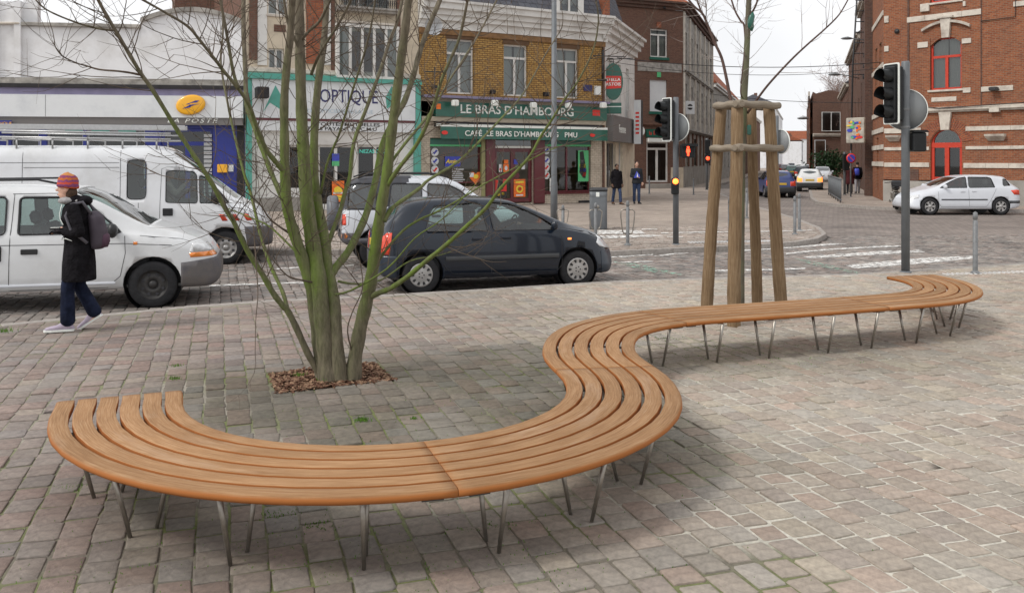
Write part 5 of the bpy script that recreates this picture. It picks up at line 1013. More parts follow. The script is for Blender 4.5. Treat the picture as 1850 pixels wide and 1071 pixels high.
def car(sp):
    S = Shell(sp); L = sp['L']; root = thing(sp['name'], sp['label'], sp['cat'], sp['loc'], sp['rz'], sp.get('group')); off = bpy.data.objects.new('body', None)
    S_par = root; base = S.mesh(); glassb = S.mesh(-.014); over = S.mesh(.005)
    for i_ in (base, glassb, over):
        i_.transform(Matrix.Translation((-L / 2, 0, 0)))
        for m in (MT[sp['paint']], MT['black']): i_.materials.append(m)
    sh = lambda poly: [(a - L / 2, b) for a, b in poly]
    W_ = max(S.wl.max(), S.wb.max())
    sidewin = [('y', sh(round_poly(w_[0], w_[1] if len(w_) > 1 else .05)), -2, 2) for w_ in sp['windows']]
    ends = []
    for key in ('front_glass', 'rear_glass'):
        if sp.get(key): ends.append(('y', sh(sp[key][0]), -sp[key][1], sp[key][1]))
    arches = [('y', [(ax_ - L / 2 + ar * math.cos(t), ah + ar * math.sin(t)) for t in [2 * PI * i / 28 for i in range(28)]], s_ * (W_ - .30), s_ * 2) for ax_ in sp['axles'] for s_ in (-1, 1) for ar, ah in [(sp['arch'], sp['wr'] + .01)]]
    mods = [('SOLIDIFY', dict(thickness=.035, offset=-1, material_offset=1, material_offset_rim=1)), ('BOOLEAN', dict(operation='DIFFERENCE', solver='EXACT', cutter=cutter(sidewin))), ('BOOLEAN', dict(operation='DIFFERENCE', solver='EXACT', cutter=cutter(arches)))]
    if ends: mods.insert(2, ('BOOLEAN', dict(operation='DIFFERENCE', solver='EXACT', cutter=cutter(ends))))
    me = evaluated(base, mods); me.materials.clear(); me.materials.append(MT[sp['paint']]); me.materials.append(MT['black'])
    for zi, (x0, x1, zf0, zf1, zm) in enumerate(sp.get('zones', ())):
        me.materials.append(MT[zm])
        for p_ in me.polygons:
            c = p_.center
            if p_.material_index == 0 and x0 < c.x + L / 2 < x1 and c.z > zf0 + (zf1 - zf0) * (c.x + L / 2 - x0) / (x1 - x0): p_.material_index = 2 + zi
    o = bpy.data.objects.new('body', me); link(o, root)
    def region(name, prisms, src, m, par=root, drop=1, ys=0, label=None):
        r = evaluated(src, [('BOOLEAN', dict(operation='INTERSECT', solver='EXACT', cutter=cutter(prisms)))])
        r = keep_part(r, drop, ys, [MT[m] if isinstance(m, str) else m]);
        if not len(r.polygons): return None
        q = bpy.data.objects.new(name, r); link(q, par)
        if label: q['label'] = label
        return q
    gl = sp.get('glass', 'car_glass')
    for pr in sidewin:
        for s_ in (-1, 1): region('window', [pr], glassb, gl, ys=s_)
    for nm, pr in zip(('windscreen', 'rear_window'), ends): region(nm, [pr], glassb, gl)
    for name, poly, y0, y1, m, both in sp.get('pieces', ()):       # lamps, bumpers, mouldings cut from the slightly larger shell
        for s_ in ((-1, 1) if both else (1,)): region(name, [('y', sh(poly), s_ * y0, s_ * y1)], over, m, drop=None)
    for w_ in (sp['windows'] if sp.get('seal', True) else ()):
        for s_ in (-1, 1):
            P = round_poly(w_[0], w_[1] if len(w_) > 1 else .05, 3); P2 = []
            for a, b in zip(P, P[1:] + P[:1]):
                n_ = max(1, int(math.dist(a, b) / .12)); P2 += [(a[0] + (b[0] - a[0]) * i / n_, a[1] + (b[1] - a[1]) * i / n_) for i in range(n_)]
            P2.append(P2[0]); k = MB(); k.tube([(x - L / 2, s_ * (S.y_at(x, z) - .003), z) for x, z in P2], sp.get('sealw', .013), 5, False, sq=.6); k.build('window_seal', MT['black'], root)
    for ax_ in sp['axles']:
        for s_ in (-1, 1):
            k = MB(); R_ = sp['arch']; k.loft([[(ax_ - L / 2 + R_ * math.cos(t), yy, sp['wr'] + .01 + R_ * math.sin(t)) for t in [2 * PI * i / 24 for i in range(24)]] for yy in (s_ * (W_ - .32), s_ * (W_ - .05))], False); k.prism([(ax_ - L / 2 + R_ * math.cos(t), sp['wr'] + .01 + R_ * math.sin(t)) for t in [2 * PI * i / 24 for i in range(24)]], 'y', s_ * (W_ - .33), s_ * (W_ - .32)); k.build('wheel_housing', MT['black'], root)
            wheel(root, ax_ - L / 2, s_ * (W_ - sp.get('winset', .115)), sp['wr'], sp.get('ww', .19), sp.get('rim', 'wheel'), sp.get('wstyle', 'cap'), s_)
    def line(pts, r=.004, m='black', name='door_gap', sides=(-1, 1), offy=.0):
        for s_ in sides: k = MB(); k.tube([(x - L / 2, s_ * (S.y_at(x, z) + offy), z) for x, z in pts], r, 4); k.build(name, MT[m], root)
    for l in sp.get('gaps', ()): 
        pts = []
        for a, b in zip(l[:-1], l[1:]): n = max(1, int(math.dist(a, b) / .08)); pts += [(a[0] + (b[0] - a[0]) * i / n, a[1] + (b[1] - a[1]) * i / n) for i in range(n)]
        line(pts + [l[-1]], .0045)
    for x, z in sp.get('handles', ()):
        for s_ in (-1, 1):
            y = S.y_at(x, z); k = MB(); hw_, hh_ = sp.get('hsize', (.085, .022)); k.bevbox(x - L / 2 - hw_, x - L / 2 + hw_, s_ * (y - .004), s_ * (y + .018), z - hh_, z + hh_, .008); k.build('door_handle', MT[sp.get('hmat', sp['paint'])], root)
    for mo in sp.get('mouldings', ()):
        x0, x1, z, h, m = mo; k = MB(); n = 14; xs = np.linspace(x0, x1, n)
        for s_ in (-1, 1): k.loft([[(x - L / 2, s_ * (S.y_at(x, z) + d_), z + zz) for d_, zz in ((-.01, -h), (.012, -h * .8), (.016, 0), (.012, h * .8), (-.01, h))] for x in xs], True)
        k.build('side_moulding', MT[m], root)
    if sp.get('mirror'):
        x, z, sz = sp['mirror']
        for s_ in (-1, 1):
            y = S.y_at(x, z); k = MB(); k.smooth = True
            k.loft([[(x - L / 2 + cx_ + rx_ * math.cos(t) * .45, s_ * (y + yy), z + .03 + rz_ * math.sin(t)) for t in [2 * PI * i / 12 for i in range(12)]] for yy, cx_, rx_, rz_ in ((-.01, 0, .03, .03), (.04, -.01, .05 * sz, .04 * sz), (.07, -.02, .10 * sz, .07 * sz), (.14, -.03, .115 * sz, .08 * sz), (.19, -.03, .09 * sz, .065 * sz), (.205, -.03, .03, .03))]); k.build('mirror', MT[sp.get('mmat', 'black')], root)
    if sp.get('seats'):
        for x in sp['seats']:
            for y in (-.36, .36):
                k = MB(); z0 = sp.get('seatz', .48); k.bevbox(x - L / 2, x - L / 2 + .5, y - .24, y + .24, z0 - .25, z0, .05); t = Matrix.Rotation(rad(-14), 4, 'Y'); n0 = len(k.v); k.bevbox(-.12, .0, -.24, .24, 0, .58, .04); k.bevbox(-.13, -.03, -.12, .12, .60, .78, .04)
                k.v[n0:] = [tuple(t @ Vector(p) + Vector((x - L / 2 + .06, y, z0 - .05))) for p in k.v[n0:]]; k.build('seat', MT['seat'], root)
        k = MB(); xd = sp['dash']; k.bevbox(xd - L / 2, xd - L / 2 + .45, -W_ + .14, W_ - .14, .5, sp['dashz'], .05); k.build('dashboard', MT['interior'], root)
        k = MB(); k.tube([(xd - L / 2 - .12 + .17 * math.cos(t) * .35, sp.get('drv', .36) + .17 * math.sin(t), sp['dashz'] - .02 + .17 * math.cos(t)) for t in [2 * PI * i / 20 for i in range(21)]], .013, 6); k.tube([(xd - L / 2 + .05, .36, sp['dashz'] - .08), (xd - L / 2 - .12, .36, sp['dashz'] - .02)], .03, 6); k.build('steering_wheel', MT['black'], root)
    if sp.get('plate') is not None:
        x, z, m = sp['plate']; k = MB(); k.bevbox(x - L / 2 - .012, x - L / 2 + .012, -.26, .26, z - .055, z + .055, .004); k.build('number_plate', MT[m], root)
    root['L'] = L; del root['L']
    return root, S
def ang_pos(px, py, z, dxl, rz, yl=0):                  # place so that local point (dxl, yl) lies under the given photo pixel
    g = G(px, py, z); c, s_ = math.cos(rz), math.sin(rz); return (g.x - (dxl * c - yl * s_), g.y - (dxl * s_ + yl * c), z)
RZ = rad(15.5); ROADZ = -.112

# dark blue hatchback
L = 3.80
D_ = ang_pos(1043, 519, ROADZ, 3.10 - L / 2, rad(17), -.78)
hatch = dict(name='hatchback_car', label='dark blue hatchback waiting beside the kerb behind the leafless tree', cat='car', loc=D_, rz=rad(17), L=L, paint='navy',
  zt=[(0, .60), (.03, .90), (.08, .98), (.2, 1.13), (.36, 1.30), (.5, 1.375), (.8, 1.41), (1.3, 1.425), (1.8, 1.41), (2.1, 1.37), (2.35, 1.285), (2.6, 1.175), (2.85, 1.06), (2.98, 1.0), (3.1, .965), (3.3, .915), (3.5, .845), (3.66, .75), (3.75, .64), (3.8, .54)],
  zs=[(0, .56), (.03, .86), (.08, .93), (.4, .945), (1.5, .92), (2.6, .90), (2.9, .90), (3.1, .87), (3.4, .80), (3.6, .71), (3.75, .58), (3.8, .50)],
  zb=[(0, .36), (.06, .26), (.3, .2), (3.4, .2), (3.7, .2), (3.8, .30)], wl=[(0, .60), (.05, .72), (.16, .80), (.4, .82), (3.2, .82), (3.5, .79), (3.66, .71), (3.75, .60), (3.8, .50)],
  wb=[(0, .58), (.05, .68), (.16, .75), (.5, .79), (3.0, .79), (3.3, .75), (3.55, .66), (3.7, .55), (3.8, .44)], wt=[(0, .46), (.1, .52), (.5, .55), (1.5, .57), (2.2, .56), (2.7, .58), (2.95, .60), (3.3, .52), (3.6, .42), (3.8, .34)],
  windows=[([(.68, .93), (.79, 1.23), (.86, 1.30), (1.5, 1.345), (1.58, 1.32), (1.65, .92)], .05), ([(1.74, .92), (1.69, 1.31), (1.76, 1.345), (2.04, 1.32), (2.30, 1.22), (2.56, 1.09), (2.78, .95), (2.74, .915)], .03)],
  front_glass=([(2.10, 1.50), (2.92, 1.14), (2.87, 1.01), (2.02, 1.385)], .52), rear_glass=([(-.1, .99), (.075, .99), (.42, 1.325), (.30, 1.42), (-.1, 1.30)], .54),
  axles=[.61, 3.10], arch=.335, wr=.288, ww=.175, wstyle='cap', winset=.10,
  gaps=[[(.67, .93), (.62, .80), (.66, .70), (.86, .55), (.98, .38), (1.1, .29), (1.69, .28), (1.70, .93)], [(1.70, .28), (2.74, .28), (2.83, .36), (2.83, .80), (2.84, .93)], [(.27, .86), (.25, .55)], [(2.84, .94), (3.3, .86), (3.6, .74)]],
  handles=[(1.47, .80), (1.92, .81)], hmat='navy', mirror=(2.72, .96, 1.0), mmat='navy', seats=(1.85, .8), seatz=.55, dash=2.5, dashz=.93, drv=.36,
  mouldings=[(.98, 2.78, .52, .035, 'rubber_trim')],
  pieces=[('tail_lamp', [(-.02, .60), (.13, .60), (.17, .78), (.19, .92), (.11, .92), (-.02, .80)], .46, 1.2, 'tail', True), ('headlamp', [(3.44, .69), (3.5, .80), (3.70, .75), (3.80, .60), (3.76, .575), (3.5, .63)], .30, 1.2, 'clear_lamp', True), ('side_indicator', [(2.93, .755), (2.99, .755), (2.99, .785), (2.93, .785)], .5, 1.2, 'lamp_on', True),
          ('front_bumper', [(3.52, .15), (3.9, .15), (3.9, .56), (3.52, .56)], -1, 1, 'bump_blue', False), ('rear_bumper', [(-.1, .2), (.24, .2), (.24, .58), (-.1, .58)], -1, 1, 'bump_blue', False)], plate=(0.0, .72, 'plate'))
MT['rubber_trim'] = simple('dark_moulding', (.045, .048, .052), .5, .1, 10, 0); MT['bump_blue'] = paint('dark_blue_bumper', (.022, .032, .048), .4, .3); MT['grey_bumper'] = simple('grey_bumper', (.11, .105, .115), .55, .08, 6, 0, dirt=(.16, .14, .12))
hb_, HS = car(hatch)

# white minivan on the left
L = 4.5; rz = rad(15.5)
mv = dict(name='minivan', label='white minivan at the left edge with black steel wheels and grey bumper', cat='minivan', loc=ang_pos(276, 556, ROADZ, 3.66 - L / 2, rz, -.86), rz=rz, L=L, paint='mini_white', shoulder=.2,
  zt=[(0, .7), (.02, 1.05), (.1, 1.35), (.25, 1.58), (.5, 1.65), (1.2, 1.675), (2.2, 1.67), (2.7, 1.62), (2.95, 1.53), (3.2, 1.36), (3.45, 1.19), (3.6, 1.11), (3.75, 1.07), (4.0, 1.0), (4.25, .91), (4.38, .80), (4.46, .66), (4.5, .52)],
  zs=[(0, .66), (.02, 1.0), (.1, 1.03), (3.3, .99), (3.6, .97), (4.0, .90), (4.3, .80), (4.45, .62), (4.5, .5)], zb=[(0, .36), (.1, .27), (4.2, .25), (4.4, .24), (4.5, .33)],
  wl=[(0, .72), (.06, .83), (.2, .90), (3.8, .90), (4.15, .86), (4.35, .76), (4.45, .64), (4.5, .54)], wb=[(0, .7), (.06, .8), (.2, .87), (3.5, .87), (3.9, .84), (4.2, .77), (4.4, .64), (4.5, .50)], wt=[(0, .6), (.1, .66), (.5, .70), (2.5, .70), (3.2, .70), (3.6, .72), (4.0, .66), (4.3, .54), (4.5, .42)],
  windows=[([(.25, 1.02), (.3, 1.5), (.95, 1.51), (.95, 1.02)], .06), ([(1.05, 1.02), (1.05, 1.51), (1.86, 1.51), (1.86, 1.02)], .06), ([(2.02, 1.02), (2.02, 1.50), (2.62, 1.50), (2.82, 1.43), (3.27, 1.02)], .05)],
  front_glass=([(2.66, 1.85), (3.66, 1.24), (3.58, 1.07), (2.70, 1.55)], .70), rear_glass=None, axles=[.80, 3.66], arch=.37, wr=.315, ww=.20, wstyle='steel', rim='steel_wheel', winset=.11,
  gaps=[[(1.92, .30), (1.93, 1.02), (1.95, 1.55)], [(1.93, .30), (3.10, .30), (3.26, .45), (3.32, .75), (3.31, .98)], [(.1, .90), (3.3, .88), (3.9, .84)], [(3.5, .98), (4.0, .92), (4.3, .82)], [(1.93, 1.55), (2.7, 1.555), (2.9, 1.47)]],
  handles=[(2.16, .80)], hmat='black', hsize=(.10, .035), mirror=(3.2, 1.03, 1.25), seats=(2.3, 1.2), seatz=.62, dash=3.15, dashz=1.0,
  mouldings=[(.1, 3.2, .36, .02, 'silver')], sealw=.022,
  pieces=[('headlamp', [(4.12, .735), (4.16, .855), (4.36, .835), (4.60, .80), (4.60, .735)], .34, 1.2, 'clear_lamp', True), ('indicator', [(4.14, .665), (4.12, .73), (4.60, .73), (4.6, .665)], .34, 1.2, 'amber', True), ('front_bumper', [(4.02, .1), (4.6, .1), (4.6, .655), (4.02, .60)], -1.2, 1.2, 'grey_bumper', False), ('side_indicator', [(3.42, .86), (3.47, .86), (3.47, .90), (3.42, .90)], .5, 1.2, 'amber', True)])
mvo, MS_ = car(mv)
k = MB(); y = -(MS_.y_at(1.8, .78)); k.bevbox(1.8 - 2.25 - .035, 1.8 - 2.25 + .035, y - .02, y + .004, .68, .88, .01); k.build('door_handle', MT['black'], mvo)
for s_ in (-1, 1): k = MB(); k.tube([(.35 - 2.25, s_ * .62, 1.66), (.5 - 2.25, s_ * .62, 1.72), (2.2 - 2.25, s_ * .62, 1.735), (2.45 - 2.25, s_ * .62, 1.68)], .016, 6); k.build('roof_rail', MT['black'], mvo)
k = MB(); k.tube([(3.50 - 2.25, -.45, 1.12), (3.35 - 2.25, -.2, 1.235), (3.22 - 2.25, .0, 1.32)], .009, 5); k.tube([(3.55 - 2.25, .15, 1.125), (3.38 - 2.25, .35, 1.235)], .009, 5); k.build('wiper', MT['black'], mvo)
k = MB(); k.prism([(3.30 - 2.25, .985), (3.66 - 2.25, 1.075), (3.70 - 2.25, 1.04), (3.40 - 2.25, .97)], 'y', -.70, .70); k.build('cowl', MT['black'], mvo)

# white panel van with ladder rack
L = 5.4; rz = rad(14)
vn = dict(name='panel_van', label='tall white panel van with silver ladder rack and red striped nose', cat='van', loc=ang_pos(408, 478, ROADZ, 4.56 - L / 2, rz, -.93), rz=rz, L=L, paint='van_white', shoulder=.1, smooth=.06, bulge=.01,
  zt=[(0, 2.1), (.03, 2.24), (.2, 2.27), (3.2, 2.28), (3.45, 2.25), (3.62, 2.17), (3.9, 1.96), (4.3, 1.62), (4.72, 1.27), (4.85, 1.20), (5.1, 1.08), (5.25, .96), (5.35, .80), (5.4, .64)], zs=[(0, 1.05), (4.3, 1.08), (4.7, 1.07), (4.9, 1.04), (5.1, .97), (5.3, .8), (5.4, .6)],
  zb=[(0, .38), (5.2, .32), (5.4, .36)], wl=[(0, .93), (.1, .97), (4.8, .97), (5.1, .93), (5.3, .82), (5.4, .66)], wb=[(0, .93), (.1, .96), (4.7, .96), (5.0, .90), (5.25, .78), (5.4, .6)], wt=[(0, .84), (.3, .86), (3.2, .86), (3.6, .82), (4.3, .80), (4.8, .80), (5.1, .68), (5.4, .5)],
  windows=[([(2.80, 1.27), (2.80, 2.0), (3.13, 2.0), (3.13, 1.27)], .09), ([(3.48, 1.20), (3.48, 1.78), (3.56, 1.80), (3.96, 1.78), (4.02, 1.72), (4.04, 1.18)], .05), ([(4.09, 1.18), (4.07, 1.70), (4.16, 1.68), (4.42, 1.42), (4.62, 1.18)], .03)], front_glass=([(3.70, 2.35), (4.85, 1.38), (4.72, 1.24), (3.60, 2.12)], .74), rear_glass=None,
  axles=[1.1, 4.56], arch=.39, wr=.325, ww=.2, wstyle='steel', rim='wheel', winset=.12, gaps=[[(1.02, .55), (1.02, 2.2)], [(2.68, .55), (2.68, 2.18)], [(3.38, 1.2), (3.37, .46), (4.02, .42)], [(3.38, 1.2), (3.40, 1.83), (3.5, 1.87), (4.05, 1.84)], [(.1, 1.95), (2.66, 1.95)], [(1.04, 1.86), (2.66, 1.86)], [(3.0, .45), (3.0, 1.2)], [(4.66, 1.1), (4.95, 1.04), (5.2, .92)]],
  handles=[(3.52, 1.02)], hmat='black', hsize=(.09, .07), mirror=(4.42, 1.27, 1.9), seats=(3.15,), seatz=.95, dash=4.2, dashz=1.12,
  pieces=[('front_bumper', [(4.98, .2), (5.6, .2), (5.6, .72), (4.90, .72)], -1.2, 1.2, 'grey_bumper', False), ('headlamp', [(5.08, .78), (5.1, .92), (5.5, .90), (5.5, .76)], .5, 1.2, 'clear_lamp', True), ('sill_trim', [(3.0, .3), (4.1, .3), (4.1, .42), (3.0, .42)], .5, 1.2, 'grey_bumper', True)]
   + [('reflective_stripe', [(4.50 + i * .22, .84), (4.60 + i * .22, .84), (4.53 + i * .22, .965), (4.43 + i * .22, .965)], .5, 1.3, 'tail', True) for i in range(3)])
vo, VS = car(vn)
k = MB(); k.prism([(4.66 - 2.7, 1.17), (4.92 - 2.7, 1.16), (4.9 - 2.7, 1.10), (4.7 - 2.7, 1.1)], 'y', -.78, .78); k.build('cowl', MT['black'], vo)
# roof rack with an aluminium ladder
MT['alu'] = simple('aluminium', (.50, .50, .50), .35, .08, 20, 0, metal=.6)
k = MB(); zt0 = 2.29
for x in np.linspace(.3, 3.3, 6): k.tube([(x - 2.7, -.80, zt0 - .08), (x - 2.7, -.80, zt0 + .10), (x - 2.7, .80, zt0 + .10), (x - 2.7, .80, zt0 - .08)], .018, 5)
for y in (-.80, .80): k.tube([(-2.5, y, zt0 + .13), (.85, y, zt0 + .10)], .022, 5); k.tube([(-2.5, y, zt0 + .25), (.85, y, zt0 + .21)], .018, 5)
k.build('roof_rack', MT['alu'], vo)
lad = thing('ladder', 'long aluminium ladder tied on the roof rack of the white van', 'ladder', vo.location, vo.rotation_euler.z); k = MB()
for y in (-.72, -.34): k.bevbox(-2.95, 1.10, y - .012, y + .012, zt0 + .28, zt0 + .37, .006); k.build('ladder_rail', MT['alu'], lad); k = MB()
for i in range(15): k.tube([(-2.85 + i * .275, -.72, zt0 + .325), (-2.85 + i * .275, -.34, zt0 + .325)], .014, 6); k.build('rung', MT['alu'], lad); k = MB()

# white off-road car with spare wheel on the tail
L = 4.0; rz = rad(14)
rv = dict(name='off_road_car', label='white off-road car with grey spare wheel cover on its tail, behind the hatchback', cat='car', loc=ang_pos(618, 486, ROADZ, -L / 2, rz, -.80), rz=rz, L=L, paint='silver', shoulder=.15,
  zt=[(0, .8), (.03, 1.15), (.08, 1.36), (.2, 1.60), (.35, 1.67), (1.0, 1.70), (1.9, 1.69), (2.15, 1.62), (2.45, 1.42), (2.75, 1.21), (2.95, 1.12), (3.3, 1.07), (3.65, 1.0), (3.85, .9), (3.96, .72), (4.0, .6)], zs=[(0, .76), (.03, 1.08), (2.8, 1.03), (3.2, .98), (3.7, .9), (3.95, .68), (4, .56)], zb=[(0, .50), (.1, .42), (3.8, .40), (4, .45)],
  wl=[(0, .74), (.08, .82), (.3, .86), (3.5, .86), (3.8, .78), (4, .62)], wb=[(0, .7), (.1, .79), (.3, .82), (3.2, .81), (3.7, .72), (4, .56)], wt=[(0, .6), (.1, .64), (.4, .66), (2.2, .65), (2.8, .70), (3.3, .66), (3.8, .54), (4, .42)],
  windows=[([(.10, 1.10), (.14, 1.50), (.22, 1.56), (.62, 1.56), (.62, 1.10)], .06), ([(.86, 1.10), (.92, 1.55), (1.48, 1.55), (1.48, 1.10)], .05), ([(1.60, 1.10), (1.60, 1.55), (2.02, 1.52), (2.22, 1.42), (2.62, 1.10)], .04)], front_glass=([(2.1, 1.75), (2.86, 1.25), (2.78, 1.14), (2.02, 1.60)], .58), rear_glass=([(-.1, 1.15), (.06, 1.15), (.16, 1.55), (-.1, 1.55)], .5), zones=[(-.1, .80, 1.08, 1.08, 'soft_top'), (.80, 1.35, 1.08, 1.72, 'soft_top')], glass='dark_glass',
  axles=[.66, 3.12], arch=.41, wr=.345, ww=.21, wstyle='steel', rim='wheel', winset=.11, gaps=[[(.72, 1.02), (.78, .9), (1.1, .5), (1.52, .48), (1.54, 1.05)], [(1.54, .48), (2.62, .48), (2.7, 1.02)]], handles=[(1.38, .95), (1.74, .95)], hmat='black', mirror=(2.5, 1.12, 1.1), seats=(1.75, .8), seatz=.85, dash=2.35, dashz=1.08,
  pieces=[('rear_bumper', [(-.1, .35), (.25, .35), (.25, .66), (-.1, .66)], -1.2, 1.2, 'grey_bumper', False), ('tail_lamp', [(-.05, .80), (.07, .80), (.07, 1.0), (-.05, 1.0)], .62, 1.2, 'tail', True), ('indicator', [(-.05, .56), (.1, .56), (.1, .65), (-.05, .65)], .5, 1.2, 'amber', True), ('headlamp', [(3.74, .78), (3.76, .94), (4.1, .92), (4.1, .76)], .4, 1.2, 'clear_lamp', True), ('wing_cladding', [(.1, .38), (3.9, .38), (3.9, .56), (.1, .56)], .6, 1.3, 'grey_bumper', True)])
ro, RS = car(rv); k = MB(); k.smooth = True; k.lathe([(.001, -2.24), (.30, -2.235), (.34, -2.20), (.345, -2.06), (.30, -2.03), (.001, -2.03)], 28, (0, 0, .98), 'x', False); k.build('spare_wheel_cover', simple('grey_vinyl', (.13, .135, .15), .5, .1, 8, 0), ro)
for s_ in (-1, 1): k = MB(); k.tube([(.3 - 2, s_ * .60, 1.66), (.5 - 2, s_ * .60, 1.74), (1.8 - 2, s_ * .6, 1.74), (2.0 - 2, s_ * .6, 1.67)], .018, 6); k.build('roof_rail', MT['black'], ro)

# silver-white hatchback turning on the right
L = 4.21; rz = rad(181)
mg = dict(name='family_car', label='shiny white hatchback with sloping back driving left past the ornate brick building', cat='car', loc=ang_pos(1679, 388.3, ROADZ, 3.42 - L / 2, rz, .80), rz=rz, L=L, paint='silver',
  zt=[(0, .72), (.03, .98), (.10, 1.05), (.30, 1.14), (.42, 1.30), (.55, 1.405), (.9, 1.445), (1.4, 1.46), (1.9, 1.45), (2.3, 1.38), (2.7, 1.22), (3.05, 1.05), (3.3, .97), (3.6, .90), (3.9, .80), (4.08, .68), (4.17, .58), (4.21, .50)], zs=[(0, .70), (.03, .96), (.2, 1.0), (1.0, .97), (2.8, .93), (3.3, .86), (3.8, .74), (4.1, .58), (4.21, .46)],
  zb=[(0, .36), (.1, .26), (.4, .2), (3.9, .19), (4.21, .28)], wl=[(0, .66), (.06, .78), (.25, .86), (3.6, .87), (3.9, .82), (4.1, .68), (4.21, .5)], wb=[(0, .62), (.06, .72), (.25, .80), (3.2, .82), (3.6, .76), (4.0, .60), (4.21, .42)], wt=[(0, .5), (.2, .58), (.5, .60), (2.2, .59), (3.0, .64), (3.5, .54), (4.0, .42), (4.21, .32)],
  windows=[([(.98, 1.0), (1.05, 1.33), (1.15, 1.37), (1.9, 1.38), (1.94, .985)], .05), ([(2.02, .985), (1.98, 1.38), (2.25, 1.34), (2.62, 1.19), (3.0, .975)], .03), ([(.38, 1.07), (.50, 1.30), (.62, 1.32), (.66, 1.05)], .05)], front_glass=([(2.3, 1.55), (3.15, 1.15), (3.1, 1.02), (2.25, 1.36)], .54), rear_glass=None, axles=[.80, 3.42], arch=.355, wr=.31, ww=.2, wstyle='spoke', winset=.10,
  gaps=[[(.95, .96), (1.0, .85), (1.2, .5), (1.35, .3), (1.97, .3), (1.98, .96)], [(1.98, .3), (3.02, .3), (3.1, .45), (3.1, .93)]], handles=[(1.78, .86), (2.2, .85)], hmat='silver', mirror=(2.88, 1.0, 1.0), mmat='silver', seats=(2.0, 1.1), seatz=.55, dash=2.7, dashz=.95,
  mouldings=[(1.3, 3.0, .56, .025, 'rubber_trim')], glass='dark_glass',
  pieces=[('tail_lamp', [(.02, .72), (.30, .74), (.42, .90), (.20, .92), (-.02, .90)], .45, 1.2, 'tail', True), ('headlamp', [(3.78, .62), (3.74, .74), (4.0, .70), (4.2, .58), (4.16, .52)], .3, 1.2, 'clear_lamp', True), ('rear_moulding', [(-.1, .42), (.5, .42), (.5, .52), (-.1, .52)], .4, 1.2, 'rubber_trim', True)])
car(mg)

# cars in the street, seen from behind: one body, repainted for each
def street_car(base, name, label, paint_, px, py, rz, group='cars queueing down the street', lit=True):
    sp = dict(base); sp.update(name=name, label=label, paint=paint_, loc=ang_pos(px, py, ROADZ + .02, -sp['L'] / 2, rz, 0), rz=rz, group=group, glass='dark_glass', seats=None, gaps=[], handles=[], mouldings=[], cat='car', mmat=paint_)
    return car(sp)
sb = dict(hatch); sb['pieces'] = [p for p in hatch['pieces'] if p[0] in ('tail_lamp', 'headlamp')] + [('rear_bumper', [(-.1, .2), (.24, .2), (.24, .56), (-.1, .56)], -1, 1, 'rubber_trim', False)]
a_ = math.atan2(1, .334)
b1, _ = street_car(sb, 'small_car', 'bright blue hatchback nearest in the queue, its side towards the posts', 'blue', 1412, 357, a_ + rad(12))
b2, _ = street_car(sb, 'small_car', 'white hatchback with lit orange tail lamps just ahead of the blue one', 'white', 1463, 346, a_)
o = [c for c in b2.children if c.name.startswith('tail_lamp')]
for q in o: q.data.materials[0] = MT['lamp_on']
MT['grey_paint'] = paint('grey_paint', (.20, .21, .23)); MT['dkred'] = paint('dark_red_paint', (.16, .02, .02)); MT['green_paint'] = paint('dark_green_paint', (.03, .09, .08))
def recolour(src, label, paint_, loc, rz):
    c = copy_tree(src); c.location = loc; c.rotation_euler.z = rz; c['label'] = label
    for ch in c.children:
        if ch.type == 'MESH':
            for i, sl in enumerate(ch.material_slots):
                if sl.material and sl.material.name in ('blue_paint', 'dark_blue_bumper'): sl.link = 'OBJECT'; sl.material = MT[paint_]
    return c
def gl_(px, py): g = G(px, py, ROADZ); return (g.x, g.y, ROADZ + .02)
recolour(b1, 'silver hatchback facing the square on the far right lane of the street', 'silver', gl_(1486, 330), a_ + PI)
for px, py, pt, lb in ((1432, 322, 'green_paint', 'dark green car halfway along the queue in the street'), (1450, 326, 'navy', 'navy blue car just beyond the white one in the queue'), (1419, 315, 'grey_paint', 'grey car far along the queue, left of the green one'), (1443, 313, 'white', 'tiny white car far down the street queue'), (1409, 311, 'dkred', 'dark red car far down the street by the posts'), (1457, 316, 'silver', 'distant silver car right of the tiny white one'), (1430, 307, 'navy', 'farthest dark car at the vanishing end of the street')): recolour(b1, lb, pt, gl_(px, py), a_)

# motorcycle parked nose on behind the big signal post
p = G(1618, 377, 0.0); mo = thing('motorcycle', 'black motorcycle parked on the pavement corner behind the big signal post', 'motorcycle', (p.x, p.y, 0), rad(70))
for x in (-.62, .62): w_ = wheel(mo, x, 0, .30, .13, 'steel_wheel', 'spoke', -1)
k = MB(); k.smooth = True; k.loft([[(x, ry * math.cos(t), zc + rz_ * math.sin(t)) for t in [2 * PI * i / 12 for i in range(12)]] for x, ry, rz_, zc in ((-.85, .03, .03, .85), (-.6, .11, .06, .84), (-.2, .14, .09, .80), (.0, .15, .14, .84), (.25, .14, .14, .87), (.4, .06, .08, .86))]); k.build('tank_and_seat', MT['black'], mo)
k = MB(); k.bevbox(-.25, .3, -.17, .17, .3, .68, .06); k.tube([(.0, .2, .3), (-.7, .2, .38)], .05, 8); k.build('engine', MT['steel'], mo); k = MB(); k.tube([(.62, .09, .3), (.38, .09, .95)], .025, 6); k.tube([(.62, -.09, .3), (.38, -.09, .95)], .025, 6); k.build('fork', MT['steel'], mo)
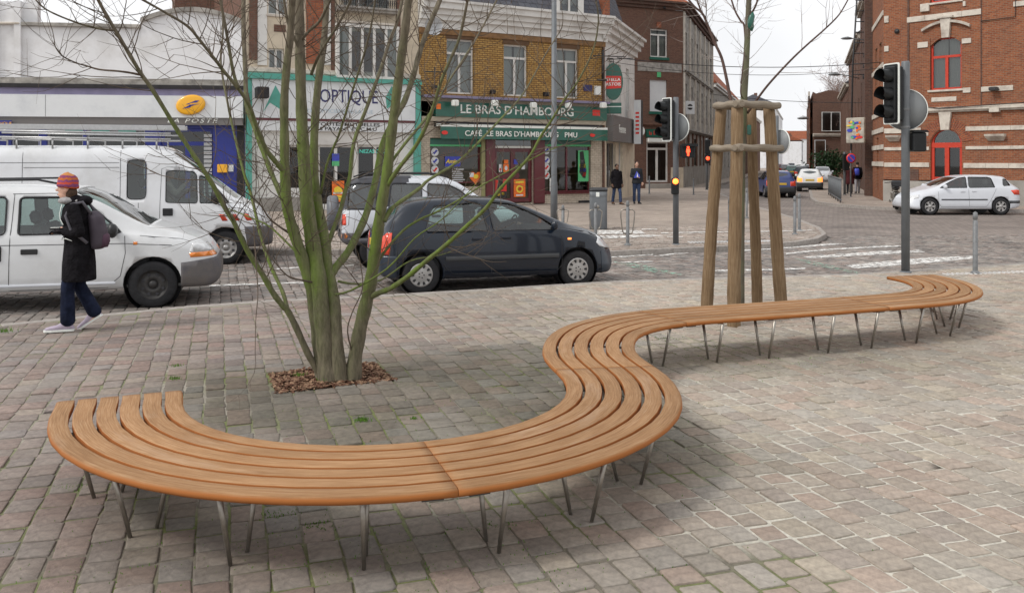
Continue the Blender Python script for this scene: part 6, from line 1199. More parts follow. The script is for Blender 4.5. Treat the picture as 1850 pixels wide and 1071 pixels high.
k = MB(); k.tube([(.25, -.38, 1.0), (.38, -.15, 1.02), (.38, .15, 1.02), (.25, .38, 1.0)], .018, 6); k.build('handlebar', MT['black'], mo); k = MB(); k.smooth = True; k.lathe([(.001, .60), (.10, .58), (.11, .5), (.001, .42)], 12, (0, 0, .88), 'x', False); k.build('headlamp', MT['clear_lamp'], mo); k = MB(); k.bevbox(-.95, -.65, -.2, .2, .88, 1.12, .05); k.build('top_box', MT['black'], mo)
# ================================================================== STREET FURNITURE
def post(name, label, cat, px, py, top_py, w_px, z0=.0, mat_='grey_post', group=None):
    g = G(px, py, z0); h = HC - (top_py - HY) * g.y / FPX - z0; r = w_px * g.y / FPX / 2
    o = thing(name, label, cat, (g.x, g.y, z0), 0, group); return o, h, r, g
def pole_mesh(o, h, r, m='grey_post', name='pole', n=16, cap=True):
    k = MB(); k.smooth = True; k.lathe([(r, 0), (r, h - .02), (r * .8, h)], n, cap=True); k.build(name, MT[m], o)
    k = MB(); k.lathe([(r * 1.45, .0), (r * 1.45, .012), (r * 1.1, .03), (r * 1.1, .0)], n, cap=False); k.build('base_collar', MT[m], o)
# tall lamp column
o, h, r, g = post('lamp_column', 'tall plain grey lamp column in front of the green cafe, running out of the picture', 'lamp post', 1001, 409, -150, 10.5, 0.01)
k = MB(); k.smooth = True; k.lathe([(r * 1.25, 0), (r * 1.2, 1.2), (r * 1.02, 1.3), (r * .8, h), (.01, h)], 16); k.build('pole', MT['grey_post'], o); k = MB(); k.bevbox(-.25, .25, -.5, -.05, h - .1, h + .05, .03); k.build('lamp_head', MT['shutter'], o)

MT['lens'] = simple('dark_lens', (.03, .012, .012), .25, .1, 20, 0); MT['sig_black'] = simple('signal_black', (.012, .013, .014), .45, .2, 8, 0, spec=.3); MT['sign_grey'] = simple('sign_back_grey', (.20, .21, .215), .5, .08, 4, 0)
def signal_head(root, x, y, z, sc, rz, lit=None):       # three-lens head with visors and a white-edged backing board; faces local -y after rz
    hd = bpy.data.objects.new('signal_head', None); link(hd, root); hd.location = (x, y, z); hd.rotation_euler = (0, 0, rz)
    W2, H2 = .155 * sc, .47 * sc
    k = MB(); k.prism(round_poly([(-W2, -H2), (W2, -H2), (W2, H2), (-W2, H2)], .035 * sc), 'y', -.012, .012); k.build('board_edge', MT['letter_white'], hd)
    k = MB(); k.prism(round_poly([(-W2 + .022, -H2 + .022), (W2 - .022, -H2 + .022), (W2 - .022, H2 - .022), (-W2 + .022, H2 - .022)], .025 * sc), 'y', -.02, .02); k.build('board', MT['sig_black'], hd)
    k = MB(); k.bevbox(-.115 * sc, .115 * sc, -.06, .13 * sc, -.42 * sc, .42 * sc, .02); k.build('housing', MT['sig_black'], hd)
    for i in range(3):
        zc = (.275 - .275 * i) * sc; R_ = .098 * sc; k = MB(); k.prism(ell(0, zc, R_, R_, 20), 'y', -.075, -.061); k.build('lens', MT['lens'], hd)
        k = MB(); k.smooth = True; n = 16; rings = []
        for yy, a_, rr_ in ((-.06, 1.0, 1.06), (-.14 * sc, .9, 1.06), (-.25 * sc, .66, 1.10)):
            rings.append([(R_ * rr_ * math.cos(t), yy + (.02 * math.sin(t) if yy < -.07 else 0), zc + R_ * rr_ * math.sin(t)) for t in [PI / 2 - a_ * PI * .95 + 2 * a_ * PI * .95 * j / n for j in range(n + 1)]])
        k.loft(rings, False, False); rings2 = [[(x_ * .93, y_, zc + (z_ - zc) * .93) for x_, y_, z_ in r_] for r_ in rings]; k.loft(rings2, False, False); k.build('visor', MT['sig_black'], hd)
def round_sign(root, x, y, z, R_, rz):
    s_ = bpy.data.objects.new('round_sign', None); link(s_, root); s_.location = (x, y, z); s_.rotation_euler = (0, 0, rz)
    k = MB(); k.lathe([(.001, -.012), (R_, -.012), (R_, .0), (R_ * .97, .012), (.001, .012)], 36, ax='y'); k.build('disc', MT['sign_grey'], s_); k = MB(); k.lathe([(R_ + .001, -.018), (R_ + .012, -.018), (R_ + .012, .014), (R_ + .001, .014)], 36, ax='y', cap=False); k.build('rim', MT['letter_white'], s_)
    k = MB(); k.box(-.10, .10, .013, .03, -.04, .04); k.build('clamp', MT['grey_post2'], s_)
# near signal (right): seen from behind and from the side, so heads face left along the street
o, h, r, g = post('traffic_signal', 'large grey post carrying a white-edged traffic light, nearest the far end of the bench', 'traffic light', 1636, 492, 111, 14.5)
pole_mesh(o, h, r); s_ = g.y / FPX
signal_head(o, (1613 - 1636) * s_ - .03, -.02, HC - (170 - HY) * s_, .123 * 9.2 / 1.04, rad(-68))
round_sign(o, (1641 - 1636) * s_, .11, HC - (198 - HY) * s_, .34, rad(-30))
k = MB(); zc = HC - (257 - HY) * s_; k.bevbox(.08, .30, -.13, .13, zc - .16, zc + .16, .02); k.prism([(.08, zc + .165), (.34, zc + .165), (.30, zc + .20), (.08, zc + .20)], 'y', -.14, .14); k.build('pedestrian_signal_box', MT['sig_black'], o)
for zz in (198, 230): k = MB(); k.lathe([(r + .004, -.02), (r + .01, 0), (r + .004, .02)], 16, (0, 0, HC - (zz - HY) * s_), cap=False); k.build('clamp_band', MT['grey_post2'], o)
# middle signal
o, h, r, g = post('traffic_signal', 'grey traffic light post with red pedestrian figure, standing on the far pavement corner', 'traffic light', 1221, 442, 176, 10.5, .01)
pole_mesh(o, h, r); s_ = g.y / FPX
signal_head(o, (1209 - 1221) * s_ - .06, -.05, HC - (217 - HY) * s_, 1.02, rad(-62)); round_sign(o, .03, .10, HC - (231 - HY) * s_, .31, rad(-40))
zc = HC - (274 - HY) * s_; k = MB(); k.bevbox(.10, .40, -.16, .10, zc - .15, zc + .15, .02); k.prism([(.08, -.26), (.44, -.26), (.40, -.14), (.1, -.14)], 'z', zc + .10, zc + .16); bx = k.build('pedestrian_signal_box', MT['sig_black'], o)
k = MB(); k.smooth = True; k.prism(ell(.24, zc + .085, .026, .026, 10), 'y', -.172, -.162); k.prism([(.205, zc + .05), (.275, zc + .05), (.282, zc - .03), (.262, zc - .03), (.258, zc - .11), (.222, zc - .11), (.218, zc - .03), (.198, zc - .03)], 'y', -.172, -.162); k.build('red_figure', MT['red_on'], bx)
zc = HC - (334 - HY) * s_; k = MB(); k.bevbox(-.12, .04, -.18, -.06, zc - .22, zc + .14, .02); bx = k.build('repeater_box', MT['sig_black'], o); k = MB(); k.smooth = True; k.lathe([(.001, -.205), (.06, -.20), (.065, -.18)], 14, (-.04, 0, zc + .07), 'y', False); k.build('amber_light', MT['orange_on'], bx)
# far signals
for px, py, tp, lb, lit in ((1277, 343, 250, 'small distant traffic light with a red lamp, left of the wooden tree posts', True), (1526, 352, 275, 'slim grey post with a small dark signal at the railings down the street', False)):
    o, h, r, g = post('traffic_signal', lb, 'traffic light', px, py, tp, 4.5, .01); pole_mesh(o, h, r); s_ = g.y / FPX; k = MB(); k.bevbox(-.16, .16, -.30, -.08, h - 1.0, h - .1, .03); k.build('signal_head', MT['sig_black'], o)
    if lit: k = MB(); k.lathe([(.001, -.33), (.11, -.32), (.12, -.30)], 12, (0, 0, h - 1.28), 'y', False); k.build('red_light', MT['red_on'], o); k = MB(); k.bevbox(-.16, .16, -.30, -.08, h - 1.6, h - 1.02, .03); k.build('lower_box', MT['sig_black'], o)
o, h, r, g = post('sign_post', 'grey pole with round sign edge-on, half hidden by the right tree post', 'sign', 1404, 408, 209, 5.5, .01); pole_mesh(o, h, r); round_sign(o, .12, 0, h - .75, .34, rad(-66))
# litter bin
g = G(1081, 414, .01); bn = thing('litter_bin', 'tall dark grey rounded litter bin with white sticker beside the bollards', 'bin', (g.x, g.y, .01), rad(-6)); w = 15.8 * g.y / FPX; h = 1.13
def rr(hw, hd, r_): return round_poly([(-hw, -hd), (hw, -hd), (hw, hd), (-hw, hd)], r_, 5)
k = MB(); k.smooth = True; k.loft([[(x, y, z_) for x, y in rr(w * a, w * .85 * a, .09)] for z_, a in ((0, .95), (.03, 1), (.86, 1), (.875, .985), (.89, 1), (h - .10, 1.02))]); k.build('body', MT['grey_post'], bn)
k = MB(); k.smooth = True; k.loft([[(x, y, z_ + (y + w) * .08) for x, y in rr(w * a, w * .85 * a, .09)] for z_, a in ((h - .095, 1.05), (h - .06, 1.07), (h - .03, .9))]); k.build('lid', MT['black'], bn)
k = MB(); k.bevbox(-.06, .03, -w * .85 - .012, -w * .85, h - .24, h - .12, .003); k.build('sticker', MT['letter_white'], bn); k = MB(); k.lathe([(.001, -w * .86 - .01), (.045, -w * .86 - .008), (.05, -w * .85)], 14, (-.02, 0, .62), 'y', False); k.build('lock', MT['steel'], bn)
# bollards, some with bicycle hoops
def bollard(px, py, tp, wpx, lb, hoop=False, grp='grey bollards along the kerbs', z0=.01, nm='bollard'):
    o, h, r, g = post(nm, lb, 'bollard', px, py, tp, wpx, z0, group=grp)
    k = MB(); k.smooth = True; k.lathe([(r, 0), (r, h - .16), (r * .75, h - .155), (r * .75, h - .13), (r, h - .125), (r, h - .08), (r * .85, h - .02), (.001, h)], 18, cap=False); k.build('post', MT['grey_post2'], o); k = MB(); k.lathe([(r * 2, 0), (r * 2, .015), (r, .05)], 4 if wpx > 9 else 16, cap=False); k.build('foot', MT['grey_post2'], o)
    if hoop:
        for s_ in (-1, 1):
            P = [(s_ * r * .8, 0, h * .79), (s_ * .10, 0, h * .80), (s_ * .155, 0, h * .75), (s_ * .15, 0, h * .62), (s_ * .115, 0, h * .33), (s_ * .09, 0, h * .27), (s_ * r * .8, 0, h * .25)]; k = MB(); k.smooth = True; k.tube(P, .014, 8); k.build('hoop', MT['steel'], o)
    return o
bollard(1134, 443, 362, 6.2, 'bollard with steel bicycle hoops right of the litter bin', True); bollard(1076, 430, 366, 6.2, 'hooped bollard standing directly in front of the litter bin', True); bollard(1017, 415, 370, 5.6, 'hooped bollard between the dark hatchback and the lamp column', True)
bollard(1436, 424, 354, 5.6, 'left one of the two bollards on the pavement corner tip', grp=None); bollard(1444, 417, 349, 5.4, 'right and farther one of the two bollards on the corner tip', grp=None)
bollard(1762, 494, 382, 8.6, 'grey bollard alone on the studded strip at the right', z0=.0); bollard(1318, 436, 358, 5.4, 'bollard hidden behind the second wooden tree post'); bollard(1349, 394, 340, 4, 'small bollard seen between the wooden tree posts'); bollard(1394, 428, 356, 5.2, 'bollard seen just left of the right wooden tree post')
bollard(1173, 350, 318, 2.6, 'thin distant post in front of the brown brick house door'); bollard(1253, 352, 322, 2.6, 'thin distant post by the side of the brown brick house')
# railings and no-parking sign down the right side
g0 = G(1497, 352, 0); g1 = G(1520, 368, 0); rl = thing('pedestrian_railing', 'grey metal railing along the kerb on the right of the street', 'railing', (g0.x, g0.y, 0), math.atan2(g1.y - g0.y, g1.x - g0.x)); Lr = (g1 - g0).length
k = MB(); k.tube([(0, 0, 1.05), (Lr, 0, 1.05)], .035, 6); k.tube([(0, 0, .15), (Lr, 0, .15)], .03, 6); k.build('rail', MT['grey_post'], rl)
for i in range(int(Lr / .16) + 1): k = MB(); k.tube([(i * .16, 0, .0 if i % 10 == 0 else .15), (i * .16, 0, 1.05)], .03 if i % 10 == 0 else .016, 5); k.build('baluster', MT['grey_post'], rl)
o, h, r, g = post('no_parking_sign', 'round blue and red no-parking sign on a pole beside the street houses', 'sign', 1537, 356, 272, 2.6, .0); pole_mesh(o, h, r)
k = MB(); k.lathe([(.001, -.06), (.25, -.06), (.25, -.04)], 24, (0, 0, h - .4), 'y'); d_ = k.build('disc', MT['red_p'], o); k = MB(); k.prism(ell(0, h - .4, .19, .19), 'y', -.068, -.061); k.build('blue_field', MT['blue_p'], d_); k = MB(); k.prism([(-.14, h - .28), (-.11, h - .25), (.14, h - .52), (.11, h - .55)], 'y', -.075, -.069); k.build('bar', MT['red_p'], d_)
# street lamps on brackets, mast with insulators, overhead wires
def bracket_lamp(px, py, D, arm, lb):
    p = PD(px, py, D); o = thing('street_lamp', lb, 'street lamp', p, 0, 'street lamps on brackets'); sc = D / 60
    k = MB(); k.smooth = True; k.loft([[(x * sc, ry * sc * math.cos(t), (zc + rz_ * math.sin(t)) * sc) for t in [2 * PI * i / 10 for i in range(10)]] for x, ry, rz_, zc in ((-.45, .03, .02, 0), (-.3, .14, .08, 0), (0, .17, .11, .02), (.25, .10, .07, .0), (.35, .04, .04, 0))]); k.build('lamp_head', MT['sign_grey'], o)
    k = MB(); k.tube([(.3 * sc, 0, 0), (arm * .5, 0, -.08 * sc), (arm, 0, -.3 * sc)], .035 * sc, 6); k.build('arm', MT['grey_post'], o)
bracket_lamp(1531, 70, 50, 1.6, 'nearest bracket street lamp above the right side of the street'); bracket_lamp(1508, 135, 62, 1.9, 'second bracket street lamp, lower and further down the right side'); bracket_lamp(1452, 214, 120, 3.2, 'small distant street lamp at the gabled brick house')
ms = PD(1536, 330, 52); zt_ = HC - (-30 - HY) * 52 / FPX; ms_ = thing('cable_mast', 'thin dark pole with stacked insulators rising beside the dark brick houses', 'utility pole', (ms.x, ms.y, 0), 0); k = MB(); k.tube([(0, 0, 0), (.15, 0, zt_ * .6), (.45, 0, zt_)], .05, 6); k.build('pole', MT['iron'], ms_)
for i in range(9): zz = zt_ - .4 - i * .62; x = .45 * zz / zt_; k = MB(); k.tube([(x - .1, 0, zz), (x + .95, 0, zz)], .03, 4); k.lathe([(.04, -.12), (.10, -.06), (.05, 0), (.10, .06), (.04, .12)], 8, (x + .55, 0, zz - .15)); k.build('insulator', MT['iron'], ms_)
def wire(a, b, sag, lb, r=.02, n=16):
    A, B = PD(*a), PD(*b); o = thing('overhead_cable', lb, 'cable', A, 0, 'overhead cables'); k = MB(); k.tube([(A.lerp(B, t) - A) - Vector((0, 0, sag * 4 * t * (1 - t))) for t in [i / n for i in range(n + 1)]], r, 5); k.build('wire', MT['gutter'], o)
wire((1115, 105, 41), (1600, 112, 43), .35, 'long dark cable sagging across the street from the cafe to the brick building', .018); wire((1283, 170, 75), (1560, 186, 58), .2, 'thin lower cable crossing the pale sky above the street', .02)
wire((1200, 14, 60), (1284, 58, 75), .1, 'pale thick cable slanting down the roof line of the brown corner house', .07); wire((1093, 110, 40.3), (1600, 122, 41), .5, 'second cable crossing from the pub sign bracket', .012)

# ================================================================== TREES
def bark(name, c1, c2, moss, lo, hi, bl):
    m, t, b = NT(name); c = nd(t, 'ShaderNodeTexCoord').outputs['Object']; mp = nd(t, 'ShaderNodeMapping'); mp.inputs['Scale'].default_value = (9, 9, 2); t.links.new(c, mp.inputs[0])
    n = noise(t, mp.outputs[0], 3.5, 8, .7); cc = ramp(t, [(.3, c1), (.7, c2)], n); sp_ = nd(t, 'ShaderNodeSeparateXYZ'); t.links.new(c, sp_.inputs[0])
    n2 = noise(t, c, 4, 6, .7); ad = nd(t, 'ShaderNodeMath', operation='MULTIPLY_ADD'); ad.inputs[1].default_value = 1.1; t.links.new(n2, ad.inputs[0]); t.links.new(sp_.outputs[2], ad.inputs[2])
    f = ramp(t, [(0, (.12,) * 3), (lo, (.3,) * 3), (lo + .15, (.95,) * 3), (hi, (.85,) * 3), (1, (.08,) * 3)], None) if False else None
    mr = nd(t, 'ShaderNodeMapRange'); mr.inputs['From Min'].default_value = .5; mr.inputs['From Max'].default_value = 4.2; t.links.new(ad.outputs[0], mr.inputs[0])
    f = ramp(t, [(0.0, (.08,) * 3), (.17, (.30,) * 3), (.26, (.9,) * 3), (.56, (.85,) * 3), (.68, (.35,) * 3), (.80, (.06,) * 3)], mr.outputs[0])
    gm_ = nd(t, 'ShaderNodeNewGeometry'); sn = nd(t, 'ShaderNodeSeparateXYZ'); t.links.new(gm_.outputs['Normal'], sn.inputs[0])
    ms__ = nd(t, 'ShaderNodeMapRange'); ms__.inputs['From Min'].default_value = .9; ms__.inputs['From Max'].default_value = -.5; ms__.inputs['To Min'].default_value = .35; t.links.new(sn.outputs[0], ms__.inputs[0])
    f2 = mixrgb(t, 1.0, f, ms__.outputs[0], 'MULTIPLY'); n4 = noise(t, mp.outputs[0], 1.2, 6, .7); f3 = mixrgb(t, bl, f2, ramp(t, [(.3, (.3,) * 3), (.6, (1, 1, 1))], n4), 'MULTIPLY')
    cc = mixrgb(t, f3, cc, mixrgb(t, n, moss, tuple(x * 1.9 for x in moss))); t.links.new(cc, b.inputs['Base Color']); b.inputs['Roughness'].default_value = .9; bumpn(t, n, .7, .012, b); return m
MT['bark'] = bark('mossy_bark', (.055, .042, .030), (.20, .165, .12), (.085, .135, .012), .2, .7, .85); MT['twig'] = simple('twig_bark', (.11, .085, .065), .85, .35, 3, 0)
def spline(P, R_, k_=5):
    out, ro_ = [], []; n = len(P)
    for i in range(n - 1):
        p0, p1, p2, p3 = P[max(i - 1, 0)], P[i], P[i + 1], P[min(i + 2, n - 1)]
        for j in range(k_):
            t = j / k_; out.append(.5 * ((2 * p1) + (p2 - p0) * t + (2 * p0 - 5 * p1 + 4 * p2 - p3) * t * t + (3 * p1 - p0 - 3 * p2 + p3) * t ** 3)); ro_.append(R_[i] + (R_[i + 1] - R_[i]) * t)
    return out + [P[-1]], ro_ + [R_[-1]]
TD = G(612, 684).y
tree = thing('multi_stem_tree', 'leafless multi-stemmed tree with green mossy bark growing from the mulched square', 'tree', (G(612, 684).x, TD, 0)); TO = Vector(tree.location)
STEMS = [  # name, [(px, py, depth offset)], start width px, end width px
 ('stem', [(588, 676, 0), (573, 668, -.02), (556, 638, -.05), (534, 589, -.1), (520, 562, -.13), (511, 552, -.15), (494, 530, -.2), (475, 497, -.25), (458, 471, -.3), (439, 437, -.35), (422, 400, -.4), (409, 380, -.42), (385, 335, -.5), (361, 297, -.55), (322, 238, -.6), (277, 165, -.7), (255, 134, -.75), (230, 92, -.8), (207, 53, -.85), (185, 15, -.9), (165, -25, -1)], 13, 6),
 ('branch', [(521, 563, -.13), (511, 528, -.05), (491, 484, .1), (475, 439, .2), (464, 395, .3), (452, 345, .4), (440, 310, .45), (420, 227, .6), (410, 179, .7), (401, 131, .8), (399, 100, .85), (403, 55, .95), (400, -20, 1.1)], 8, 3),
 ('stem', [(588, 680, .02), (579, 640, .02), (573, 590, .05), (563, 520, .0), (550, 478, -.02), (534, 429, -.05), (520, 380, -.08), (515, 320, -.1), (514, 254, -.12), (513.5, 186, -.15), (518, 120, -.2), (525, 60, -.22), (529, -25, -.3)], 29, 12),
 ('branch', [(515, 312, -.1), (500, 295, -.18), (484, 275, -.25), (476, 260, -.3), (462, 225, -.4), (450, 190, -.5), (428, 157, -.6), (405, 130, -.7), (390, 110, -.75), (360, 72, -.85), (339, 48, -.95), (300, 24, -1.1), (243, -8, -1.3)], 10, 4),
 ('branch', [(430, 160, -.6), (421, 128, -.62), (414, 87, -.66), (405, 36, -.7), (396, -10, -.75)], 7, 5),
 ('branch', [(550, 478, 0), (537, 425, .12), (516, 371, .25), (494, 322, .4), (475, 273, .5), (458, 225, .58), (446, 191, .65), (443, 120, .8), (440, 60, .9), (440, -20, 1)], 10, 8),
 ('stem', [(598, 684, -.06), (590, 640, -.05), (583, 585, -.05), (576, 510, -.02), (566, 445, .05), (556, 380, .08), (551, 320, .1), (547, 250, .12), (544, 180, .14), (542, 90, .16), (541, 20, .18), (540, -30, .2)], 37, 15),
 ('stem', [(616, 688, -.08), (610, 640, -.07), (602, 537, .02), (592, 488, .08), (586, 429, .15), (576, 380, .2), (568, 320, .25), (568, 240, .3), (575, 149, .38), (584, 88, .45), (588, 40, .5), (592, -25, .55)], 27, 10),
 ('stem', [(637, 684, -.04), (641, 650, -.04), (651, 592, -.06), (664, 537, -.1), (673, 488, -.14), (681, 429, -.2), (688, 380, -.25), (698, 320, -.3), (706, 254, -.33), (717, 167, -.4), (727, 90, -.5), (733, 45, -.55), (741, -25, -.6)], 28, 14),
 ('stem', [(596, 500, .05), (606, 484, .12), (628, 456, .22), (648, 419, .35), (664, 380, .5), (680, 320, .65), (691, 263, .8), (715, 210, .9), (730, 185, 1.0), (746, 140, 1.1), (757, 99, 1.2), (772, 55, 1.3), (795, 0, 1.4), (803, -25, 1.45)], 16, 8),
 ('branch', [(589, 452, .1), (602, 415, .2), (615, 380, .3), (624, 345, .38), (632, 320, .45), (640, 256, .6), (664, 191, .75), (688, 125, .9), (704, 75, 1.0), (718, 39, 1.1), (730, -15, 1.2)], 9, 6),
 ('branch', [(580, 350, .2), (590, 300, .15), (602, 268, .1), (614, 239, .05), (638, 161, -.1), (658, 98, -.2), (671, 45, -.3), (680, -15, -.4)], 5, 3.5),
 ('branch', [(667, 537, -.1), (690, 527, -.2), (707, 520, -.3), (740, 497, -.45), (772, 470, -.6), (804, 444, -.75), (845, 407, -.9), (878, 376, -1.05), (905, 340, -1.2), (934, 309, -1.35), (959, 280, -1.45), (978, 245, -1.5), (997, 217, -1.6), (1020, 180, -1.7), (1043, 149, -1.8), (1071, 93, -1.9), (1081, 40, -2), (1077, 3, -2.1)], 11, 2.2),
 ('branch', [(670, 500, -.1), (691, 460, -.1), (728, 417, -.1), (760, 396, -.12), (787, 384, -.15), (833, 359, -.2), (878, 331, -.25), (937, 300, -.3), (985, 275, -.4), (1010, 265, -.45)], 6, 1.5),
 ('branch', [(694, 400, -.25), (709, 376, -.2), (738, 355, -.1), (760, 339, 0), (775, 325, .1), (824, 295, .3), (860, 262, .5), (905, 215, .7), (945, 170, .9), (985, 100, 1.1), (1010, 60, 1.2)], 9, 2),
 ('branch', [(700, 335, -.3), (720, 305, -.4), (748, 269, -.5), (768, 233, -.6), (784, 190, -.7), (798, 145, -.8), (815, 105, -.88), (831, 66, -.95), (847, -10, -1.1)], 9, 5),
 ('branch', [(702, 300, -.3), (730, 262, -.2), (755, 232, -.1), (782, 198, 0), (812, 145, .15), (840, 103, .3), (871, 51, .45), (903, -10, .6)], 6, 3),
 ('branch', [(562, 135, .3), (572, 110, .2), (584, 87, .1), (611, 45, 0), (632, 5, -.15), (640, -20, -.2)], 6, 4), ('branch', [(545, 72, .15), (560, 55, .1), (578, 38, .05), (600, -5, -.1)], 6, 5),
 ('branch', [(543, 95, .15), (532, 70, .1), (520, 40, .05), (512, -10, 0)], 6, 5),
 ('branch', [(255, 136, -.75), (235, 132, -.8), (213, 129, -.85), (179, 126, -.9), (155, 119, -.95), (140, 115, -1), (118, 105, -1.05), (108, 97, -1.1), (100, 85, -1.12), (98, 72, -1.15)], 4.5, 1.5),
 ('branch', [(207, 55, -.85), (190, 54, -.9), (168, 50, -.95), (140, 42, -1.05), (104, 28, -1.15), (78, 14, -1.2), (60, -5, -1.3)], 5, 2.5),
 ('branch', [(553, 475, 0), (520, 440, .1), (485, 408, .2), (450, 392, .3), (430, 384, .35), (400, 372, .4)], 5, 1.5), ('branch', [(535, 430, 0), (490, 398, -.15), (470, 370, -.2), (440, 345, -.3), (400, 325, -.4)], 4, 1.5),
 ('branch', [(576, 512, 0), (540, 505, -.2), (522, 500, -.3), (500, 478, -.35), (470, 440, -.4)], 4, 1.5), ('branch', [(604, 532, 0), (635, 524, -.15), (700, 485, -.4), (750, 430, -.6), (800, 395, -.8), (862, 330, -1)], 5, 1.5),
 ('branch', [(610, 508, .05), (645, 513, .1), (690, 505, .15), (740, 472, .2), (790, 462, .3), (815, 455, .35)], 5, 1.4), ('branch', [(640, 650, -.05), (628, 600, -.15), (636, 565, -.2), (655, 520, -.25), (650, 470, -.3)], 3, 1.5),
 ('branch', [(458, 408, -.3), (463, 480, -.5), (466, 530, -.6), (462, 580, -.65), (461, 640, -.7)], 2.6, 1.2)]
TW = MB(); TW.m = 0; trand = random.Random(11)
def twig(P0_, d, L_, r_, depth):
    n = max(4, int(L_ / .07)); P = [P0_]; d = d.normalized(); curl = Vector((trand.gauss(0, 1), trand.gauss(0, 1), trand.uniform(.2, 1.4))).normalized() * trand.uniform(.05, .16)
    for i in range(n):
        d = (d + curl + Vector((trand.gauss(0, .07), trand.gauss(0, .07), trand.gauss(0, .07)))).normalized(); P.append(P[-1] + d * (L_ / n))
        if depth < 2 and i > 0 and trand.random() < (.30 if depth == 0 else .22):
            side = d.cross(Vector((trand.gauss(0, 1), trand.gauss(0, 1), trand.gauss(0, 1)))).normalized(); twig(P[-1], d * .75 + side * .8, L_ * trand.uniform(.25, .6), r_ * .62, depth + 1)
    TW.tube(P, [r_ * (1 - .7 * i / n) for i in range(n + 1)], 4 if r_ < .004 else 5, False)
for name, pts, w0, w1 in STEMS:
    P = [PD(px, py, TD + dy) - TO for px, py, dy in pts]; n = len(P); wt_ = [w0 + (w1 - w0) * (i / (n - 1)) ** (.8 if name == 'stem' else .8) for i in range(n)]
    R_ = [w / 2 * (TD + pts[i][2]) / FPX for i, w in enumerate(wt_)]
    if name == 'stem' and P[0].z < .15: P[0].z = -.06; R_[0] *= 1.25
    Ps, Rs = spline(P, R_, 4); Rs = [r_ * (1 + .06 * math.sin(i * 1.7 + w0)) for i, r_ in enumerate(Rs)]
    k = MB(); k.smooth = True; k.tube(Ps, Rs, 12 if w0 > 9 else 7); k.build(name, MT['bark'] if w0 > 4.6 else MT['twig'], tree)
    tot = len(Ps); cnt = int(tot * (.42 if name == 'branch' else .34))
    for _ in range(cnt):
        i = trand.randrange(int(tot * .28), tot - 1)
        if Ps[i].z < .7: continue
        t_ = (Ps[i + 1] - Ps[i]).normalized(); side = t_.cross(Vector((trand.gauss(0, 1), trand.gauss(0, 1), trand.gauss(0, 1)))).normalized()
        twig(Ps[i], t_ * .5 + side + Vector((0, 0, .15)), trand.uniform(.25, .85) * (1.2 if name == 'stem' else 1), min(.0046, Rs[i] * .5), 0)
    if w1 < 3: twig(Ps[-1], Ps[-1] - Ps[-2], .5, Rs[-1], 0)
TW.build('twigs', MT['twig'], tree, kind='stuff')
# young tree inside the stake frame
YD = 10.5; yt = thing('young_tree', 'young bare tree with straight trunk rising inside the wooden stake frame', 'tree', (PD(1345, 560, YD).x, YD, 0)); YO = Vector(yt.location); TW = MB()
MT['ybark'] = simple('smooth_young_bark', (.13, .115, .085), .8, .25, 6, .3, 60, dirt=(.10, .14, .05)); MT['ybark2'] = simple('young_branch_bark', (.10, .065, .055), .8, .25, 6, 0)
for nm, pts, w0, w1, m in (('trunk', [(1338, 580, 0), (1338, 450, 0), (1340, 300, 0), (1344, 181, 0), (1347, 130, 0), (1349, 93, 0), (1351, 50, 0), (1353, 0, 0), (1355, -40, 0)], 15, 9, 'ybark'),
   ('branch', [(1350, 205, .0), (1367, 181, -.1), (1385, 157, -.2), (1408, 131, -.3), (1435, 103, -.35), (1462, 78, -.4), (1487, 56, -.45), (1509, 35, -.5), (1522, 18, -.5), (1540, -15, -.55)], 4.5, 2, 'ybark2'),
   ('branch', [(1342, 260, .05), (1332, 215, .1), (1320, 179, .2), (1312, 140, .25), (1303.5, 104.6, .3), (1290, 75, .35), (1275, 37, .4), (1268, 24, .42), (1254, 12, .45), (1236, -10, .5)], 7, 3.5, 'ybark2'),
   ('branch', [(1270, 28, .42), (1264, 14, .42), (1256, -12, .4)], 4, 3, 'ybark2'), ('branch', [(1348, 110, 0), (1345, 50, .05), (1338, 38, .1), (1328, 20, .15), (1319, -8, .2)], 4, 3, 'ybark2'),
   ('branch', [(1352, 30, 0), (1360, 21, -.05), (1368, 3, -.1), (1370, -12, -.12)], 4, 3, 'ybark2'), ('branch', [(1342, 178, .0), (1338, 165, -.1), (1342, 120, -.1), (1345, 95, -.05)], 2.5, 2, 'ybark2'), ('branch', [(1275, 36, .4), (1276, 15, .35), (1272, -10, .3)], 2, 1.5, 'ybark2')):
    P = [PD(px, py, YD + dy) - YO for px, py, dy in pts]; R_ = [(w0 + (w1 - w0) * i / (len(P) - 1)) / 2 * YD / FPX for i in range(len(P))]
    if nm == 'trunk': P[0].z = -.05
    Ps, Rs = spline(P, R_, 4); k = MB(); k.smooth = True; k.tube(Ps, Rs, 12 if nm == 'trunk' else 6); k.build(nm, MT[m], yt)
    for _ in range(14 if nm == 'trunk' else 9):
        i = trand.randrange(int(len(Ps) * (.35 if nm == 'branch' else .5)), len(Ps) - 1); t_ = (Ps[i + 1] - Ps[i]).normalized(); side = t_.cross(Vector((trand.gauss(0, 1), trand.gauss(0, 1), trand.gauss(0, 1)))).normalized()
        if Ps[i].z > 2.7: twig(Ps[i], t_ * .7 + side, trand.uniform(.2, .6), .0035, 0)
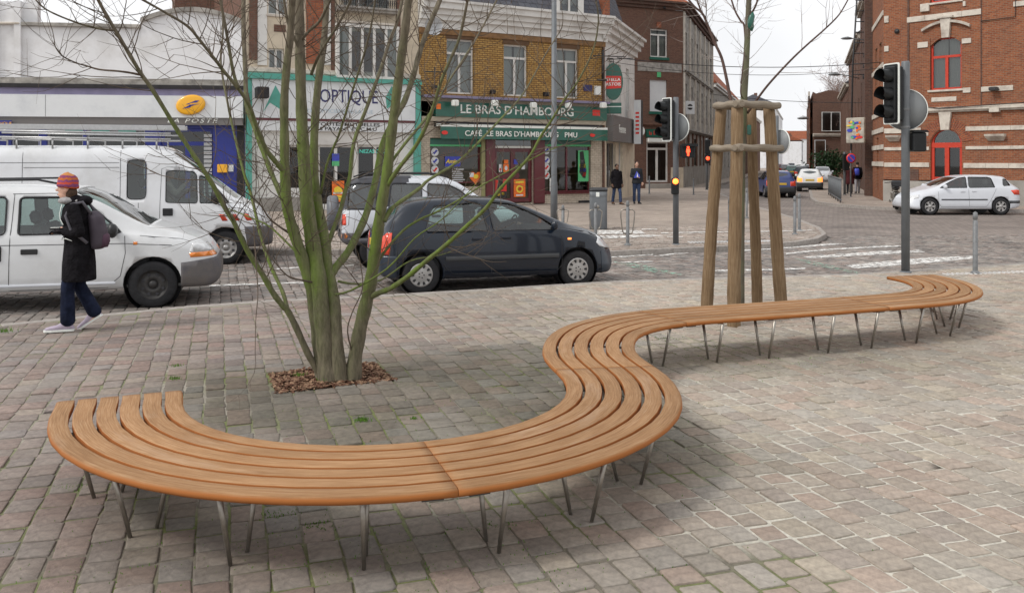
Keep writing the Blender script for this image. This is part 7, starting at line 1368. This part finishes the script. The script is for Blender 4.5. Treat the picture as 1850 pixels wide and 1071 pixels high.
TW.build('twigs', simple('pale_twig', (.30, .26, .24), .85, .3, 3, 0), yt, kind='stuff'); k = MB(); p = PD(1357, 42, YD - .07) - YO; k.smooth = True; k.loft([[(p.x + rx_ * math.cos(t) + dx, p.y + rx_ * .6 * math.sin(t), p.z + dz) for t in [2 * PI * i / 8 for i in range(8)]] for dz, rx_, dx in ((-.10, .005, .01), (-.05, .035, 0), (.0, .04, -.01), (.08, .035, .01), (.13, .006, .02))]); k.build('caught_bag', MT['green'], yt)
# stake frame
MT['log'] = wood_mat('weathered_log', (.13, .080, .045), (.26, .178, .104), (.39, .295, .19), True, .85, 2, 30); MT['log_pale'] = wood_mat('silvery_rail', (.17, .135, .10), (.31, .265, .21), (.44, .40, .34), True, .85, 2, 30)
gd = thing('tree_guard', 'wooden tree guard of four leaning log posts joined by two rings of half-log rails', 'tree guard', (PD(1345, 560, YD).x, YD, 0))
def GP(px, py, D): return PD(px, py, D) - YO
posts_ = {'a': ((1277, 548, YD + .05), (1302, 196, YD + .03), 21.5), 'b': ((1327, 545, YD - .42), (1331, 194, YD - .30), 22.5), 'c': ((1367, 543, YD + .42), (1358, 196, YD + .30), 19.5), 'd': ((1411, 540, YD + .05), (1388, 194, YD + .03), 22)}
for (b0, t0, w_) in posts_.values():
    B, T_ = GP(*b0), GP(*t0); dv = (T_ - B).normalized(); B2 = B - dv * (B.z / dv.z) - dv * .1; n = 22; P, R_ = [], []
    for i in range(n + 1):
        t = i / n; q = B2.lerp(T_, t) + Vector((math.sin(t * 5 + w_) * .008, math.cos(t * 4 + w_) * .008, 0)); P.append(q); R_.append(w_ / 2 * YD / FPX * (1.04 - .10 * t) * (1 + .035 * math.sin(i * 2.3 + w_ * 3) + .02 * math.sin(i * 5.1)))
    k = MB(); k.smooth = True; k.tube(P, R_, 16, True, st=True); k.build('post', MT['log'], gd)
def rail(a, b, r_, ext=.05, flat=.62):
    A, B = Vector(a), Vector(b); d = (B - A).normalized(); A = A - d * ext; B = B + d * ext; n = 10; P = [A.lerp(B, i / n) + Vector((0, 0, .006 * math.sin(i * 1.3))) for i in range(n + 1)]; k = MB(); k.smooth = True
    k.tube(P, [r_ * (.9 if i in (0, n) else 1) * (1 + .04 * math.sin(i * 2.1 + a[0] * 7)) for i in range(n + 1)], 14, True, st=True, sq=1.0); k.build('rail', MT['log_pale'], gd)
for zpy, zpy2, over in ((192, 191, 0), (268.5, 267, 0)):
    def at(key, py): b0, t0, w_ = posts_[key]; B, T_ = GP(*b0), GP(*t0); zz = HC - (py - HY) * YD / FPX; t = (zz - B.z) / (T_.z - B.z); return B.lerp(T_, t)
    A, B_, C_, D__ = (at(x, zpy) for x in 'abcd')
    for Q in (A, B_, C_, D__): Q.z = A.z
    o_ = Vector((0, -.07, 0)); rr_ = .043 if zpy < 200 else .041
    rail(A + Vector((-.05, -.06, 0)), B_ + Vector((.0, -.085, 0)), rr_, .06); rail(B_ + Vector((0, -.085, .004)), D__ + Vector((.07, -.06, .004)), rr_, .06); rail(D__ + Vector((.04, .06, 0)), C_ + Vector((0, .08, 0)), .04, .02); rail(C_ + Vector((0, .08, 0)), A + Vector((-.04, .06, 0)), .04, .02)
k = MB(); k.tube([(x, -.03, 2.0) for x in (-.2, .2)], .012, 4); k.bevbox(.02, .07, -.05, -.03, 2.18, 2.30, .01); k.build('strap', MT['green'], gd)
# far trees on the right of the street
for i, (px, D, h, cr_) in enumerate(((1509, 108, 11, 2.6), (1519, 106, 12, 2.4), (1536, 105, 14.5, 2.2))):
    x = (px - CX) * D / FPX; o = thing('bare_street_tree', ['bare reddish tree above the gabled house roof', 'bare tree filling the gap beside the brown houses', 'tall bare tree rising behind the dark brick houses'][i], 'tree', (x, D, 0)); TW = MB()
    k = MB(); k.tube([(0, 0, 0), (.1, 0, h * .3), (0, 0, h * .55)], [.22, .16, .1], 8); k.build('trunk', MT['twig'], o)
    for j in range(13): a = trand.uniform(0, 2 * PI); zz = trand.uniform(h * .3, h * .55); twig(Vector((0, 0, zz)), Vector((math.cos(a), math.sin(a), 1.3)), trand.uniform(.3, .45) * h, .035, 0)
    TW.build('crown', simple('reddish_twigs', (.30, .22, .19), .9, .2, 2, 0), o)
g = PD(1500, 300, 88); ivy = thing('evergreen_bush', 'dark green bush against the side wall of the gabled house', 'bush', (g.x, g.y, 0)); LV = MB()
for _ in range(1500):
    a, b_ = trand.gauss(0, .9), trand.gauss(0, .6); zz = trand.uniform(.5, 2.6) + trand.gauss(0, .3); s_ = trand.uniform(.08, .18); n_ = Vector((trand.gauss(0, 1), trand.gauss(0, 1), trand.gauss(0, 1))).normalized(); t1 = n_.orthogonal().normalized() * s_; t2 = n_.cross(t1); c = Vector((a, b_, zz)); LV.add([c - t1, c + t2 * .6, c + t1, c - t2 * .6], [(0, 1, 2, 3)])
LV.build('foliage', simple('evergreen_leaf', (.025, .055, .022), .7, .5, 1.2, 0), ivy, kind='stuff'); k = MB(); k.tube([(0, 0, 0), (0, 0, 1.5)], .08, 6); k.build('stem', MT['twig'], ivy)

# ================================================================== PEOPLE
def capsule(k, A, B, ra, rb, n=10, sq=1.0):
    A, B = Vector(A), Vector(B); d = (B - A).normalized(); P = [A - d * ra * .7, A - d * ra * .35, A] + [A.lerp(B, t) for t in (.33, .66)] + [B, B + d * rb * .35, B + d * rb * .7]
    R_ = [ra * .55, ra * .88, ra, ra + (rb - ra) * .33, ra + (rb - ra) * .66, rb, rb * .88, rb * .55]; k.tube(P, R_, n, True, sq=sq)
def oval(k, c, rx, ry, rz_, n=14, m=9):
    rings = []
    for i in range(m + 1):
        t = PI * (i + .15) / (m + .3); rings.append([(c[0] + rx * math.sin(t) * math.cos(a), c[1] + ry * math.sin(t) * math.sin(a), c[2] - rz_ * math.cos(t)) for a in [2 * PI * j / n for j in range(n)]])
    k.loft(rings, True)
def stack(k, rows, n=18):                              # rows: (x, y, z, rx, ry)
    k.loft([[(x + rx * math.cos(a), y + ry * math.sin(a), z_) for a in [2 * PI * j / n for j in range(n)]] for x, y, z_, rx, ry in rows], True)
def remesh(k, name, m, par, vox, it=3, label=None):
    me = bpy.data.meshes.new(name); me.from_pydata(k.v, [], k.f); bm = bmesh.new(); bm.from_mesh(me); bmesh.ops.recalc_face_normals(bm, faces=bm.faces); bm.to_mesh(me); bm.free()
    me = evaluated(me, [('REMESH', dict(mode='VOXEL', voxel_size=vox, use_smooth_shade=True)), ('SMOOTH', dict(factor=.5, iterations=it))]); me.materials.clear(); me.materials.append(m); me.polygons.foreach_set('use_smooth', [True] * len(me.polygons))
    o = bpy.data.objects.new(name, me); link(o, par)
    if label: o['label'] = label
    return o
def fingers(k, wrist, d, side, up, s_=1.0, curl=.5, thumb=1):
    w = Vector(wrist); d = Vector(d).normalized(); up = Vector(up).normalized(); side = d.cross(up).normalized() * side
    pal = w + d * .05 * s_; capsule(k, w, w + d * .075 * s_, .026 * s_, .034 * s_, 10, .62)
    for i, (off, ln) in enumerate(((-.030, .062), (-.010, .072), (.010, .068), (.029, .052))):
        b0 = w + d * .088 * s_ + side * off * s_; p1 = b0 + (d * (1 - curl * .3) - up * curl * .5).normalized() * ln * .5 * s_; p2 = p1 + (d * (1 - curl) - up * curl).normalized() * ln * .35 * s_; p3 = p2 + (d * (1 - curl * 1.6) - up * curl * 1.3).normalized() * ln * .28 * s_
        k.tube([w + d * .05 * s_ + side * off * .8 * s_, b0, p1, p2, p3], [.010 * s_, .0098 * s_, .009 * s_, .0085 * s_, .006 * s_], 8)
    b0 = w + d * .03 * s_ - side * .024 * thumb * s_; k.tube([b0, b0 + (d * .6 - side * .9 * thumb).normalized() * .035 * s_, b0 + (d * .9 - side * .5 * thumb).normalized() * .065 * s_ - up * .01], [.014 * s_, .0115 * s_, .008 * s_], 8)
def person(label, loc, rz, P, mats, hs=1.0, vox=.011, hair='short', group=None, extras=None, sitting=False):
    """P: joint positions in metres, x forward, y left. One continuous body; clothes are its children."""
    o = thing('person', label, 'person', loc, rz, group); hd, nk = Vector(P['head']), Vector(P['neck']); pl = Vector(P['pelvis'])
    body = MB(); oval(body, hd + Vector((0, 0, .015)), .093, .075, .115); oval(body, hd + Vector((.022, 0, -.055)), .062, .056, .065); capsule(body, hd + Vector((-.015, 0, -.08)), nk + Vector((0, 0, -.03)), .052, .058)
    oval(body, hd + Vector((.098, 0, -.01)), .018, .012, .020, 8, 5); oval(body, hd + Vector((.082, 0, -.062)), .012, .022, .009, 8, 5); oval(body, hd + Vector((.076, 0, .028)), .014, .045, .010, 8, 5)
    for s_ in (-1, 1): oval(body, hd + Vector((-.005, s_ * .077, -.005)), .018, .010, .03, 8, 5)
    stack(body, [(pl.x, 0, pl.z - .08, .10, .14), (pl.x, 0, pl.z + .05, .11, .155), ((pl.x + nk.x) / 2, 0, (pl.z + nk.z) / 2 - .05, .095, .13), (nk.x - .005, 0, nk.z - .22, .11, .165), (nk.x, 0, nk.z - .08, .09, .15), (nk.x, 0, nk.z, .05, .07)])
    for sd_ in ('l', 'r'):
        sh, el, wr_ = (Vector(P[sd_ + q]) for q in ('sh', 'el', 'wr')); hp, kn, an = (Vector(P[sd_ + q]) for q in ('hip', 'kn', 'an'))
        capsule(body, sh, el, .045, .037); capsule(body, el, wr_, .036, .026); capsule(body, hp, kn, .075, .052); capsule(body, kn, an, .05, .036); fd = Vector(P[sd_ + 'ft']); capsule(body, an + Vector((0, 0, -.02)), fd, .036, .03)
        fingers(body, wr_, Vector(P.get(sd_ + 'hd', wr_ + (wr_ - el))) - wr_, 1 if sd_ == 'l' else -1, P.get('palm', (0, 0, 1)), 1.0, .45)
    remesh(body, 'body', mats['skin'], o, min(vox, .008), 1)
    for s_ in (-1, 1): k = MB(); oval(k, hd + Vector((.086, s_ * .031, .006)), .006, .011, .007, 8, 5); k.build('eye', MT['letter_white'], o); k = MB(); oval(k, hd + Vector((.091, s_ * .031, .006)), .003, .005, .005, 6, 5); k.build('iris', MT['sig_black'], o)
    k = MB(); oval(k, hd + Vector((.090, 0, -.062)), .006, .022, .006, 8, 5); k.build('mouth', simple('lips', (.35, .12, .10), .5, .1, 8, 0) if 'lips' not in MT else MT['lips'], o)
    # trousers
    k = MB(); stack(k, [(pl.x, 0, pl.z - .12, .12, .155), (pl.x, 0, pl.z, .13, .17), (pl.x, 0, pl.z + .10, .12, .155)])
    for sd_ in ('l', 'r'):
        hp, kn, an = (Vector(P[sd_ + q]) for q in ('hip', 'kn', 'an')); capsule(k, hp, kn, .095, .072); e_ = an.lerp(kn, .08); capsule(k, kn, e_, .07, P.get('hem', .066)); 
    remesh(k, 'trousers', mats['trousers'], o, vox, 2)
    # coat
    k = MB(); hem = P.get('coat_hem', pl.z - .15); hw = P.get('hem_w', (.16, .21)); cx_ = P.get('hem_x', pl.x)
    stack(k, [(cx_, 0, hem, hw[0], hw[1]), (cx_ * .5 + pl.x * .5, 0, (hem + pl.z) / 2, hw[0] * .97, hw[1] * .95), (pl.x, 0, pl.z + .05, .148, .185), ((pl.x + nk.x) / 2, 0, (pl.z + nk.z) / 2, .14, .17), (nk.x - .01, 0, nk.z - .20, .15, .19), (nk.x - .005, 0, nk.z - .07, .125, .175), (nk.x, 0, nk.z + .01, .075, .085)])
    for sd_ in ('l', 'r'):
        sh, el, wr_ = (Vector(P[sd_ + q]) for q in ('sh', 'el', 'wr')); capsule(k, sh, el, .070, .058); capsule(k, el, el.lerp(wr_, .93), .058, .046)
    if P.get('hood'): oval(k, nk + Vector((-.10, 0, .015)), .085, .12, .06); oval(k, nk + Vector((0, 0, .035)), .085, .09, .05)
    remesh(k, 'coat', mats['coat'], o, vox, 2)
    for sd_ in ('l', 'r'):
        an, ft = Vector(P[sd_ + 'an']), Vector(P[sd_ + 'ft']); dv = (ft - an); dv.z = ft.z - an.z; fl = (Vector((ft.x, ft.y, ft.z)) - Vector((an.x, an.y, P.get(sd_ + 'heel', ft.z)))); fl.normalize(); hl = Vector((an.x, an.y, P.get(sd_ + 'heel', ft.z))) - fl * .045
        k = MB(); rows = []
        up = Vector((0, 1, 0)).cross(fl) * -1 if fl.x > 0 else Vector((0, 0, 1)); up = Vector((-fl.z, 0, fl.x)).normalized() if abs(fl.x) > .1 else Vector((0, 0, 1))
        for t, w_, h_ in ((-.02, .018, .03), (.0, .032, .075), (.05, .036, .095), (.10, .037, .088), (.16, .042, .06), (.22, .043, .048), (.26, .032, .038), (.275, .012, .02)):
            c = hl + fl * t * P.get('shoe', 1.0); rows.append([tuple(c + Vector((0, 1, 0)) * (w_ * math.cos(a)) + up * (h_ * .5 + h_ * .5 * math.sin(a) - .012)) for a in [2 * PI * j / 12 for j in range(12)]])
        k.smooth = True; k.loft(rows, True); sh_ = k.build('shoe', mats['shoe'], o); k = MB(); k.loft([[tuple(hl + fl * t * P.get('shoe', 1.0) + Vector((0, y_, 0)) + up * z_) for y_, z_ in ((-w_, -.022), (w_, -.022), (w_, .002), (-w_, .002))] for t, w_ in ((-.02, .025), (.0, .037), (.1, .041), (.2, .048), (.26, .036), (.283, .014))]); k.build('sole', mats.get('sole', MT['black']), sh_)
    if hair == 'short': k = MB(); oval(k, hd + Vector((-.018, 0, .035)), .10, .084, .105); n0 = [v for v in k.v]; k.v = [(min(x, hd.x + .068 if z_ > hd.z + .05 else hd.x + .02), y, max(z_, hd.z - .04 - (x - hd.x) * .3)) for x, y, z_ in n0]; k.smooth = True; k.build('hair', mats['hair'], o)
    if extras: extras(o, P)
    return o
MT['lips'] = simple('lips', (.35, .12, .10), .5, .1, 8, 0)
black_coat = simple('black_coat', (.012, .011, .013), .92, .4, 9, .9, 11, bdist=.05, spec=.08); jeans = simple('dark_jeans', (.012, .016, .034), .9, .45, 12, .6, 22, bdist=.02); blue_jeans = simple('blue_jeans', (.04, .058, .11), .9, .3, 14, .3, 30)
hair_b = simple('brown_hair', (.07, .04, .025), .6, .3, 40, .3); hair_k = simple('black_hair', (.012, .010, .010), .6, .3, 40, .2); canvas = simple('lilac_canvas', (.42, .36, .44), .8, .1, 20, .1); grey_coat = simple('charcoal_jacket', (.03, .032, .036), .85, .25, 10, .2)
def M_(**k_): return k_
# the woman walking left along the kerb
def hatnode():
    m, t, b = NT('knitted_hat'); c = nd(t, 'ShaderNodeTexCoord').outputs['Object']; sp_ = nd(t, 'ShaderNodeSeparateXYZ'); t.links.new(c, sp_.inputs[0]); n = noise(t, c, 28, 3)
    ad = nd(t, 'ShaderNodeMath', operation='MULTIPLY_ADD'); ad.inputs[1].default_value = .05; t.links.new(n, ad.inputs[0]); t.links.new(sp_.outputs[2], ad.inputs[2]); mr = nd(t, 'ShaderNodeMapRange'); mr.inputs['From Min'].default_value = 1.555; mr.inputs['From Max'].default_value = 1.76; t.links.new(ad.outputs[0], mr.inputs[0])
    cc = ramp(t, [(0, (.50, .05, .025)), (.18, (.55, .10, .025)), (.30, (.20, .05, .13)), (.42, (.50, .065, .03)), (.55, (.24, .06, .16)), (.66, (.50, .13, .03)), (.78, (.24, .05, .12)), (.9, (.50, .20, .06))], mr.outputs[0]); cc.node.color_ramp.interpolation = 'CONSTANT'
    t.links.new(cc, b.inputs['Base Color']); b.inputs['Roughness'].default_value = .95; bumpn(t, noise(t, c, 90, 2), .8, .01, b); return m
g = G(143, 597); WP = dict(head=(.125, 0, 1.565), neck=(.045, 0, 1.42), pelvis=(0, 0, .93), lsh=(.03, .17, 1.36), lel=(-.05, .23, 1.10), lwr=(.13, .14, 1.10), lhd=(.20, .10, 1.11), rsh=(.03, -.17, 1.36), rel=(.0, -.24, 1.10), rwr=(.13, -.12, 1.11), rhd=(.20, -.06, 1.13),
  lhip=(.01, .09, .88), lkn=(.10, .08, .50), lan=(.10, .07, .09), lft=(.26, .08, .035), rhip=(-.02, -.09, .88), rkn=(.02, -.08, .50), ran=(-.16, -.07, .16), rft=(-.03, -.07, .045), rheel=.13, lheel=.035, coat_hem=.56, hem_w=(.175, .23), hem_x=.0, hood=True, hem=.078)
def wextra(o, P):
    hd = Vector(P['head']); k = MB(); k.smooth = True
    k.loft([[(hd.x - .012 + dx + rx_ * math.cos(a), rx_ * .92 * math.sin(a), hd.z + z_ + .012 * math.cos(a)) for a in [2 * PI * j / 22 for j in range(22)]] for z_, rx_, dx in ((.012, .102, 0), (.02, .112, 0), (.045, .115, 0), (.052, .108, 0), (.10, .106, -.004), (.14, .086, -.01), (.165, .055, -.015), (.176, .02, -.018))], True); k.build('knitted_hat', hatnode(), o)
    k = MB(); k.smooth = True
    oval(k, hd + Vector((-.045, 0, -.045)), .065, .082, .09); k.build('hair', hair_b, o)
    k = MB(); oval(k, hd + Vector((-.02, 0, -.125)), .105, .10, .05); oval(k, hd + Vector((-.12, 0, -.13)), .07, .09, .05); k.tube([hd + Vector((.03 + .06 * math.cos(a) - .03, .085 * math.sin(a), -.13)) for a in [2 * PI * j / 12 for j in range(13)]], .03, 8); remesh(k, 'grey_hood', simple('grey_fleece', (.33, .32, .32), .95, .2, 30, .3), o, .012, 2)
    for pts in ([(.155, .09, 1.40), (.175, .10, 1.30), (.165, .12, 1.24), (.12, .20, 1.185)], [(.13, .10, 1.06), (.15, .13, 1.02), (.10, .19, 1.035), (.03, .215, 1.01)]): k = MB(); k.smooth = True; k.tube(pts, .0045, 6); k.build('cord', MT['letter_white'], o)
bw = person('woman in a striped knitted hat and long black coat walking left beside the minivan', (g.x, g.y, 0), rad(195), WP, M_(skin=simple('fair_skin', (.66, .40, .30), .55, .08, 14, 0), trousers=jeans, coat=black_coat, shoe=canvas, sole=MT['letter_white'], hair=hair_b), vox=.010, hair='none', extras=wextra)
bp = thing('backpack', 'purple grey backpack worn by the woman in the striped hat', 'backpack', (g.x, g.y, 0), rad(195)); k = MB(); stack(k, [(-.19, .01, .90, .06, .11), (-.20, .01, .95, .085, .14), (-.20, .01, 1.10, .095, .145), (-.17, .01, 1.26, .08, .13), (-.15, .01, 1.32, .045, .09)]); remesh(k, 'bag', simple('purple_grey_nylon', (.075, .062, .078), .7, .15, 8, .2), bp, .014, 3)
k = MB(); k.smooth = True; stack(k, [(-.245, .01, .92, .05, .095), (-.262, .01, .98, .055, .11), (-.262, .01, 1.05, .05, .105), (-.245, .01, 1.09, .03, .085)]); k.build('front_pocket', simple('mauve_nylon', (.085, .045, .07), .7, .15, 8, .1), bp)
for s_ in (-1, 1): k = MB(); k.smooth = True; k.tube([(-.14, s_ * .12, 1.30), (-.06, s_ * .14, 1.425), (.05, s_ * .145, 1.40), (.10, s_ * .17, 1.28), (.04, s_ * .22, 1.13), (-.12, s_ * .20, .98)], .017, 8, sq=1.0); k.build('strap', simple('grey_strap', (.11, .105, .12), .8, .1, 20, .1), bp)
hc = Matrix.Rotation(rad(195), 3, 'Z') @ Vector((.235, .03, 1.14)); cup = thing('phone', 'small dark and white phone held in the woman\'s gloved hands', 'phone', (g.x + hc.x, g.y + hc.y, 1.13), rad(195)); k = MB(); k.bevbox(-.05, .05, -.03, .03, -.01, .012, .004); k.build('case', MT['black'], cup); k = MB(); k.bevbox(-.045, .045, -.026, .026, .0125, .016, .001); k.build('screen', MT['letter_white'], cup)
k = MB()
for wr_, hd_, s_ in (((.13, .14, 1.10), (.20, .10, 1.11), 1), ((.13, -.12, 1.11), (.20, -.06, 1.13), -1)): fingers(k, Vector(wr_) - (Vector(hd_) - Vector(wr_)) * .3, Vector(hd_) - Vector(wr_), s_, (0, 0, 1), 1.22, .45)
gv = remesh(k, 'gloves', black_coat, bw, .007, 1)
# pair on the far pavement
def stand(h=1.75, lx=.0, spread=.09, step=.06, **kw):
    f = h / 1.75; d = dict(head=(.03, 0, 1.63 * f), neck=(0, 0, 1.48 * f), pelvis=(0, 0, .95 * f), lsh=(0, .18, 1.42 * f), lel=(-.04, .24, 1.14 * f), lwr=(.06, .23, .90 * f), rsh=(0, -.18, 1.42 * f), rel=(-.04, -.24, 1.14 * f), rwr=(.06, -.23, .90 * f), lhip=(0, spread, .9 * f), lkn=(step * .8, spread, .5 * f), lan=(step, spread, .09), lft=(step + .15, spread + .02, .035), rhip=(0, -spread, .9 * f), rkn=(-step * .4, -spread, .5 * f), ran=(-step, -spread, .09), rft=(-step + .15, -spread - .02, .035), coat_hem=.84 * f, lheel=.035, rheel=.035); d.update(kw); return d
g = G(1150, 368.5, .01); person('man in dark jacket and jeans holding a blue and white folder by the cafe corner', (g.x, g.y, .012), rad(-84), stand(1.82, hood=False, rel=(.05, -.25, 1.18), rwr=(.22, -.06, 1.15), rhd=(.28, .02, 1.15)), M_(skin=MT['skin'], trousers=blue_jeans, coat=grey_coat, shoe=MT['black'], hair=hair_k), vox=.02)
q = Matrix.Rotation(rad(-84), 3, 'Z') @ Vector((.26, -.04, 1.24)); fo = thing('folder', 'blue and white folder held against the chest of the man by the cafe', 'folder', (g.x + q.x, g.y + q.y, 1.25), rad(6)); k = MB(); k.prism([(-.14, -.12), (.12, -.10), (.10, .02), (-.02, .17)], 'y', -.02, .02); k.build('cover', MT['blue_p'], fo); k = MB(); k.prism([(-.02, -.08), (.04, -.06), (.0, .12)], 'y', -.026, -.021); k.build('white_corner', MT['letter_white'], fo)
g = G(1114, 369.5, .01); person('person in black hooded coat walking beside the man with the folder', (g.x, g.y, .012), rad(-70), stand(1.70, step=.2, hood=True, coat_hem=.68, hem_w=(.18, .23)), M_(skin=MT['dark_skin'], trousers=blue_jeans, coat=black_coat, shoe=MT['dkbrown'] if 'dkbrown' in MT else simple('brown_shoe', (.12, .06, .03), .6, .1, 9, 0), hair=hair_k), vox=.02)
g = G(1535, 350.5, 0); person('person in long dark red coat walking away on the right pavement', (g.x, g.y, .004), rad(75), stand(1.70, step=.14, coat_hem=.55, hem_w=(.2, .26)), M_(skin=MT['skin'], trousers=grey_coat, coat=simple('maroon_coat', (.07, .018, .02), .9, .2, 8, .2), shoe=MT['black'], hair=hair_k), vox=.024)
g = G(1549, 349.5, 0); person('person in black coat with pale trousers walking away beside the dark red coat', (g.x, g.y, .004), rad(75), stand(1.78, step=-.14, coat_hem=.8), M_(skin=MT['skin'], trousers=simple('pale_trousers', (.35, .34, .36), .9, .1, 8, .1), coat=black_coat, shoe=MT['black'], hair=hair_k), vox=.024)
q = Matrix.Rotation(rad(75), 3, 'Z') @ Vector((-.2, .05, 0)); bb = thing('blue_backpack', 'small blue backpack on the person in black on the right pavement', 'backpack', (g.x + q.x, g.y + q.y, 1.22), rad(75)); k = MB(); k.smooth = True; stack(k, [(0, 0, -.2, .07, .12), (0, 0, -.1, .11, .16), (0, 0, .1, .1, .15), (0, 0, .2, .05, .1)]); k.build('bag', MT['blue_p'], bb)
# drivers
def seated(**kw):
    d = dict(head=(.05, 0, 1.02), neck=(.0, 0, .86), pelvis=(0, 0, .28), lsh=(.0, .18, .80), lel=(.18, .22, .56), lwr=(.42, .14, .66), rsh=(0, -.18, .80), rel=(.18, -.22, .56), rwr=(.42, -.12, .66), lhip=(.03, .09, .25), lkn=(.45, .10, .36), lan=(.70, .10, .02), lft=(.85, .10, -.02), rhip=(.03, -.09, .25), rkn=(.45, -.10, .36), ran=(.70, -.10, .02), rft=(.85, -.1, -.02), coat_hem=.20, lheel=-.02, rheel=-.02); d.update(kw); return d
def in_car(root_loc, rz, x, y, z): c, s_ = math.cos(rz), math.sin(rz); return (root_loc[0] + x * c - y * s_, root_loc[1] + x * s_ + y * c, ROADZ + z)
light_j = simple('light_jacket', (.42, .36, .33), .9, .2, 10, .2)
person('driver in a pale jacket at the wheel of the white panel van', in_car(vn['loc'], vn['rz'], 3.42 - 2.7, -.36, .72), vn['rz'], seated(lwr=(.40, .10, .70), rwr=(.36, -.14, .82), rel=(.2, -.24, .62)), M_(skin=MT['skin'], trousers=jeans, coat=light_j, shoe=MT['black'], hair=hair_b), vox=.02)
person('driver in dark clothes inside the dark blue hatchback', in_car(hatch['loc'], hatch['rz'], 1.98 - 1.9, .36, .26), hatch['rz'], seated(), M_(skin=MT['skin'], trousers=jeans, coat=grey_coat, shoe=MT['black'], hair=hair_k), vox=.02)
